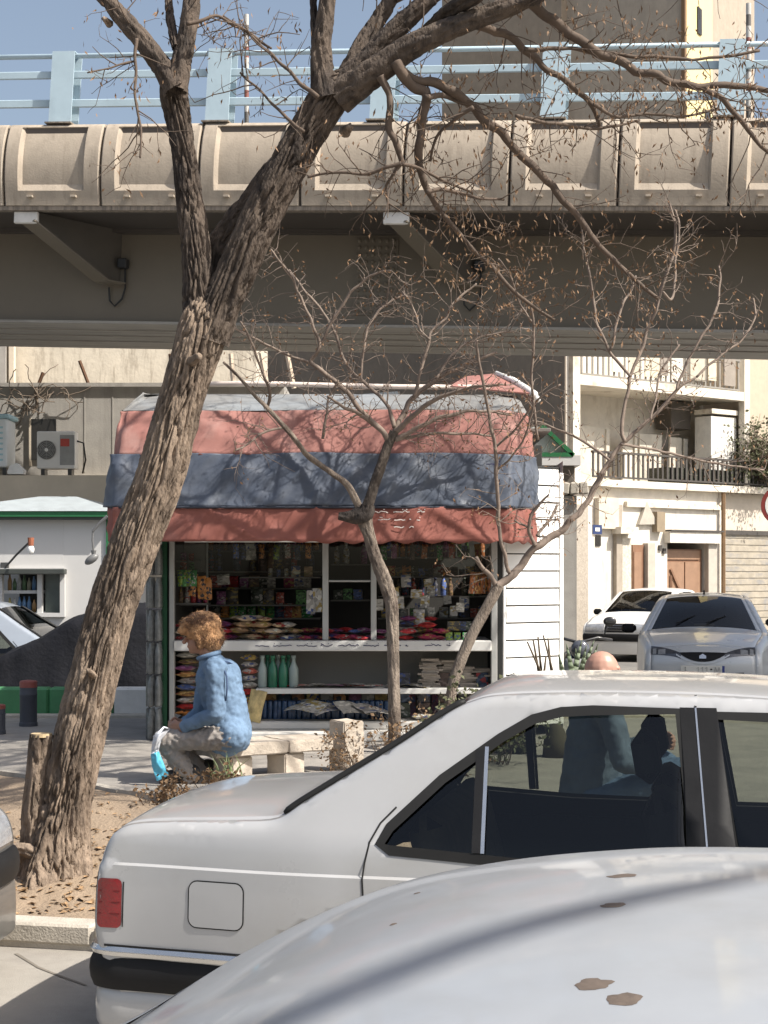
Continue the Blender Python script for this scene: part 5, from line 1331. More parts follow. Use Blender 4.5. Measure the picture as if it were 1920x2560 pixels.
specA['patches'][1] = (flap, m_pA, 'fuel_flap')
k1, k2, k3, k4, k5 = cA.k_at(x=.66), cA.k_at(x=1.27), cA.k_at(x=2.60), cA.k_at(x=3.30), cA.k_at(z=.845)
kt0, kt1 = cA.k_at(z=.53), cA.k_at(z=.712)
kn0, kn1 = cA.k_at(z=.705, front=True), cA.k_at(z=.565, front=True)
N = cA.N
specA['tops'] = [
    ('tail_panel', 0, k5, -1, 1, m_pA, 0, 14, 24), ('boot_lid', k5+.02, k1-.35, -1, 1, m_pA, 0, 20, 24),
    ('rear_window_base', k1-.35, k1, -1, 1, m_pA, 0, 3, 24),
    ('rear_pillar', k1, k2, -1, -.90, m_pA, 0, 14, 4), ('rear_pillar', k1, k2, .90, 1, m_pA, 0, 14, 4),
    ('rear_window', k1, k2, -.9, .9, m_cgd, 0, 14, 18),
    ('rear_window_seal', k1-.1, k2, -.985, -.87, m_seal, .012, 14, 2), ('rear_window_seal', k1-.1, k2, .87, .985, m_seal, .006, 14, 2), ('rear_window_seal', k1-.25, k1+.1, -.9, .9, m_seal, .005, 2, 18),
    ('roof', k2, k3, -1, 1, m_pA, 0, 34, 30),
    ('windscreen_pillar', k3, k4, -1, -.90, m_pA, 0, 14, 4), ('windscreen_pillar', k3, k4, .90, 1, m_pA, 0, 14, 4), ('windscreen', k3, k4, -.9, .9, m_cg, 0, 14, 18),
    ('bonnet', k4, kn0-.4, -1, 1, m_pA, 0, 30, 24), ('nose_panel', kn0-.4, N, -1, 1, m_pA, 0, 14, 24),
    ('tail_lamp', kt0, kt1, -1, -.62, m_lampr, .004, 6, 6), ('tail_lamp', kt0, kt1, .62, 1, m_lampr, .004, 6, 6),
    ('headlamp', kn0, kn1, -.97, -.42, m_lampc, .005, 6, 10), ('headlamp', kn0, kn1, .42, .97, m_lampc, .005, 6, 10), ('grille', kn0, kn1, -.40, .40, m_blk, .004, 4, 10),
]
carA = build_car(cA, m_pA, [hole_r, hole_f], None, specA)
for zz in (.60, .635, .67):
    kk = cA.k_at(z=zz, front=True); cA.tgrid(kk-.12, kk+.12, -.34, .34, .012, 1, 8).build('grille_bar', m_chr, carA, local=True)
for a, b in ((0, .455), ): pass
def bumpersA(root):
    sweep_bumper(cA, False, .425, .458, .048, .62, m_chr, 'bumper_top', root)
    sweep_bumper(cA, False, .302, .424, .056, .66, m_blk, 'bumper', root, depth=.09, round_=.03)
    sweep_bumper(cA, False, .16, .301, .02, .55, m_pA, 'bumper_valance', root, depth=.06)
    sweep_bumper(cA, True, .40, .54, .055, .7, m_blk, 'bumper', root, depth=.09, round_=.03)
    sweep_bumper(cA, True, .15, .398, .03, .6, m_pA, 'bumper_valance', root, depth=.06)
    MB().box(4.40, 4.425, -.3, .3, .22, .33).build('air_intake', m_blk, root, local=True)
    pl_ = MB().box(4.437, 4.445, -.26, .26, .42, .53, .003).build('number_plate', m_plate, root, local=True)
    rr = random.Random(4)
    for q in range(7):
        y = -.2+q*.062; MB().box(4.446, 4.448, y, y+.03*rr.uniform(.6, 1.2), .45, .50).build('plate_mark', m_gap, pl_, local=True)
    pl_ = MB().box(-.052, -.044, -.26, .26, .56, .67, .003).build('number_plate', m_plate, root, local=True)
    for sd_ in (-1, 1):
        m_ = MB(); m_.obox((2.98, sd_*.93, .93), (.10, .17, .12), bev=.035); m_.build('door_mirror', m_blk, root, local=True, smooth=True)
bumpersA(carA)
cA.ribbon([(lerp(b1, b1+.05, t_/16.), lerp(1.335, .79, t_/16.)) for t_ in range(17)], .006, -1, .0052).build('door_seam', m_chr, carA, local=True)
for v_ in (-.985, .985): MB().tube([cA.top(lerp(k1-.4, k2+.6, t_/24.), v_, .006) for t_ in range(25)], [.006]+[.014]*23+[.006], 8).build('rear_window_gasket', m_seal, carA, local=True, smooth=True)
for zz in (.575, .615, .655):
    for sd_ in (-1, 1): cA.ribbon([(-.024, zz), (.058, zz)], .005, sd_, .0048).build('lamp_rib', M('dark_red_rib', (.12, .004, .006), rough=.3), carA, local=True)
cA.tgrid(k5-.06, k5+.06, -.97, .97, .0015, 1, 24).build('boot_gap', m_gap, carA, local=True)
# small dent and trim nib on the roof edge
def repaint(o, mp):
    for c in o.children:
        for s_ in getattr(c, 'material_slots', []):
            if s_.material in mp:
                m_ = mp[s_.material]; s_.link = 'OBJECT'; s_.material = m_
        repaint(c, mp)
def place(root, loc, rz, label, group=None):
    root.location = loc; root.rotation_euler = (0, 0, rz); tag(root, label, 'car', group)
protoA = carA
ctrlB = ctrlA[:9] + [(.66, .94, .02), (.80, 1.01, .012), (.98, 1.126, .014), (1.15, 1.220, .02), (1.30, 1.282, .028), (1.46, 1.322, .034), (1.62, 1.346, .036), (1.80, 1.360, .036), (2.15, 1.362, .036)] + ctrlA[18:]
cB = Car(ctrlB, 4.38, .845, .85, .43, .753, (.86, 3.53), .29, .24)
j1, jB, j3, j4, j5, jn0 = cB.k_at(x=.68), cB.k_at(x=.93), cB.k_at(x=2.60), cB.k_at(x=3.30), cB.k_at(z=.845), cB.k_at(z=.705, front=True)
kB = cA.k_at(x=1.0); specB = dict(specA); swap = lambda t: tuple(m_pB if x is m_pA else x for x in t)
specB['tops'] = [('tail_panel', 0, j5, -1, 1, m_pB, 0, 14, 24), ('boot_lid', j5, j1, -1, 1, m_pB, 0, 20, 24), ('rear_pillar', j1, jB, -1, -.86, m_pB, 0, 10, 4), ('rear_pillar', j1, jB, .86, 1, m_pB, 0, 10, 4), ('rear_window', j1, jB, -.86, .86, m_cgd, 0, 10, 18),
    ('roof', jB, j3, -1, 1, m_pB, 0, 60, 40), ('windscreen_pillar', j3, j4, -1, -.90, m_pB, 0, 14, 4), ('windscreen_pillar', j3, j4, .90, 1, m_pB, 0, 14, 4), ('windscreen', j3, j4, -.9, .9, m_cg, 0, 14, 18), ('bonnet', j4, jn0, -1, 1, m_pB, 0, 30, 24), ('nose_panel', jn0, cB.N, -1, 1, m_pB, 0, 14, 24)]
specB['patches'] = [swap(t) for t in specA['patches']]
hole_rb = [(1.05, .86), (1.2, .98), (1.4, 1.10), (1.62, 1.20), (1.9, 1.25), (2.0, 1.25), (2.05, .81), (1.5, .82)]
specB['frames'] = [[], []]
carB = build_car(cB, m_pB, [hole_rb, hole_f], None, specB)
kids0 = list(carA.children)
def cloneA(paint):
    c = copy_tree(protoA); repaint(c, {m_pA: paint}); return c
carC = cloneA(m_pD); carE = cloneA(m_pW); carG = cloneA(M('paint_slate_blue', (.30, .335, .385), rough=.32, metal=.1, bump=0, coat=.6, var=.03))
nrmv = Vector((-sin(YAW), cos(YAW), 0)); fwd = Vector((cos(YAW), sin(YAW), 0))
Tn = Vector((-1.017, 5.69, -.12))
place(carA, Tn + nrmv*.845, YAW, 'pale silver saloon car parked along the kerb with black bumper')
place(carB, Vector((-1.345, 2.39, -.12)), YAW, 'cool silver car with brown dried stains on its roof')
place(carC, Tn + nrmv*.80 + fwd*(-4.38-1.03), YAW, 'dark grey car whose nose stops behind the pale silver saloon')
hE = radians(-128)
place(carE, (XP(1600, 32.)+.2, 32.0, -.06), 0, 'white saloon car parked facing out in front of the balcony house')
hd = Vector((-sin(radians(27)), -cos(radians(27)), 0)); rzE = atan2(hd.y, hd.x)
carE.rotation_euler = (0, 0, rzE); nose = Vector((XP(1548, 31.), 31.0, -.06)); carE.location = nose - hd*4.38
place(carG, (-2.98, 18.2, -.06), pi, 'blue-grey car standing between the white booth and the covered car')
# dried brown stains and a thin seam on the roof of the near car
m_stain = M('dried_brown_stain', (.10, .076, .06), rough=.85, var=.2, ns=60, bump=.2)
def stainB(px, py, rx, ry, seed):
    # find the place on the roof (car coordinates) that the measurement points at
    import itertools
    mw = Matrix.Translation(carB.location) @ Matrix.Rotation(YAW, 4, 'Z'); best = None
    for i in range(0, 81):
        for j in range(0, 81):
            k = lerp(jB, j3, i/80.); v = lerp(-1, .6, j/80.); p = mw @ cB.top(k, v); q = (960+4000*p.x/p.y, HY-4000*(p.z-CAMZ)/p.y)
            d = (q[0]-px)**2+((q[1]-py)*2)**2
            if best is None or d < best[0]: best = (d, k, v)
    _, k, v = best; rr = random.Random(seed); mb = MB(); n_ = 22
    dk = .55/ .1
    c0 = cB.top(k, v, .0012); pts = [c0]
    kx_ = (cB.top(k+.2, v)-cB.top(k-.2, v)).x/.4; vy_ = (cB.top(k, v+.05)-cB.top(k, v-.05)).y/.1
    for i in range(n_):
        a = 2*pi*i/n_; f = 1+.35*noise.noise(Vector((cos(a)*1.6, sin(a)*1.6, seed))); pass
    for g_ in (.35, .7, 1.):
        for i in range(n_):
            a = 2*pi*i/n_; f = 1+.35*noise.noise(Vector((cos(a)*1.6, sin(a)*1.6, seed)))+.12*noise.noise(Vector((cos(a)*5, sin(a)*5, seed))); pts.append(cB.top(k+rx*f*g_*cos(a)/kx_, v+ry*f*g_*sin(a)/vy_, .0009 if g_ < 1 else .0003))
    mb.add(pts, [(0, 1+i, 1+(i+1) % n_) for i in range(n_)] + [(1+r_*n_+i, 1+(r_+1)*n_+i, 1+(r_+1)*n_+(i+1) % n_, 1+r_*n_+(i+1) % n_) for r_ in (0, 1) for i in range(n_)]); mb.build('roof_stain', m_stain, carB, local=True, smooth=True)
for i, a in enumerate(((1570, 2190, .022, .014), (1548, 2262, .016, .014), (1500, 2460, .019, .017), (1568, 2502, .018, .016), (1040, 2234, .005, .006), (985, 2313, .005, .006))): stainB(*a, i)

# ---------------- rounded grey hatch-saloon facing the camera
ctrlD = [(.03, .40, .06), (.0, .55, .08), (.02, .75, .07), (.06, .90, .06), (.14, .98, .04), (.4, 1.01, .03), (.55, 1.04, .04), (.8, 1.2, .06), (1.05, 1.35, .06), (1.3, 1.42, .045), (1.8, 1.45, .04), (2.2, 1.42, .045), (2.4, 1.37, .05), (2.7, 1.2, .08), (3.05, .98, .07), (3.15, .95, .05), (3.4, .905, .05), (3.7, .83, .055), (3.88, .755, .07), (3.96, .66, .10), (3.99, .54, .12), (3.97, .38, .11)]
cD = Car(ctrlD, 3.99, .83, .92, .44, .0, (.70, 3.12), .28, .22, tt=.09, nt_=.13, r=.08, glass_m=m_cgd)
hr = [(.62, 1.0), (.85, 1.2), (1.1, 1.33), (1.35, 1.37), (1.62, 1.37), (1.66, .93), (1.0, .93)]
hf = [(1.75, .93), (1.72, 1.37), (2.1, 1.36), (2.33, 1.3), (2.6, 1.14), (2.84, .98), (2.8, .93)]
q1, q2, q3, q4 = cD.k_at(x=.58), cD.k_at(x=1.1), cD.k_at(x=2.33), cD.k_at(x=3.08)
qn0, qn1 = cD.k_at(z=.745, front=True), cD.k_at(z=.60, front=True); ND = cD.N
specD = dict(frames=[[], []], patches=[([(1.665, 1.36), (1.70, .94), (1.73, .94), (1.705, 1.36)], m_blk, 'door_pillar')], gaps=[([(1.70, .9), (1.70, .3)], .008), ([(2.86, .92), (2.84, .3)], .008)],
    handles=[(((1.3, .82), (1.46, .82)), .014), (((2.4, .8), (2.56, .8)), .014)], parcel=(.55, .9, .95), seats=(.98, 1.75, 1.0, 1.08), dash=(2.7, 3.1, .92),
    tops=[('tail_panel', 0, q1-1.5, -1, 1, m_pG, 0, 16, 20), ('boot_lid', q1-1.5, q1, -1, 1, m_pG, 0, 6, 20), ('rear_window', q1, q2, -.88, .88, m_cg, 0, 10, 14), ('rear_pillar', q1, q2, -1, -.88, m_pG, 0, 10, 3), ('rear_pillar', q1, q2, .88, 1, m_pG, 0, 10, 3),
          ('roof', q2, q3, -1, 1, m_pG, 0, 24, 24), ('windscreen', q3, q4, -.92, .92, m_cg, 0, 14, 18), ('windscreen_pillar', q3, q4, -1, -.92, m_pG, 0, 14, 3), ('windscreen_pillar', q3, q4, .92, 1, m_pG, 0, 14, 3),
          ('windscreen_base', q4-.25, q4+.15, -.92, .92, m_blk, .006, 3, 16),
          ('bonnet', q4, qn0, -1, 1, m_pG, 0, 22, 24), ('nose_panel', qn0+.03, ND, -1, 1, m_pG, 0, 16, 26)])
carD = build_car(cD, m_pG, [hr, hf], None, specD)
def npatch(name, f, mat, off, nu=12, nv=6):
    """patch on the nose: f(u,w) -> (v across, z height)"""
    mb = MB()
    def g(u, w_):
        v, z = f(u, w_); return cD.top(cD.k_at(z=z, front=True), v, off)
    mb.grid(g, nu, nv, flip=True); return mb.build(name, mat, carD, local=True, smooth=True)
for sg in (-1, 1):
    npatch('headlamp', lambda u, w_: (sg*lerp(.42, 1.0, u), lerp(lerp(.60, .665, u**.7), lerp(.655, .775, u**.8), w_)), m_lampd, .006)
    npatch('headlamp_reflector', lambda u, w_: (sg*lerp(.72, .86, u), lerp(.655, .715, w_)), m_lampc, .010, 4, 4)
    npatch('headlamp_reflector', lambda u, w_: (sg*lerp(.90, .97, u), lerp(.665, .735, w_)), m_lampc, .010, 4, 4)
    npatch('fog_lamp', lambda u, w_: (sg*lerp(.62, .78, u), lerp(.34 if False else .40, .45, w_)), m_blk, .006, 4, 4)
npatch('grille', lambda u, w_: ((u-.5)*.92, lerp(.655-.085*(1-abs(2*u-1)**2.2), .665, w_)), m_blk, .006, 20, 4)
npatch('grille_rim', lambda u, w_: ((u-.5)*1.02, lerp(.634-.085*(1-abs(2*u-1)**2.2), .650-.085*(1-abs(2*u-1)**2.2), w_)), m_pG, .012, 20, 2)
npatch('emblem', lambda u, w_: ((u-.5)*.13, lerp(.60-.0*(u), .645-.02*abs(2*u-1), w_)), m_chr, .016, 6, 3)
npatch('lower_intake', lambda u, w_: ((u-.5)*.8, lerp(.40, .43, w_)), m_blk, .006, 12, 3)
pl_ = MB().box(4.115, 4.122, -.26, .26, .435, .535, .003).build('number_plate', m_plate, carD, local=True)
# digits on the plate as short strokes
def stroke(y0, z0, y1, z1): return MB().bar((4.1235, y0, z0), (4.1235, y1, z1), .002, .012, up=(1, 0, 0))
for q, y in enumerate((.205, .165, .10, .05, 0., -.05, -.20)):
    mb = MB()
    if q in (0, 1): mb.add(*(lambda t: (t.v, t.f))(stroke(y, .455, y-.014, .515))); mb.add(*(lambda t: (t.v, t.f))(stroke(y-.014, .515, y-.028, .455)))
    elif q == 2: mb.box(4.1225, 4.1245, y-.012, y+.012, .475, .495)
    else: mb.add(*(lambda t: (t.v, t.f))(stroke(y, .455, y, .515))); mb.add(*(lambda t: (t.v, t.f))(stroke(y, .51, y-.024, .495)))
    mb.build('plate_digit', m_gap, pl_, local=True)
MB().box(4.1225, 4.1235, .228, .258, .437, .533).build('plate_band', M('plate_blue', (.02, .04, .2), rough=.5), pl_, local=True)
sweep_bumper(cD, True, .15, .385, .02, .55, m_pG, 'bumper_lip', carD, depth=.05)
sweep_bumper(cD, False, .2, .45, .03, .55, m_pG, 'bumper', carD, depth=.05)
for sd_ in (-1, 1):
    m_ = MB(); m_.obox((2.62, sd_*.95, .98), (.11, .19, .13), bev=.04); m_.build('door_mirror', m_blk, carD, local=True, smooth=True)
    for q in (0, 1):
        a = MB(); p = [cD.top(cD.k_at(x=3.02), v, .02) for v in ((-.5+q*.55), (-.15+q*.55))]; a.tube([p[0], p[1]+Vector((-.18, 0, .10))], .008, 5)
        if sd_ > 0: a.build('wiper', m_blk, carD, local=True)
a = MB(); a.tube([(2.2, 0, 1.47), (2.15, 0, 1.52)], .012, 6); a.build('aerial', m_blk, carD, local=True)
MB().obox((2.38, 0, 1.30), (.03, .22, .07), bev=.015).build('rear_view_mirror', m_int, carD, local=True, smooth=True)
hd = Vector((-.205, -.979, 0)); nose = Vector((XP(1757, 21.), 21.0, -.06))
place(carD, nose - hd*3.99, atan2(hd.y, hd.x), 'blue-grey rounded car facing the street in the overpass shade')
carD.scale = (1, 1.09, .97)
# white car partly seen at the far right
carH = copy_tree(carD); repaint(carH, {m_pG: m_pW}); place(carH, (XP(1990, 29.), 27.5, -.06), radians(262), 'white car beyond the blue-grey car near the roller shutter')

# ---------------- car under a dark cloth cover
m_tarp = M('dark_car_cover', (.010, .0105, .014), rough=.8, var=.3, ns=5, bump=.3, bs=24, bdist=.03, spec=.2)
tc_ = MB(); X0, X1, YC, HW = -4.05, -1.2, 16.45, .78
ph = [(-.02, .0), (0, .5), (.08, .78), (.26, .93), (.55, 1.06), (.95, 1.30), (1.35, 1.40), (1.9, 1.42), (2.25, 1.34), (2.55, 1.12), (2.75, .92), (2.85, .4), (2.87, 0)]
phc = catmull(ph, 5)
def cov(u, v):
    k = u*(len(phc)-1); i = min(int(k), len(phc)-2); f = k-i; x = lerp(phc[i][0], phc[i+1][0], f); z = lerp(phc[i][1], phc[i+1][1], f)
    a = lerp(-1, 1, v); q = min(1., abs(a)/.62); hh = z
    if abs(a) < .62: y = HW*.80*a/.62; zz = hh*(1-.05*q**2)
    else: t = (abs(a)-.62)/.38; y = math.copysign(HW*(.80+.24*sm(t*1.6)), a); zz = hh*.95*(1-t)
    p = Vector((X0+x, YC+y, -.055+max(0, zz))); d = .035*noise.noise(Vector((p.x*2.2, p.y*2.2, p.z*1.4))) + .018*noise.noise(Vector((p.x*7, p.y*7, p.z*2)))
    return p + Vector((d*.3, math.copysign(1, a)*d*(abs(a) > .5), d if abs(a) <= .62 else 0))
tc_.grid(cov, 90, 50, flip=True)
for i, p in enumerate(tc_.v):
    if p.z < -.055: p.z = -.055
o = single('covered_car', tc_, m_tarp, 'car hidden under a dark cloth cover behind the green kerb', 'car', loc=((X0+X1)/2, YC, -.06), smooth=True)
# ================================================================== TREES
def bark_material(name, hi, lo, sc=1.):
    m = M(name, hi, rough=.92, var=.3, ns=16, bump=.9, bs=70*sc, st=(1, 1, .4), col2=lo, col2at=(.47, .60), bdist=.015)
    return m
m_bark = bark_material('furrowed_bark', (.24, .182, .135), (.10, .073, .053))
m_bark_shade = bark_material('limb_bark_shaded', (.10, .075, .057), (.04, .03, .024))  # same bark darkened: the shade on the limbs' undersides is in the colour
m_bark2 = bark_material('grey_sapling_bark', (.25, .205, .165), (.13, .10, .08), 1.6)
m_twig = M('twig_bark', (.105, .075, .055), rough=.85, var=.25, ns=14, bump=.2)
m_twigp = M('pale_twig_bark', (.20, .155, .125), rough=.85, var=.25, ns=14, bump=.2)
m_pod = M('dry_pods', (.185, .108, .056), rough=.7, var=.45, ns=18, bump=.1)
m_leafd = M('dry_leaves', (.21, .118, .06), rough=.8, var=.5, ns=16, bump=.1)

def rad_interp(ctrl, n): return catmull(ctrl, n)
def bark_tube(ctrl, step=.022, seg=64, amp=.016, fr=26., fl=3.4, seed=0., flare=0.):
    """ctrl: (x,y,z,r) in metres; ridged bark as real relief"""
    d = catmull(ctrl, 10); pts = []; acc = 0
    P = [Vector(q[:3]) for q in d]; R = [q[3] for q in d]; out = [(P[0], R[0])]
    for i in range(1, len(P)):
        seglen = (P[i]-P[i-1]).length; n_ = max(1, int(seglen/step))
        for k in range(1, n_+1): t = k/n_; out.append((P[i-1].lerp(P[i], t), lerp(R[i-1], R[i], t)))
    mb = MB(); vs = []; prev = None; run = 0.
    for i, (p, r) in enumerate(out):
        a = out[max(0, i-1)][0]; b = out[min(len(out)-1, i+1)][0]; dr = (b-a).normalized(); run += (p-a).length if i else 0
        q = dr.cross(Vector((0, 1, 0))) if prev is None else prev - dr*prev.dot(dr)
        q.normalize(); prev = q; u = dr.cross(q)
        for k in range(seg):
            t = 2*pi*k/seg; ct, st_ = cos(t), sin(t); w1 = .8*noise.noise(Vector((ct*2.5, st_*2.5, run*4.+seed)))
            v = Vector((ct*r*fr + w1*1.2, st_*r*fr + seed, run*fl + w1*1.5))
            nz_ = noise.noise(v); n1 = .55 - 1.9*exp(-(nz_/.11)**2); n2 = noise.noise(v*2.3+Vector((9, 1, 4))); n3 = noise.noise(Vector((ct*1.2, st_*1.2, run*1.1+seed*2)))
            n4 = .4 - 1.4*exp(-(noise.noise(Vector((ct*r*fr*2.0+5+w1, st_*r*fr*2.0+seed, run*fl*2.9)))/.13)**2)
            g = amp*(.85*n1 + .35*n2 + .3*n4) + r*.10*n3
            if flare and run < flare: g += r*.42*(1-run/flare)**2*(.5+1.1*max(0, sin(t*5+seed+1.3+2*noise.noise(Vector((ct, st_, 3))))))
            vs.append(p + (q*ct+u*st_)*(r+g-amp*.6))
    n = len(out); fs = [(i*seg+k, i*seg+(k+1) % seg, (i+1)*seg+(k+1) % seg, (i+1)*seg+k) for i in range(n-1) for k in range(seg)]
    fs += [tuple(range((n-1)*seg, n*seg))]
    return mb.add(vs, fs)
def PR(l, Y, dy=None):
    """photograph polyline (col, row, half width) at depth Y -> metre control points"""
    out = []; n = len(l)
    for i, q in enumerate(l):
        y = Y + (0 if dy is None else (dy(i/(n-1)) if callable(dy) else dy)); p = PX(q[0], q[1], y); out.append((p.x, p.y, p.z, q[2]*y/F))
    return out

def PRs(l, Y, dy=None): return PR([(a, b, r*.82) for a, b, r in l], Y, dy)
class Twigs:
    def __init__(s, seed): s.mb = MB(); s.rnd = random.Random(seed); s.tips = []; s.n = 0
    def line(s, p, d, ln, r, lev, grav=0., curl=.35, branch=True):
        rn = s.rnd; n = max(3, int(ln/.05)); pts = [p.copy()]; d = d.normalized(); q = p.copy()
        for i in range(n):
            d = (d + Vector((rn.gauss(0, curl), rn.gauss(0, curl), rn.gauss(0, curl)+grav))*.42).normalized(); q = q + d*(ln/n); pts.append(q.copy())
            if branch and lev > 0 and i > 0 and rn.random() < .62:
                s.line(q, s.side(d), ln*rn.uniform(.35, .6), r*.6, lev-1, grav, curl)
        s.mb.tube(pts, [lerp(r, r*.45, i/n) for i in range(n+1)], 5 if r > .004 else 4, cap=False); s.n += 1
        s.tips.append((pts[-1], d)); s.tips.append((pts[len(pts)//2], d))
    def side(s, d):
        rn = s.rnd; a = Vector((rn.gauss(0, 1), rn.gauss(0, .8), rn.gauss(.15, 1))); a = a - d*a.dot(d)
        if a.length < 1e-3: a = Vector((0, 0, 1))
        return (d*rn.uniform(.35, .9) + a.normalized()).normalized()
    def along(s, ctrl, every, ln, r, lev=1, t0=.15, grav=0., curl=.35):
        d = catmull(ctrl, 8); P = [Vector(q[:3]) for q in d]; tot = sum((b-a).length for a, b in zip(P, P[1:])); run = 0; nxt = tot*t0
        for a, b in zip(P, P[1:]):
            l = (b-a).length
            while run + l > nxt and l > 0:
                t = (nxt-run)/l; q = a.lerp(b, t); dd = (b-a).normalized()
                s.line(q, s.side(dd), s.rnd.uniform(*ln), s.rnd.uniform(*r), lev, grav, curl); nxt += every*s.rnd.uniform(.5, 1.5)
            run += l
    def branch(s, ctrl, seg=7, wob=.004):
        """a traced branch"""
        d = catmull(ctrl, 7); P = []; R = []
        for i, q in enumerate(d):
            v = Vector(q[:3]); k = .6*q[3]+.002
            v += Vector((noise.noise(v*9), noise.noise(v*9+Vector((3, 0, 0))), noise.noise(v*9+Vector((0, 7, 0)))))*k*1.6; P.append(v)
            R.append(q[3]*(1+.16*noise.noise(v*22)))
        s.mb.tube(P, R, seg, cap=True)
def pods(points, rnd, ln, wd, drop=1., n=1, spread=.04):
    mb = MB()
    for p, d in points:
        for _ in range(n):
            q = p + Vector((rnd.gauss(0, spread), rnd.gauss(0, spread), rnd.gauss(0, spread)*.6)); l = rnd.uniform(*ln); w_ = rnd.uniform(*wd)
            dn = Vector((rnd.gauss(0, .45), rnd.gauss(0, .45), -drop+rnd.gauss(0, .35))).normalized(); sd_ = dn.cross(Vector((rnd.gauss(0, 1), rnd.gauss(0, 1), .2)))
            if sd_.length < .01: continue
            sd_.normalize(); bn = sd_.cross(dn)*l*rnd.uniform(-.25, .25)
            a = q; b = q+dn*l*.5+bn; c = q+dn*l
            mb.add([a, b-sd_*w_, b+sd_*w_, c], [(0, 1, 2), (1, 3, 2)])
    return mb

# ---------------- the big leaning street tree
TY = 8.45
tr = thing('street_tree', 'big leaning street tree with furrowed bark rooted in the dirt bed', 'tree', PX(150, 2185, TY))
trunk = PR([(140, 2235, 92), (141, 2170, 84), (148, 2100, 74), (163, 2010, 64), (184, 1900, 64), (212, 1780, 63), (246, 1650, 61), (285, 1510, 60), (322, 1400, 60), (362, 1290, 60), (402, 1180, 60), (436, 1060, 58), (468, 950, 58), (496, 860, 62), (512, 800, 60), (524, 762, 46), (530, 730, 26), (533, 708, 6)], TY)
bark_tube(trunk, seg=210, amp=.019, fr=36, fl=6.0, flare=.55).build('trunk', m_bark, tr, smooth=True)
limbL = PR([(500, 850, 50), (497, 760, 44), (494, 680, 40), (486, 590, 38), (474, 500, 35), (462, 400, 31), (448, 310, 32), (436, 240, 36), (436, 205, 34), (438, 178, 20), (440, 160, 5)], TY)
bark_tube(limbL, seg=110, amp=.016, fr=36, fl=6.0, seed=3).build('limb', m_bark_shade, tr, smooth=True)
limbR = PR([(520, 850, 56), (548, 770, 50), (590, 680, 48), (640, 570, 48), (690, 470, 50), (735, 390, 50), (775, 320, 50), (815, 255, 52), (838, 218, 46), (856, 190, 26), (866, 172, 6)], TY, lambda t: -.15*t)
bark_tube(limbR, seg=120, amp=.016, fr=36, fl=6.0, seed=6).build('limb', m_bark_shade, tr, smooth=True)
limbM = PR([(532, 700, 20), (538, 625, 27), (580, 555, 27), (625, 505, 29), (672, 440, 30), (712, 390, 22)], TY, .12)
bark_tube(limbM, seg=44, amp=.012, fr=34, fl=6, seed=8).build('limb', m_bark_shade, tr, smooth=True)
subs = [([(440, 225, 34), (400, 160, 28), (355, 100, 26), (308, 48, 24), (262, -5, 20), (200, -70, 16)], .0), ([(438, 225, 32), (455, 150, 27), (468, 90, 24), (478, 25, 23), (482, -40, 20)], .05), ([(440, 120, 12), (428, 60, 12), (420, -10, 10)], .2),
        ([(820, 250, 44), (806, 180, 32), (803, 115, 26), (812, 50, 24), (822, -25, 20)], .0), ([(792, 130, 14), (786, 60, 11), (783, -20, 10)], .1), ([(845, 235, 30), (872, 175, 24), (905, 110, 22), (942, 55, 21), (985, -15, 18)], .15),
        ([(855, 225, 34), (905, 165, 28), (955, 110, 26), (1010, 55, 26), (1078, -10, 24)], -.1), ([(845, 245, 44), (900, 205, 40), (960, 162, 36), (1030, 115, 33), (1110, 78, 30), (1195, 45, 27), (1285, 12, 24), (1380, -30, 20)], -.3), ([(1060, 80, 14), (1110, 35, 18), (1160, 5, 22), (1220, -30, 20)], -.35)]
for i, (l, dy) in enumerate(subs): bark_tube(PR(l, TY, lambda t, dy=dy: -.15+dy*t), seg=34, amp=.010, fr=34, fl=6, seed=10+i).build('branch', m_bark_shade, tr, smooth=True)
# sawn-off side trunk
stump = PR([(78, 2190, 34), (84, 2080, 34), (92, 1980, 32), (98, 1900, 30), (104, 1836, 29)], TY-.02)
o = bark_tube(stump, seg=48, amp=.012, fr=26, fl=3, seed=21).build('cut_stem', m_bark, tr, smooth=True)
c = Vector(stump[-1][:3]); MB().lathe([(stump[-1][3]*.95, -.012), (stump[-1][3]*.9, .006), (.01, .008)], c, 20).build('cut_face', M('sawn_wood', (.45, .34, .2), rough=.9, var=.3, ns=20), o)
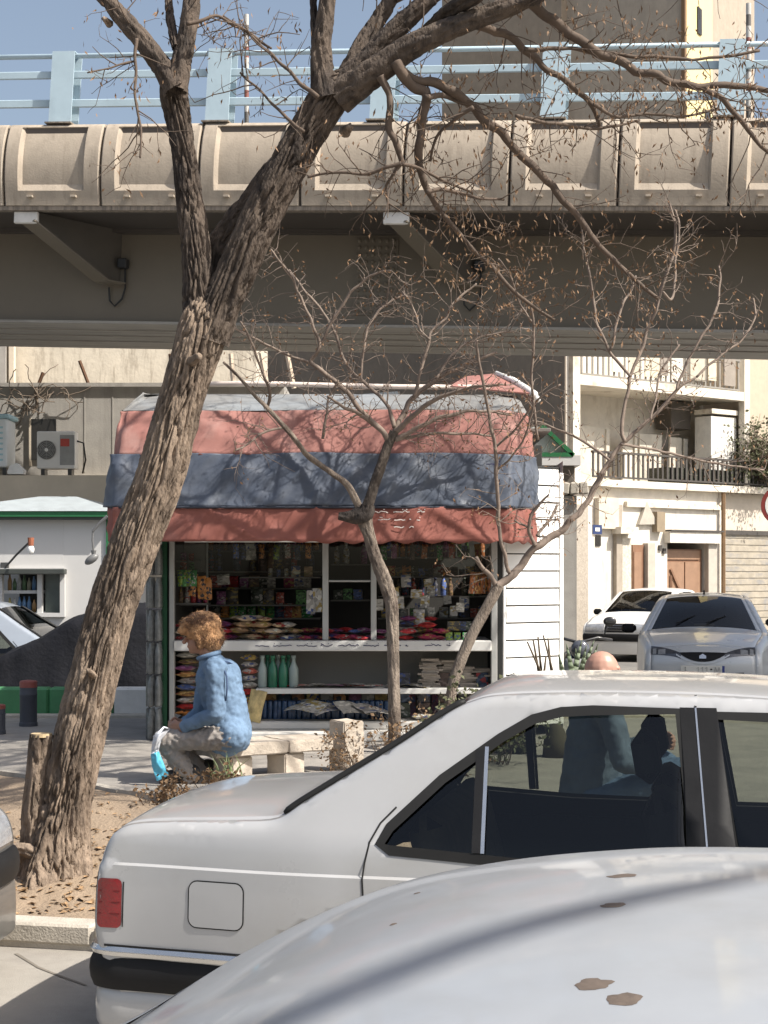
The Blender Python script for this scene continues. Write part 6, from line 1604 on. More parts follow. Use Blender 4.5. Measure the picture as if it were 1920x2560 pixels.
# branch stubs and knots on the trunk
for px, py, r, dx in ((236, 1690, 8, -16), (478, 905, 12, 20), (274, 60, 8, -14), (862, 330, 12, 14)):
    a = PX(px, py, TY-.1); b = PX(px+dx, py-14, TY-.18); bark_tube([(*a, r*1.3*TY/F), (*a.lerp(b, .5), r*TY/F), (*b, r*.8*TY/F)], step=.02, seg=16, amp=.005, fr=40, seed=px).build('branch_stub', m_bark, tr, smooth=True)
root1 = PR([(150, 2150, 30), (95, 2135, 22), (50, 2122, 16), (5, 2125, 12), (-60, 2140, 8)], TY-.12)
bark_tube(root1, seg=24, amp=.008, fr=30, seed=33).build('root', m_bark, tr, smooth=True)
TW = Twigs(5)
tb_ = [([(985, 165, 13), (1070, 205, 12), (1134, 231, 12), (1180, 268, 12), (1240, 325, 11), (1319, 405, 10), (1423, 521, 9), (1515, 631, 7), (1643, 747, 5)], .55),
       ([(990, 160, 15), (1030, 205, 14), (1064, 239, 13), (1060, 293, 12), (1042, 370, 11), (1050, 415, 10), (1066, 465, 9), (1090, 515, 8), (1140, 575, 6), (1220, 660, 5.5), (1307, 747, 5), (1388, 800, 4)], .35),
       ([(948, 195, 11), (974, 235, 9), (976, 309, 9), (990, 355, 8), (1003, 408, 7)], .1), ([(1003, 408, 6), (950, 425, 5), (900, 437, 4), (835, 432, 3.5), (770, 445, 3)], .1), ([(1003, 408, 5), (980, 440, 4), (965, 470, 3.5), (975, 520, 3)], .1), ([(1003, 408, 5), (1060, 425, 4), (1105, 450, 3.5), (1180, 480, 3)], .2),
       ([(1195, 60, 11), (1272, 93, 10), (1330, 139, 9), (1400, 197, 8), (1481, 260, 7), (1500, 320, 5)], .4), ([(1300, -10, 14), (1325, 8, 14), (1377, 58, 13), (1481, 122, 12), (1568, 162, 11), (1654, 197, 10), (1764, 214, 9), (1930, 228, 7)], .1),
       ([(1765, 216, 8), (1828, 266, 7), (1868, 324, 6), (1930, 392, 5)], .1), ([(1310, 122, 6), (1420, 122, 5), (1500, 133, 5), (1620, 143, 5), (1750, 147, 4), (1900, 128, 4)], .2), ([(1064, 239, 8), (1120, 245, 7), (1180, 266, 6)], .3),
       ([(1180, 268, 6), (1130, 305, 5), (1095, 335, 4), (1075, 400, 3)], .2), ([(1070, 480, 6), (1120, 475, 5), (1180, 490, 4), (1260, 500, 3)], .3), ([(790, 240, 6), (730, 190, 5), (680, 140, 4), (640, 100, 4), (560, 40, 3)], .2),
       ([(760, 330, 5), (700, 280, 4), (655, 230, 3), (600, 180, 3)], .25), ([(338, 98, 5), (338, 170, 4), (337, 250, 3.5), (352, 330, 3), (350, 395, 2.5)], -.1), ([(338, 155, 3), (290, 165, 2.5), (220, 183, 2)], -.1),
       ([(1481, 260, 5), (1540, 290, 4), (1600, 285, 4), (1720, 290, 3), (1800, 270, 3)], .4), ([(1290, 290, 5), (1400, 312, 4), (1500, 318, 4), (1600, 300, 3)], .4), ([(470, 60, 6), (540, 40, 4), (600, 70, 4), (680, 120, 3)], .2)]
for i, (l, dy) in enumerate(tb_):
    c = PR(l, TY, lambda t, dy=dy: -.3+dy*t); TW.branch(c)
    TW.along(c, .055 if l[0][2] > 8 else .05, (.10, .34), (.0026, .0046), 1, t0=.12, grav=-.10)
for l, dy in subs[:1]+subs[1:2]+subs[5:8]:
    TW.along(PR(l, TY, lambda t, dy=dy: -.15+dy*t), .16, (.15, .40), (.003, .005), 2, t0=.3)
TW.mb.build('twigs', m_twig, tr, smooth=True)['kind'] = 'stuff'
rp_ = random.Random(31)
sel = [t for t in TW.tips if rp_.random() < (.85 if t[0].x > .3 else .45)]
pods(sel, rp_, (.022, .05), (.0035, .0065), 1., 2, .04).build('seed_pods', m_pod, tr)['kind'] = 'stuff'

# ---------------- small tree before the kiosk
SY = 11.85
t2 = thing('small_tree', 'small bare tree with a dark knotted fork before the awning', 'tree', PX(985, 1882, SY))
tk = PR([(986, 1890, 20), (986, 1850, 17), (985, 1760, 16), (983, 1660, 16), (981, 1560, 16), (977, 1500, 17), (957, 1440, 18), (934, 1380, 16), (922, 1335, 16), (912, 1302, 20), (906, 1282, 22)], SY)
bark_tube(tk, seg=40, amp=.007, fr=40, fl=4, seed=41).build('trunk', m_bark2, t2, smooth=True)
kn = PR([(846, 1290, 10), (870, 1292, 15), (900, 1290, 24), (916, 1284, 22), (920, 1262, 18)], SY-.02); bark_tube(kn, seg=30, amp=.008, fr=40, seed=43).build('knot', bark_material('dark_knot_bark', (.075, .06, .05), (.04, .032, .028)), t2, smooth=True)
T2 = Twigs(8)
ml = [([(908, 1285, 17), (922, 1255, 17), (938, 1205, 16), (953, 1162, 16), (970, 1113, 15), (986, 1080, 14)], 0, 'k'), ([(903, 1280, 13), (871, 1216, 11), (830, 1183, 9), (773, 1142, 9), (749, 1113, 8), (716, 1072, 8), (667, 1019, 7), (638, 990, 6), (600, 945, 5), (558, 905, 4)], -.4, 'l')]
for i, (l, dy, _) in enumerate(ml):
    c = PRs(l, SY, lambda t, dy=dy: dy*t); bark_tube(c, seg=22, amp=.004, fr=50, seed=50+i).build('limb', m_bark2 if i else bark_material('dark_limb_bark', (.085, .068, .055), (.045, .036, .03)), t2, smooth=True)
mt = [([(986, 1080, 10), (1007, 1035, 9), (1035, 994, 8), (1093, 949, 7), (1167, 908, 6), (1240, 882, 4)], .3), ([(988, 1078, 9), (1031, 1039, 8), (1093, 998, 7), (1175, 970, 5), (1260, 962, 3)], -.3), ([(986, 1100, 8), (1052, 1064, 7), (1126, 1035, 6), (1203, 1027, 4), (1280, 1040, 3)], .2),
      ([(975, 1108, 10), (937, 1064, 9), (904, 1027, 8), (855, 970, 7), (806, 925, 7), (777, 904, 6), (798, 869, 5), (781, 811, 5), (749, 738, 4), (724, 684, 4), (675, 623, 3)], -.2), ([(984, 1070, 7), (974, 1023, 6), (941, 982, 5.5), (904, 949, 5), (863, 908, 5), (826, 811, 4), (757, 721, 4), (724, 672, 3)], .3),
      ([(933, 1062, 6), (900, 1035, 5.5), (855, 1015, 5), (818, 994, 3.5)], -.3), ([(800, 868, 5), (830, 803, 5), (871, 738, 4.5), (908, 705, 4), (949, 680, 3.5), (978, 676, 3)], -.1), ([(904, 949, 4), (908, 893, 4), (916, 836, 4), (937, 787, 4), (970, 758, 3.5), (1011, 734, 3)], .3),
      ([(1035, 994, 5), (1068, 869, 5), (1080, 828, 4), (1113, 795, 4), (1146, 746, 4), (1191, 709, 3)], .2), ([(1072, 850, 4), (1048, 820, 3.5), (1031, 766, 3.5), (1007, 730, 3)], .2), ([(671, 1022, 5), (671, 967, 5), (654, 926, 4), (634, 869, 4), (600, 803, 3)], -.4), ([(775, 905, 5), (695, 877, 4), (642, 848, 4), (575, 815, 3)], -.2),
      ([(806, 1095, 5), (814, 1052, 4), (822, 994, 3.5), (845, 950, 3)], -.1), ([(716, 1072, 4), (660, 1080, 3.5), (620, 1110, 3), (590, 1125, 2.5)], -.4), ([(990, 1100, 6), (1040, 1088, 5), (1140, 1082, 4), (1230, 1090, 3)], .25), ([(1093, 949, 4), (1120, 900, 4), (1150, 870, 3.5), (1210, 840, 3), (1280, 830, 2.5)], .3)]
for i, (l, dy) in enumerate(mt):
    c = PRs(l, SY, lambda t, dy=dy: dy*t); T2.branch(c); T2.along(c, .036, (.08, .34), (.0026, .0048), 1, t0=.1, curl=.5)
T2.mb.build('twigs', m_twigp, t2, smooth=True)['kind'] = 'stuff'
rp_ = random.Random(32); sel = [t for t in T2.tips if rp_.random() < .3]
pods(sel, rp_, (.018, .036), (.005, .008), .4, 1, .02).build('dry_leaves', m_leafd, t2)['kind'] = 'stuff'

# ---------------- leaning sapling by the white siding
t3 = thing('leaning_sapling', 'pale leaning sapling with thin shoots beside the white siding', 'tree', PX(1096, 1886, SY-.1))
tk = PR([(1096, 1895, 16), (1108, 1830, 14), (1120, 1773, 13), (1137, 1694, 14), (1172, 1603, 14), (1208, 1535, 14), (1236, 1484, 14), (1248, 1462, 13)], SY-.1)
bark_tube(tk, seg=34, amp=.004, fr=45, fl=4, seed=61).build('trunk', m_bark2, t3, smooth=True)
T3 = Twigs(9)
rl = [([(1245, 1464, 13), (1295, 1419, 12), (1346, 1365, 12), (1397, 1328, 11), (1433, 1292, 10), (1465, 1256, 9), (1488, 1215, 9), (1525, 1150, 8), (1560, 1106, 7), (1625, 1050, 6), (1690, 976, 5), (1740, 943, 4)], .25), ([(1243, 1464, 8), (1216, 1433, 7), (1189, 1394, 6.5)], -.1),
      ([(1272, 1432, 6), (1255, 1357, 6), (1243, 1231, 6), (1237, 1122, 5.5), (1219, 1027, 5), (1198, 913, 4.5), (1192, 850, 3.5)], -.3), ([(1337, 1366, 6), (1321, 1325, 5.5), (1331, 1285, 5), (1350, 1258, 4), (1372, 1238, 3)], -.1), ([(1342, 1340, 5), (1375, 1302, 4.5), (1392, 1265, 4)], .1), ([(1331, 1320, 4), (1300, 1310, 3), (1285, 1300, 2.5)], 0),
      ([(1560, 1106, 6), (1556, 1050, 5.5), (1568, 990, 5), (1577, 938, 5), (1601, 881, 5), (1621, 820, 5), (1650, 738, 5), (1683, 635, 4.5), (1687, 561, 4), (1674, 505, 3)], .3), ([(1655, 730, 4), (1680, 745, 4), (1688, 665, 4), (1698, 575, 3.5), (1690, 525, 3)], .3),
      ([(1577, 940, 5), (1527, 881, 4.5), (1490, 803, 4.5), (1478, 705, 4), (1462, 640, 3.5), (1455, 575, 3)], .1), ([(1527, 875, 4), (1551, 779, 4), (1576, 730, 3.5), (1590, 690, 3)], .2), ([(1345, 1100, 4), (1330, 971, 4), (1334, 811, 4), (1326, 762, 3)], -.2), ([(1237, 1122, 4), (1290, 1070, 3.5), (1345, 1000, 3.5), (1400, 960, 3)], -.2),
      ([(1690, 976, 4), (1720, 900, 4), (1780, 800, 4), (1793, 762, 4), (1801, 705, 3.5), (1797, 664, 3)], .2), ([(1740, 943, 4), (1800, 890, 3.5), (1855, 848, 3.5), (1887, 795, 3), (1883, 746, 2.5)], .3), ([(1550, 1112, 5), (1620, 1120, 4), (1700, 1140, 4), (1800, 1160, 3), (1910, 1175, 2.5)], .6), ([(1525, 1150, 4), (1470, 1110, 4), (1400, 1075, 3.5), (1330, 1050, 3)], .2),
      ([(1625, 1050, 4), (1640, 990, 3.5), (1650, 930, 3.5), (1700, 860, 3)], .2), ([(1240, 1180, 3.5), (1290, 1130, 3), (1320, 1070, 3), (1335, 1000, 2.5)], -.3), ([(1335, 811, 3.5), (1300, 760, 3), (1280, 700, 3), (1250, 650, 2.5)], -.2)]
for i, (l, dy) in enumerate(rl):
    c = PRs(l, SY-.1, lambda t, dy=dy: dy*t); T3.branch(c, 8); T3.along(c, .042, (.07, .30), (.0026, .0045), 1, t0=.2, curl=.5)
T3.mb.build('shoots', m_twigp, t3, smooth=True)['kind'] = 'stuff'
# tangle of reddish dry leaves hanging among the shoots
rp_ = random.Random(35); cl = []
for px, py, sx, sy, n_ in ((1300, 700, 90, 60, 260), (1180, 560, 70, 55, 120), (1270, 640, 70, 50, 120), (1000, 690, 70, 50, 60), (1560, 800, 110, 70, 60), (1500, 540, 60, 40, 30), (1380, 760, 60, 40, 70)):
    for _ in range(n_): cl.append((PX(rp_.gauss(px, sx), rp_.gauss(py, sy), SY+rp_.gauss(-.2, .2)), None))
near = []
allp = [t[0] for t in T3.tips]+[t[0] for t in T2.tips]
bins = {}
for p in allp: bins.setdefault((int(p.x*8), int(p.z*8)), []).append(p)
for p, _ in cl:
    c_ = bins.get((int(p.x*8), int(p.z*8)))
    if c_: near.append((rp_.choice(c_), None))
sel = [t for t in T3.tips if rp_.random() < .5] + near
pods(sel, rp_, (.022, .046), (.005, .008), .7, 1, .03).build('dry_leaves', m_leafd, t3)['kind'] = 'stuff'

# ---------------- a bare tree across the road, out of the picture: its limb shades the near car
t4 = thing('roadside_tree', 'bare roadside tree on the near side of the road', 'tree', (1.7, -2.2, -.13))
bark_tube([(1.7, -2.2, -.13, .2), (1.7, -2.2, 1.5, .17), (1.75, -2.1, 3.4, .14), (1.7, -2.2, 5.0, .11), (1.5, -2.4, 7.5, .06)], seg=40, amp=.012, seed=71).build('trunk', m_bark, t4, smooth=True)
bark_tube([(1.75, -2.1, 3.4, .10), (2.4, -1.2, 4.9, .08), (2.95, -.42, 5.6, .045), (3.56, .08, 5.77, .034), (3.98, .39, 5.78, .03), (4.5, .77, 5.85, .025), (5.6, 1.5, 6.2, .025)], seg=20, amp=.005, fr=40, seed=73).build('limb', m_bark, t4, smooth=True)
# the big tree goes on above the picture: its crown sheds the dappled shade
TC = Twigs(77); rn = TC.rnd
starts = [PX(1380, -30, TY-.45), PX(1078, -10, TY-.25), PX(985, -15, TY), PX(822, -25, TY-.15), PX(482, -40, TY-.1), PX(200, -70, TY-.15)]
for i in range(24):
    a = starts[i % 6] if i < 12 else starts[rn.randrange(4)]; e = Vector((rn.uniform(-1.4, 4.2), rn.uniform(8.2, 12.2), 0)) if i < 17 else Vector((rn.uniform(.3, 4.6), rn.uniform(9.7, 11.2), 0)); e.z = CAMZ + .3575*max(e.y, a.y) + (rn.uniform(.5, 2.4) if i < 17 else rn.uniform(.25, 1.6))
    m1 = a.lerp(e, .4) + Vector((rn.gauss(0, .12), rn.gauss(0, .1), .35+rn.random()*.3)); m2 = a.lerp(e, .75) + Vector((rn.gauss(0, .15), rn.gauss(0, .1), .3))
    for v in (m1, m2): v.z = max(v.z, CAMZ + .3575*v.y + .25)
    c = [(*a, .045), (*m1, .034), (*m2, .024), (*e, .012)]; TC.branch(c, 6); TC.along(c, .2, (.3, .9), (.005, .010), 1, t0=.3, curl=.25)
TC.mb.build('upper_crown', m_twig, tr, smooth=True)['kind'] = 'stuff'
# ================================================================== PEOPLE
def rb(mb, a, b, ra, rb_, seg=14, n=6):
    """tapered limb with round ends"""
    a = Vector(a); b = Vector(b); d = b-a; L_ = d.length; d.normalize(); pts = []; rad = []
    for i in range(4): t = -1+i/4.; pts.append(a+d*ra*t*.98); rad.append(ra*sqrt(max(.02, 1-t*t)))
    for i in range(n+1): t = i/n; pts.append(a+d*L_*t); rad.append(lerp(ra, rb_, t))
    for i in range(1, 5): t = i/4.; pts.append(b+d*rb_*t*.98); rad.append(rb_*sqrt(max(.02, 1-t*t)))
    mb.tube(pts, rad, seg)
def fused(name, mb, mat, parent, vox, smooth_it, local=True, wr=0., wscale=.1, base=None):
    """merge overlapping forms into one continuous skin"""
    o = mb.build(name, mat, parent, smooth=True, local=local)
    m = o.modifiers.new('remesh', 'REMESH'); m.mode = 'VOXEL'; m.voxel_size = vox; m.use_smooth_shade = True
    s_ = o.modifiers.new('smooth', 'SMOOTH'); s_.factor = .5; s_.iterations = smooth_it
    if wr:
        t = bpy.data.textures.new(name+'_folds', 'CLOUDS'); t.noise_scale = wscale; t.noise_depth = 2; t.noise_type = 'SOFT_NOISE'
        d = o.modifiers.new('folds', 'DISPLACE'); d.texture = t; d.strength = wr; d.mid_level = .5; d.texture_coords = 'LOCAL'
    return o
m_skin = M('skin', (.36, .20, .135), rough=.55, var=.12, ns=14, bump=.05)
m_denim = M('pale_denim', (.155, .235, .345), rough=.85, var=.10, ns=7, bump=.35, bs=300, col2=(.11, .175, .27), col2at=(.5, .8), spec=.25)
m_denimd = M('dark_denim_seam', (.06, .10, .19), rough=.9)
m_trou = M('grey_cotton', (.30, .275, .255), rough=.9, var=.12, ns=9, bump=.3, bs=200, spec=.2)
m_fur = M('tan_patterned_cloth', (.42, .235, .115), rough=.9, var=.35, ns=26, bump=.8, bs=60, col2=(.12, .06, .032), col2at=(.50, .57), bdist=.02)
m_shoe = M('dark_shoe', (.03, .027, .025), rough=.6)
MP = Y_P = 10.15
def q(px, py, dy=0.): return PX(px, py, MP+dy)
seatp = q(565, 1872)
pe = thing('person', 'person in a pale blue denim jacket and tan cap sitting on the stone bench', 'person', (seatp.x, MP, PZ))
# joints
hipN, hipF = q(572, 1842, -.08), q(566, 1838, .20)
kneeN, kneeF = q(412, 1852, -.02), q(432, 1846, .26)
ankN, ankF = q(478, 1948, .02), q(520, 1950, .30)
pelvis = q(572, 1835, .06); waist = q(566, 1770, .06); chest = q(545, 1700, .05); neckb = q(528, 1650, .05); neck = q(512, 1622, .05); head = q(502, 1586, .05)
shN, shF = q(540, 1672, -.14), q(524, 1674, .24)
elN, elF = q(541, 1785, -.17), q(500, 1790, .28)
wrN, wrF = q(455, 1818, -.06), q(455, 1812, .14)
bd = MB()   # the body: one skin
rb(bd, pelvis, waist, .10, .10); rb(bd, waist, chest, .10, .11); rb(bd, chest, neckb, .105, .06); rb(bd, shN, shF, .055, .055)
rb(bd, neckb, head, .055, .06)
for a, b, c in ((hipN, kneeN, ankN), (hipF, kneeF, ankF)): rb(bd, a, b, .07, .05); rb(bd, b, c, .05, .036)
for a, b, c in ((shN, elN, wrN), (shF, elF, wrF)): rb(bd, a, b, .05, .04); rb(bd, b, c, .038, .027)
# head: skull, jaw, nose, brow, chin, ear; looks left and a little down
Rh = Matrix.Rotation(radians(-14), 3, 'Y')
def hd_(x, y, z): return head + Rh @ Vector((x, y, z))
bd.ell(hd_(.012, 0, .02), (.098, .076, .105), R=Rh); bd.ell(hd_(-.035, 0, -.055), (.062, .056, .062), R=Rh)
bd.ell(hd_(-.075, 0, -.085), (.026, .03, .024)); rb(bd, hd_(-.085, 0, .015), hd_(-.115, 0, -.022), .010, .016, 8, 3)
rb(bd, hd_(-.082, -.03, .03), hd_(-.082, .03, .03), .014, .014, 8, 3); rb(bd, hd_(-.094, -.018, -.055), hd_(-.094, .018, -.055), .010, .010, 8, 3)
bd.ell(hd_(.015, -.078, -.005), (.018, .010, .032), R=Rh); bd.ell(hd_(.015, .078, -.005), (.018, .010, .032), R=Rh)
# hands: palm, four fingers and a thumb, closed on the bag
def hand(mb, w_, tgt, up, sidev):
    d = (tgt-w_).normalized(); up = (up - d*up.dot(d)).normalized(); sv = d.cross(up)
    for i in range(4): rb(mb, w_+up*(-.024+.016*i)*1., w_+d*.075+up*(-.03+.02*i), .015, .013, 8, 3)
    for i, l in enumerate((.058, .07, .066, .05)):
        r0 = w_+d*.078+up*(.032-.021*i); k1_ = r0+d*l*.42+sv*sidev*.012; k2_ = k1_+d*l*.16+sv*sidev*.032; k3_ = k2_-d*l*.2+sv*sidev*.018
        rb(mb, r0, k1_, .0095, .009, 8, 3); rb(mb, k1_, k2_, .009, .0085, 8, 3); rb(mb, k2_, k3_, .0085, .007, 8, 2)
    t0 = w_+d*.025+up*.03; t1 = t0+d*.035+up*.022+sv*sidev*.012; t2 = t1+d*.032-up*.004+sv*sidev*.02
    rb(mb, t0, t1, .013, .011, 8, 3); rb(mb, t1, t2, .011, .009, 8, 3)
grip = q(424, 1822, .03)
hand(bd, wrN, q(428, 1824, -.01), Vector((0, 0, 1)), 1); hand(bd, wrF, q(424, 1816, .08), Vector((0, 0, 1)), -1)
fused('body', bd, m_skin, pe, .0065, 3, local=False)
# eyes
for s_ in (-1, 1): MB().ell(hd_(-.089, s_*.032, .012), (.009, .012, .009)).build('eye', M('eye_dark', (.03, .02, .015), rough=.2), pe, smooth=True)
# jacket
jk = MB()
rb(jk, q(570, 1832, .05), waist, .155, .138); rb(jk, waist, chest, .135, .145); rb(jk, chest, q(530, 1660, .05), .14, .085); rb(jk, shN, shF, .072, .072)
rb(jk, q(572, 1790, .05), q(556, 1690, .05), .115, .12); rb(jk, q(578, 1836, -.05), q(578, 1836, .16), .115, .115)
for a, b, c in ((shN, elN, wrN), (shF, elF, wrF)): rb(jk, a, b, .070, .058); rb(jk, b, b.lerp(c, .88), .056, .042)
ja = fused('jacket', jk, m_denim, pe, .008, 3, local=False, wr=.026, wscale=.05)
# collar, hem band, cuffs, seams
cl = MB(); cl.tube([neck + Vector((.066*cos(a)+.026, .074*sin(a), -.040+.02*cos(a))) for a in [i*pi/10 for i in range(20)]], .015, 8, closed=True); cl.build('collar', m_denim, ja, smooth=True)
sm_ = MB(); sm_.tube([q(556, 1662, -.155), q(566, 1690, -.185), q(568, 1720, -.195), q(564, 1752, -.19)], .006, 5); sm_.build('seam', m_denimd, ja, smooth=True)
sm_ = MB(); sm_.tube([q(552, 1652, -.09), q(574, 1656, -.02), q(592, 1668, .05)], .005, 5); sm_.build('seam', m_denimd, ja, smooth=True)
# trousers
tr_ = MB()
rb(tr_, q(560, 1850, -.03), q(556, 1848, .16), .078, .078)
for a, b, c in ((hipN, kneeN, ankN), (hipF, kneeF, ankF)): rb(tr_, a, b, .080, .068); rb(tr_, b, b.lerp(c, .95), .068, .056)
fused('trousers', tr_, m_trou, pe, .008, 3, local=False, wr=.03, wscale=.03)
for a in (ankN, ankF):
    sh_ = MB(); f = Vector((a.x-.03, a.y, PZ+.036)); sh_.ell(f+Vector((-.05, 0, .01)), (.125, .046, .042)); sh_.ell(f+Vector((.03, 0, .035)), (.06, .042, .05)); rb(sh_, f+Vector((.03, 0, .04)), a+Vector((0, 0, .03)), .045, .04)
    fused('shoe', sh_, m_shoe, pe, .009, 3, local=False)
    MB().obox((f.x-.045, f.y, PZ+.010), (.25, .088, .018), bev=.008).build('shoe_sole', m_shoe, pe)
# cloth cap with neck flap
hp = MB(); hp.ell(hd_(.02, 0, .045), (.128, .108, .102), R=Rh); hp.ell(hd_(.05, 0, -.03), (.095, .098, .09), R=Rh); hp.ell(hd_(.055, 0, -.085), (.058, .07, .05), R=Rh); hp.obox(hd_(-.02, 0, .085), (.17, .165, .08), ry=radians(-14), bev=.03)
rb(hp, hd_(-.02, -.075, .02), hd_(-.02, -.062, -.07), .03, .022); rb(hp, hd_(-.105, -.05, .052), hd_(-.105, .05, .052), .026, .026)
fused('cap', hp, m_fur, pe, .009, 2, local=False, wr=.022, wscale=.03)
rn = random.Random(6); fu = MB(); fu2 = MB()
for i in range(2600):
    cen, ax = rn.choice((((.02, 0, .045), (.128, .108, .102)), ((.05, 0, -.03), (.095, .098, .09)), ((-.02, 0, .085), (.095, .09, .05))))
    d = Vector((rn.gauss(0, 1), rn.gauss(0, 1), rn.gauss(0, 1))).normalized(); p = hd_(cen[0]+ax[0]*d.x*.97, cen[1]+ax[1]*d.y*.97, cen[2]+ax[2]*d.z*.97); o_ = Rh @ d
    t = (o_*.5 + Vector((rn.gauss(0, .5), rn.gauss(0, .5), -.55+rn.gauss(0, .4)))).normalized(); s_ = t.cross(o_)
    if s_.length < .05 or (d.x < -.55 and d.z < -.1): continue
    s_.normalize(); l = rn.uniform(.012, .030); (fu if noise.noise(p*26) > -.05 else fu2).add([p-s_*.0022, p+s_*.0022, p+t*l+o_*.004], [(0, 1, 2)])
fu.build('fur', m_fur, pe)['kind'] = 'stuff'; fu2.build('dark_fur', M('dark_brown_fur', (.16, .085, .045), rough=.9), pe)['kind'] = 'stuff'
# carrier bag hanging from the hands over the knee
bgm = M('sky_blue_plastic', (.12, .50, .70), rough=.35, var=.12, ns=14, bump=.3, bs=30); bgw = M('white_plastic_film', (.62, .64, .68), rough=.35, var=.08, ns=12, bump=.3, bs=30)
bag = thing('carrier_bag', 'crumpled white and sky blue plastic bag hanging from the seated person hands', 'bag', q(405, 1950, -.1))
def sheet(l, r, Yo, seed):
    mb = MB(); n = len(l); L1 = catmull(l, 4); R1 = catmull(r, 4)
    def f(u, v):
        k = u*(len(L1)-1); i = min(int(k), len(L1)-2); t = k-i; a = [lerp(L1[i][c_], L1[i+1][c_], t) for c_ in (0, 1)]; b = [lerp(R1[i][c_], R1[i+1][c_], t) for c_ in (0, 1)]
        px = lerp(a[0], b[0], v); py = lerp(a[1], b[1], v); d = .03*sin(pi*v)*sin(pi*min(1, u+.2)) + .012*noise.noise(Vector((u*5, v*4, seed))); return PX(px, py, MP+Yo-d)
    mb.grid(f, 22, 10, flip=True); mb2 = MB(); mb2.grid(lambda u, v: (lambda p: Vector((p.x, 2*(MP+Yo)-p.y+.004, p.z)))(f(u, v)), 22, 10); mb.add(mb2.v, mb2.f); return mb
sheet([(384, 1838), (379, 1868), (377, 1888)], [(424, 1824), (404, 1850), (396, 1880)], -.12, 1).build('white_top', bgw, bag, smooth=True)
sheet([(377, 1886), (380, 1915), (392, 1953)], [(397, 1878), (408, 1905), (422, 1938)], -.13, 2).build('blue_base', bgm, bag, smooth=True)
MB().tube([q(424, 1822, -.06), q(410, 1818, -.08), q(398, 1832, -.11), q(388, 1846, -.12)], [.006, .007, .012, .02], 6).build('handle', bgw, bag, smooth=True)

# ---------------- second person, seated beyond the silver car: bald head over its roof, body seen through its windows
P2 = Vector((1.10, 8.42, .21))
p2 = thing('person', 'bald person in a denim jacket and jeans sitting behind the silver car', 'person', P2)
def v2(x, y, z): return P2 + Vector((x, y, z))
b2 = MB(); hN, hF = v2(.0, -.11, .26), v2(.0, .11, .26); kN, kF = v2(.42, -.15, .44), v2(.40, .16, .44); aN, aF = v2(.40, -.15, .06), v2(.38, .16, .06)
sN, sF = v2(.05, -.20, .76), v2(.05, .20, .76); eN, eF = v2(.12, -.27, .50), v2(.14, .26, .50); wN, wF = v2(.30, -.22, .46), v2(.36, .18, .56)
rb(b2, v2(-.02, 0, .30), v2(0, 0, .55), .14, .13); rb(b2, v2(0, 0, .55), v2(.04, 0, .76), .135, .08); rb(b2, sN, sF, .06, .06); rb(b2, v2(.04, 0, .76), v2(.06, 0, .93), .055, .06)
b2.ell(v2(.045, 0, .955), (.092, .076, .10)); b2.ell(v2(.10, 0, .90), (.055, .052, .058)); rb(b2, v2(.137, 0, .95), v2(.162, 0, .915), .01, .015, 8, 3); rb(b2, v2(.128, -.03, .965), v2(.128, .03, .965), .013, .013, 8, 3)
for s_ in (-1, 1): b2.ell(v2(.04, s_*.078, .93), (.018, .010, .03))
for a, b, c in ((hN, kN, aN), (hF, kF, aF)): rb(b2, a, b, .08, .056); rb(b2, b, c, .054, .036)
for a, b, c in ((sN, eN, wN), (sF, eF, wF)): rb(b2, a, b, .05, .04); rb(b2, b, c, .038, .028)
hand(b2, wN, wN+Vector((.1, -.02, -.06)), Vector((0, -1, .3)), 1); hand(b2, wF, wF+Vector((.12, -.06, .0)), Vector((0, 0, 1)), 1)
fused('body', b2, M('fair_skin', (.42, .235, .175), rough=.45, var=.1, ns=12, bump=.04), p2, .007, 3, local=False)
for s_ in (-1, 1): MB().ell(v2(.133, s_*.03, .945), (.009, .011, .008)).build('eye', M('eye_dark', (.03, .02, .015)), p2, smooth=True)
j2 = MB(); rb(j2, v2(-.02, 0, .28), v2(.02, 0, .68), .165, .15); rb(j2, sN, sF, .082, .082); rb(j2, v2(.03, 0, .72), v2(.04, 0, .80), .09, .07)
for a, b, c in ((sN, eN, wN), (sF, eF, wF)): rb(j2, a, b, .074, .06); rb(j2, b, b.lerp(c, .85), .058, .045)
fused('jacket', j2, M('grey_blue_denim', (.10, .135, .185), rough=.85, var=.2, ns=8, bump=.3, bs=200), p2, .012, 3, local=False, wr=.022, wscale=.045)
j3 = MB(); rb(j3, hN, hF, .11, .11)
for a, b, c in ((hN, kN, aN), (hF, kF, aF)): rb(j3, a, b, .10, .078); rb(j3, b, b.lerp(c, .95), .076, .06)
fused('jeans', j3, M('blue_jeans', (.10, .16, .26), rough=.85, var=.15, ns=8, bump=.3, bs=200), p2, .012, 3, local=False, wr=.02, wscale=.045)
for a in (aN, aF): s2 = MB(); s2.ell((a.x+.06, a.y, P2.z+.035), (.13, .045, .035)); s2.ell((a.x, a.y, P2.z+.055), (.06, .042, .05)); fused('shoe', s2, m_shoe, p2, .01, 3, local=False)
single('low_stone_seat', MB().box(P2.x-.35, P2.x+.12, P2.y-.45, P2.y+.45, .05, P2.z+.145, .02), m_kerb, 'low stone seat behind the silver car under the bald person', 'seat')
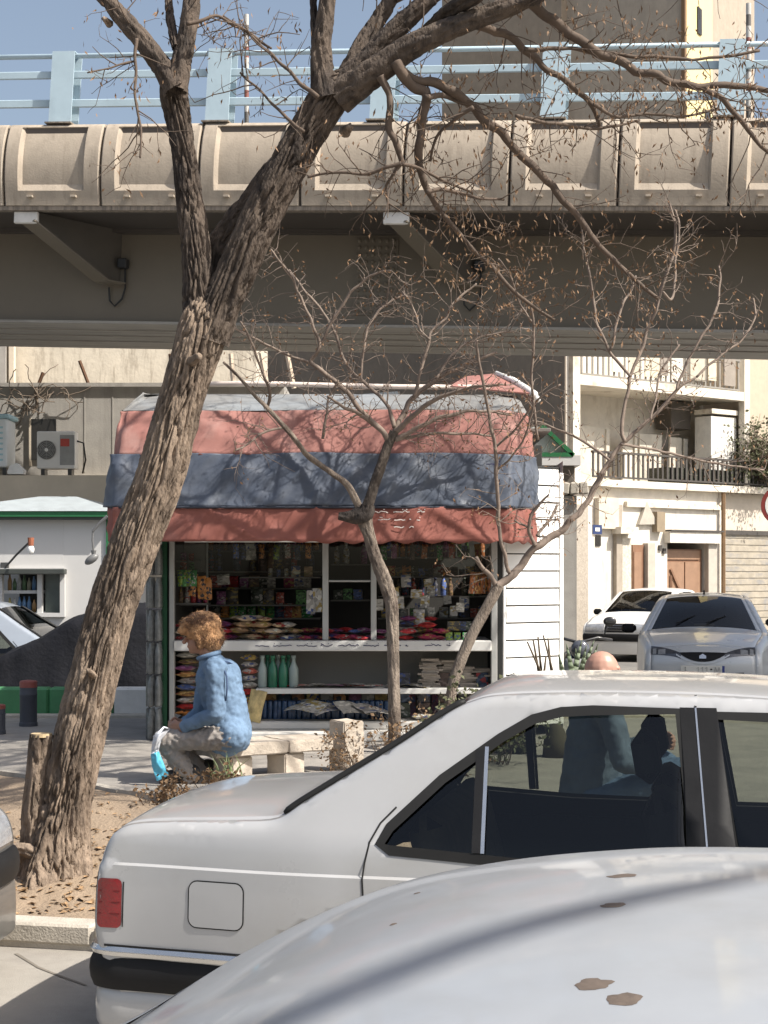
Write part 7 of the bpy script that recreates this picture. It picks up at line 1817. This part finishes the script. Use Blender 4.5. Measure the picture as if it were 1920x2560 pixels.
# ================================================================== SMALL THINGS
m_stone = M('bench_stone', (.46, .40, .33), rough=.9, var=.16, ns=9, bump=.6, bs=40, col2=(.33, .275, .22), col2at=(.5, .7), bdist=.015)
def rough_box(c, size, rz, seed, bev=.02, n=5, amp=.012):
    """hewn block: subdivided box with worn edges"""
    bm = bmesh.new(); bmesh.ops.create_cube(bm, size=1.0); bmesh.ops.scale(bm, vec=size, verts=bm.verts)
    bmesh.ops.bevel(bm, geom=list(bm.edges), offset=bev, segments=2, affect='EDGES'); bmesh.ops.subdivide_edges(bm, edges=[e for e in bm.edges if e.calc_length() > .06], cuts=n, use_grid_fill=True)
    mb = MB(); bm.verts.ensure_lookup_table(); R = Matrix.Rotation(rz, 3, 'Z')
    vs = [R @ (v.co + Vector([noise.noise(v.co*7+Vector((seed, k*5, 0)))*amp + noise.noise(v.co*22+Vector((seed, k*5, 3)))*amp*.4 for k in range(3)])) + Vector(c) for v in bm.verts]
    mb.add(vs, [[v.index for v in f.verts] for f in bm.faces]); bm.free(); return mb
# stone bench
BYb = 10.22
A0, A1 = PX(548, 1882, BYb), PX(824, 1866, 10.68)
dirb = (Vector((A1.x, A1.y, 0))-Vector((A0.x, A0.y, 0))); lenb = dirb.length; rzb = atan2(dirb.y, dirb.x)
mid = (A0+A1)/2; zt = .578
be = thing('stone_bench', 'weathered stone bench with slab seat and block legs', 'bench', (mid.x, mid.y, PZ))
nb = Vector((-sin(rzb), cos(rzb), 0)); db = dirb.normalized()
for i, (a, b) in enumerate(((-.06, .585), (.59, 1.0))):
    c = Vector((A0.x, A0.y, 0)) + db*lenb*(a+b)/2 + nb*.13; rough_box((c.x, c.y, zt-.042), (lenb*(b-a), .36, .082), rzb, i*3+1, .008, amp=.007).build('seat_slab', m_stone, be, auto=32)
for i, (px, yy) in enumerate(((580, BYb+.08), (712, 10.50))):
    c = PX(px, 1900, yy); rough_box((c.x, c.y+.06, (PZ+zt-.09)/2), (.17, .19, zt-.088-PZ), radians(-38), i+5, .008, amp=.007).build('leg', m_stone, be, auto=32)
# stone posts and planters round the bed
for i, (px, py0, py1, yy, wd, lab) in enumerate(((865, 1802, 1945, 10.75, .17, 'square stone post with dry weeds at the end of the bench'),)):
    c = PX(px, py0, yy); hgt = c.z-PZ; mb = rough_box((c.x, c.y+.06, PZ+hgt/2), (wd, wd, hgt), radians(40), 9+i, .008, amp=.008)
    single('stone_post', mb, m_stone, lab, 'post', auto=32)
# bollards
def bollard(px, py_t, py_b, w_, lab):
    Y = F*(CAMZ-PZ)/(py_b-HY); c = PX(px, py_b, Y); h = ZP(py_t, Y)-PZ; r = w_*Y/F/2
    t = thing('bollard', lab, 'bollard', (c.x, Y, PZ), 0, 'round bollards along the footway')
    MB().lathe([(r*1.06, 0), (r*1.06, .03), (r, .035), (r, h*.66), (r*1.03, h*.67), (r*1.03, h*.70), (r, h*.71), (r, h*.84)], (c.x, Y, PZ), 22).build('shaft', M('bollard_grey', (.055, .06, .075), rough=.6, var=.15), t, auto=35)
    MB().lathe([(r*1.02, h*.842), (r*1.02, h*.96), (r*.9, h*.985), (r*.3, h)], (c.x, Y, PZ), 22).build('cap_band', M('bollard_red', (.26, .075, .06), rough=.6, var=.2), t, auto=35)
bollard(71, 1700, 1815, 43, 'dark round bollard with a dull red top before the green kerb')
bollard(-10, 1760, 1835, 46, 'dark bollard with a dull red top at the end of the footway')
# plants
def shrub(name, lab, cx, cy, Y, wx, hz_, n, mat_s, mat_l, leaf, seed, zb=None, dens=3, cat='shrub', up=.8):
    tw = Twigs(seed); rn = tw.rnd; base = PX(cx, cy, Y)
    if zb is not None: base.z = zb
    t = thing(name, lab, cat, base)
    for i in range(n):
        d = Vector((rn.gauss(0, .6), rn.gauss(0, .5), up+rn.random()*.5)); p = base + Vector((rn.uniform(-.5, .5)*wx, rn.uniform(-.3, .3)*wx, 0))
        tw.line(p, d, hz_*rn.uniform(.5, 1.1), rn.uniform(.003, .006), 2, 0, .4)
    tw.mb.build('stems', mat_s, t, smooth=True)['kind'] = 'stuff'
    pods(tw.tips, rn, leaf[:2], leaf[2:], .1, dens, .03).build('leaves', mat_l, t)['kind'] = 'stuff'
    return t
m_lg = M('grey_green_leaf', (.10, .105, .05), rough=.7, var=.4, ns=14); m_lb = M('brown_leaf', (.17, .105, .055), rough=.8, var=.5, ns=14); m_gg = M('grass_green', (.11, .15, .055), rough=.7, var=.3)
shrub('dry_bush', 'dry brown bush between the small tree and the leaning sapling', 1095, 1925, 10.75, .34, .40, 26, m_twig, m_lb, (.02, .05, .006, .013), 3, PZ)
shrub('dry_bush', 'grey-green bush behind the leaning sapling under the counter', 1205, 1900, 11.2, .40, .46, 24, m_twig, m_lg, (.025, .055, .008, .015), 4, PZ)
shrub('weed_clump', 'dry weeds climbing the square stone post', 888, 1940, 10.62, .14, .26, 10, m_twig, m_lb, (.018, .04, .005, .01), 5, PZ)
shrub('weed_clump', 'dry leaf litter and weeds at the feet of the seated person', 505, 2000, 9.75, .5, .14, 26, m_twig, m_lb, (.02, .045, .006, .012), 6, PZ-.02, up=.5)
shrub('weed_clump', 'low brown weeds trailing at the edge of the dirt bed', 430, 2015, 9.45, .3, .11, 16, m_twig, m_lb, (.02, .04, .006, .012), 7, PZ-.05, up=.4)
# grass tuft by the bench leg
mb = MB(); rn = random.Random(8); base = PX(566, 1978, 9.95); base.z = PZ
for i in range(34):
    p = base+Vector((rn.gauss(0, .05), rn.gauss(0, .03), 0)); d = Vector((rn.gauss(0, .35), rn.gauss(0, .3), 1)).normalized(); l = rn.uniform(.1, .26); s_ = Vector((.004, .002, 0)); b = p+d*l*.6; c = p+d*l+Vector((d.x, d.y, -.3))*l*.25
    mb.add([p-s_, p+s_, b+s_*.8, b-s_*.8, c], [(0, 1, 2, 3), (3, 2, 4)])
o = single('grass_tuft', mb, m_gg, 'green grass tuft growing against the bench leg', 'grass', loc=base)
# litter and dry leaves round the foot of the tree (nobody could count them)
pts = []; rn = random.Random(10)
for i in range(900):
    a = rn.gauss(-.15, .55); b = rn.gauss(.95, .42)
    if .2 < b < 2.2: k = kf(a, b, dirt_z(a, b)+.006); pts.append((k, None))
for i in range(260):
    a = rn.uniform(-1.5, 1.2); b = abs(rn.gauss(.3, .2))+.18; k = kf(a, b, dirt_z(a, b)+.004); pts.append((k, None))
mb = MB()
for p, _ in pts:
    an = rn.uniform(0, pi); l = rn.uniform(.012, .032); w_ = l*rn.uniform(.25, .5); d = Vector((cos(an), sin(an), rn.uniform(-.3, .3))); s_ = Vector((-sin(an), cos(an), rn.uniform(-.4, .4)))
    mb.add([p-d*l, p-s_*w_+Vector((0, 0, .006*rn.random())), p+d*l, p+s_*w_+Vector((0, 0, .008*rn.random()))], [(0, 1, 2, 3)])
o = single('leaf_litter', mb, M('leaf_litter_brown', (.28, .175, .09), rough=.85, var=.5, ns=30), 'dry leaf litter and bark crumbs around the foot of the tree', 'leaf litter', loc=kf(0, .9, .1)); o['kind'] = 'stuff'
# stones and clods on the bed
mb = MB(); 
for i in range(160):
    a = rn.gauss(-.1, .9); b = rn.uniform(.25, 1.9); k = kf(a, b, dirt_z(a, b)); r = rn.uniform(.006, .02); mb.ell(k, (r, r*rn.uniform(.7, 1.2), r*.6), 6, 4)
o = single('clods', mb, m_dirt, 'small clods of earth scattered over the dirt bed', 'earth', loc=kf(0, 1., .1)); o['kind'] = 'stuff'
# agave with cut leaf stubs by the white siding
AY_ = 11.6
ag = thing('agave_plant', 'spiky grey-green agave with dry cut stalks beside the white siding', 'plant', (XP(1390, AY_), AY_, PZ))
def blade(mb, p, d, l, w_, bend):
    n = 8; pts = []; q_ = Vector(p); d = Vector(d).normalized(); sd_ = d.cross(Vector((0, 1, 0))).normalized()
    for i in range(n+1):
        t = i/n; pts.append((q_.copy(), w_*(1-t**1.6)+.001)); d = (d+Vector((0, 0, -bend*.1))).normalized(); q_ += d*l/n
    for (a, wa), (b, wb) in zip(pts, pts[1:]):
        c1 = Vector((0, .012, 0)); mb.add([a-sd_*wa, a+c1*wa/w_, a+sd_*wa, b-sd_*wb, b+c1*wb/w_, b+sd_*wb], [(0, 1, 4, 3), (1, 2, 5, 4)])
base = PX(1415, 1735, AY_); rn = random.Random(14)
for tip in ((1500, 1615), (1488, 1600), (1462, 1605), (1440, 1612), (1510, 1640), (1450, 1590), (1420, 1600), (1478, 1590), (1400, 1625)):
    p = base+Vector((rn.uniform(-.02, .12), rn.uniform(-.05, .05), 0)); e = PX(tip[0], tip[1]+10, AY_+rn.uniform(-.1, .1)); mb = MB(); blade(mb, p, e-p, (e-p).length*1.02, .028, .4); o = mb.build('leaf', M('agave_leaf', (.13, .165, .10), rough=.6, var=.25, ns=12), ag, smooth=True); solidify(o, .006, 0)
for tip, dk in (((1345, 1592), 1), ((1358, 1588), 1), ((1370, 1596), 1), ((1318, 1604), 0), ((1333, 1600), 0), ((1365, 1640), 1)):
    p = PX(1372, 1725, AY_)+Vector((rn.uniform(-.06, .06), rn.uniform(-.04, .04), 0)); e = PX(tip[0], tip[1], AY_); mb = MB(); mb.tube([p, p.lerp(e, .5)+Vector((rn.uniform(-.01, .01), 0, 0)), e], [.012, .009, .006], 6); mb.build('dry_stalk', M('dark_stalk', (.07, .05, .03), rough=.8), ag, smooth=True)
for i in range(14):
    p = PX(1372, 1735, AY_)+Vector((rn.uniform(-.05, .05), rn.uniform(-.05, .05), 0)); mb = MB(); blade(mb, p, Vector((rn.uniform(-1.1, 1.1), -.3, .5+.6*rn.random())), rn.uniform(.09, .16), .018, 1.2); mb.build('dry_leaf', M('agave_dry', (.38, .19, .09), rough=.8, var=.3), ag, smooth=True)
core = MB(); core.lathe([(.10, 0), (.09, .12), (.06, .20), (.03, .24)], (XP(1390, AY_), AY_, PZ), 12); core.build('core', M('agave_core', (.06, .05, .03), rough=.9), ag, smooth=True)
# black sack beside the siding
YS = 11.9; c = PX(1285, 1745, YS)
mb = MB(); mb.grid(lambda u, v: (lambda th, ph: Vector((c.x+.16*cos(th)*cos(ph)*(1+.12*noise.noise(Vector((cos(th)*2, sin(th)*2, ph*2)))), YS+.14*sin(th)*cos(ph), PZ+max(0, .10+(ZP(1690, YS)-PZ-.10)*sin(ph)*(1+.1*noise.noise(Vector((cos(th)*3, sin(th)*3, 4))))))))(u*2*pi, lerp(-pi/2, pi/2, v)), 28, 14)
single('black_sack', mb, M('black_sack_plastic', (.03, .027, .025), rough=.6, var=.3, bump=.5, bs=18, bdist=.03), 'slumped black sack at the foot of the white siding', 'sack', loc=(c.x, YS, PZ), smooth=True)
# parked motorbike showing behind the kiosk corner
MY = 17.2
mo = thing('motorbike', 'black parked motorbike with a grey apron seen past the kiosk corner', 'motorbike', (XP(1440, MY), MY, -.06))
mx = XP(1436, MY); mk = M('motorbike_black', (.02, .02, .022), rough=.3, coat=.5, bump=0)
def mp(dx, dy, z): return Vector((mx+dx, MY+dy, -.06+z))
for yy in (-.62, .62):
    w_ = MB(); w_.tube([mp(0, yy+.27*cos(a*pi/16), .30+.27*sin(a*pi/16)) for a in range(32)], .045, 8, closed=True); wo_ = w_.build('wheel', m_tyre, mo, smooth=True)
    h_ = MB(); h_.lathe([(.05, -.06), (.05, .06)], mp(0, yy, .30), 12, 'x')
    for k in range(10): h_.bar(mp(0, yy, .30), mp(0, yy+.24*cos(k*pi/5), .30+.24*sin(k*pi/5)), .012, .012)
    h_.build('spokes', m_rim, wo_)
fk = MB(); fk.tube([mp(-.08, -.62, .30), mp(-.08, -.40, .95)], .022, 8); fk.tube([mp(.08, -.62, .30), mp(.08, -.40, .95)], .022, 8); fk.build('fork', m_chr, mo, smooth=True)
tk_ = MB(); tk_.ell(mp(0, -.12, .80), (.14, .30, .14)); tk_.build('fuel_tank', mk, mo, smooth=True)
st_ = MB(); st_.obox(mp(0, .42, .80), (.24, .62, .10), bev=.04); st_.build('saddle', mk, mo, smooth=True)
hb = MB(); hb.tube([mp(-.36, -.30, 1.02), mp(-.2, -.38, 1.05), mp(0, -.40, 1.0), mp(.2, -.38, 1.05), mp(.36, -.30, 1.02)], .016, 8); hb.build('handlebar', mk, mo, smooth=True)
for s_ in (-1, 1):
    mi = MB(); mi.ell(mp(s_*.33, -.36, 1.22), (.07, .02, .05)); mi.tube([mp(s_*.26, -.35, 1.05), mp(s_*.32, -.36, 1.2)], .007, 6); mi.build('mirror', mk, mo, smooth=True)
hl = MB(); hl.lathe([(.10, .06), (.10, -.02), (.085, -.05), (.02, -.06)], mp(0, -.50, .93), 18, 'y'); hl.build('headlamp', m_lampd, mo, smooth=True)
ap = MB(); ap.grid(lambda u, v: mp(lerp(-.2, .2, u)*(1-.2*v), -.56-.05*sin(pi*u), lerp(.5, .84, v)), 8, 6, flip=True); o = ap.build('apron', M('grey_apron', (.26, .26, .26), rough=.4, var=.15), mo, smooth=True); solidify(o, .012, 0)
en = MB(); en.obox(mp(0, -.02, .45), (.24, .36, .28), bev=.04); en.build('engine', m_rim, mo)
fr_ = MB(); fr_.tube([mp(0, -.40, .9), mp(0, -.1, .62), mp(0, .3, .6), mp(0, .62, .30)], .024, 8); fr_.tube([mp(0, .3, .6), mp(0, .6, .74)], .02, 8); fr_.build('frame', mk, mo, smooth=True)
pp = MB(); pp.tube([mp(.12, -.1, .38), mp(.13, .3, .26), mp(.13, .8, .34)], .03, 8); pp.build('exhaust', m_chr, mo, smooth=True)
sd2 = MB(); sd2.tube([mp(-.05, .1, .35), mp(-.25, .15, .0)], .012, 6); sd2.build('side_stand', mk, mo)
# climbing plant on the beige wall to the right
tw = Twigs(44); rn = tw.rnd; b0_ = Vector((HA[0]+hu(1895)*cos(ha)+.1, HA[1]+hu(1895)*sin(ha)-.2, zt1+.18))
cp = thing('climbing_plant', 'scraggly climbing plant on the beige wall above the terrace', 'plant', b0_)
for i in range(40): tw.line(b0_+Vector((rn.gauss(0, .35), -.02, rn.random()*.3)), Vector((rn.gauss(0, .5), 0, 1)), rn.uniform(.5, 1.3), .012, 1, .02, .4)
tw.mb.build('stems', m_twig, cp)['kind'] = 'stuff'
pods(tw.tips, rn, (.06, .12), (.02, .04), .2, 3, .12).build('leaves', m_lg, cp)['kind'] = 'stuff'
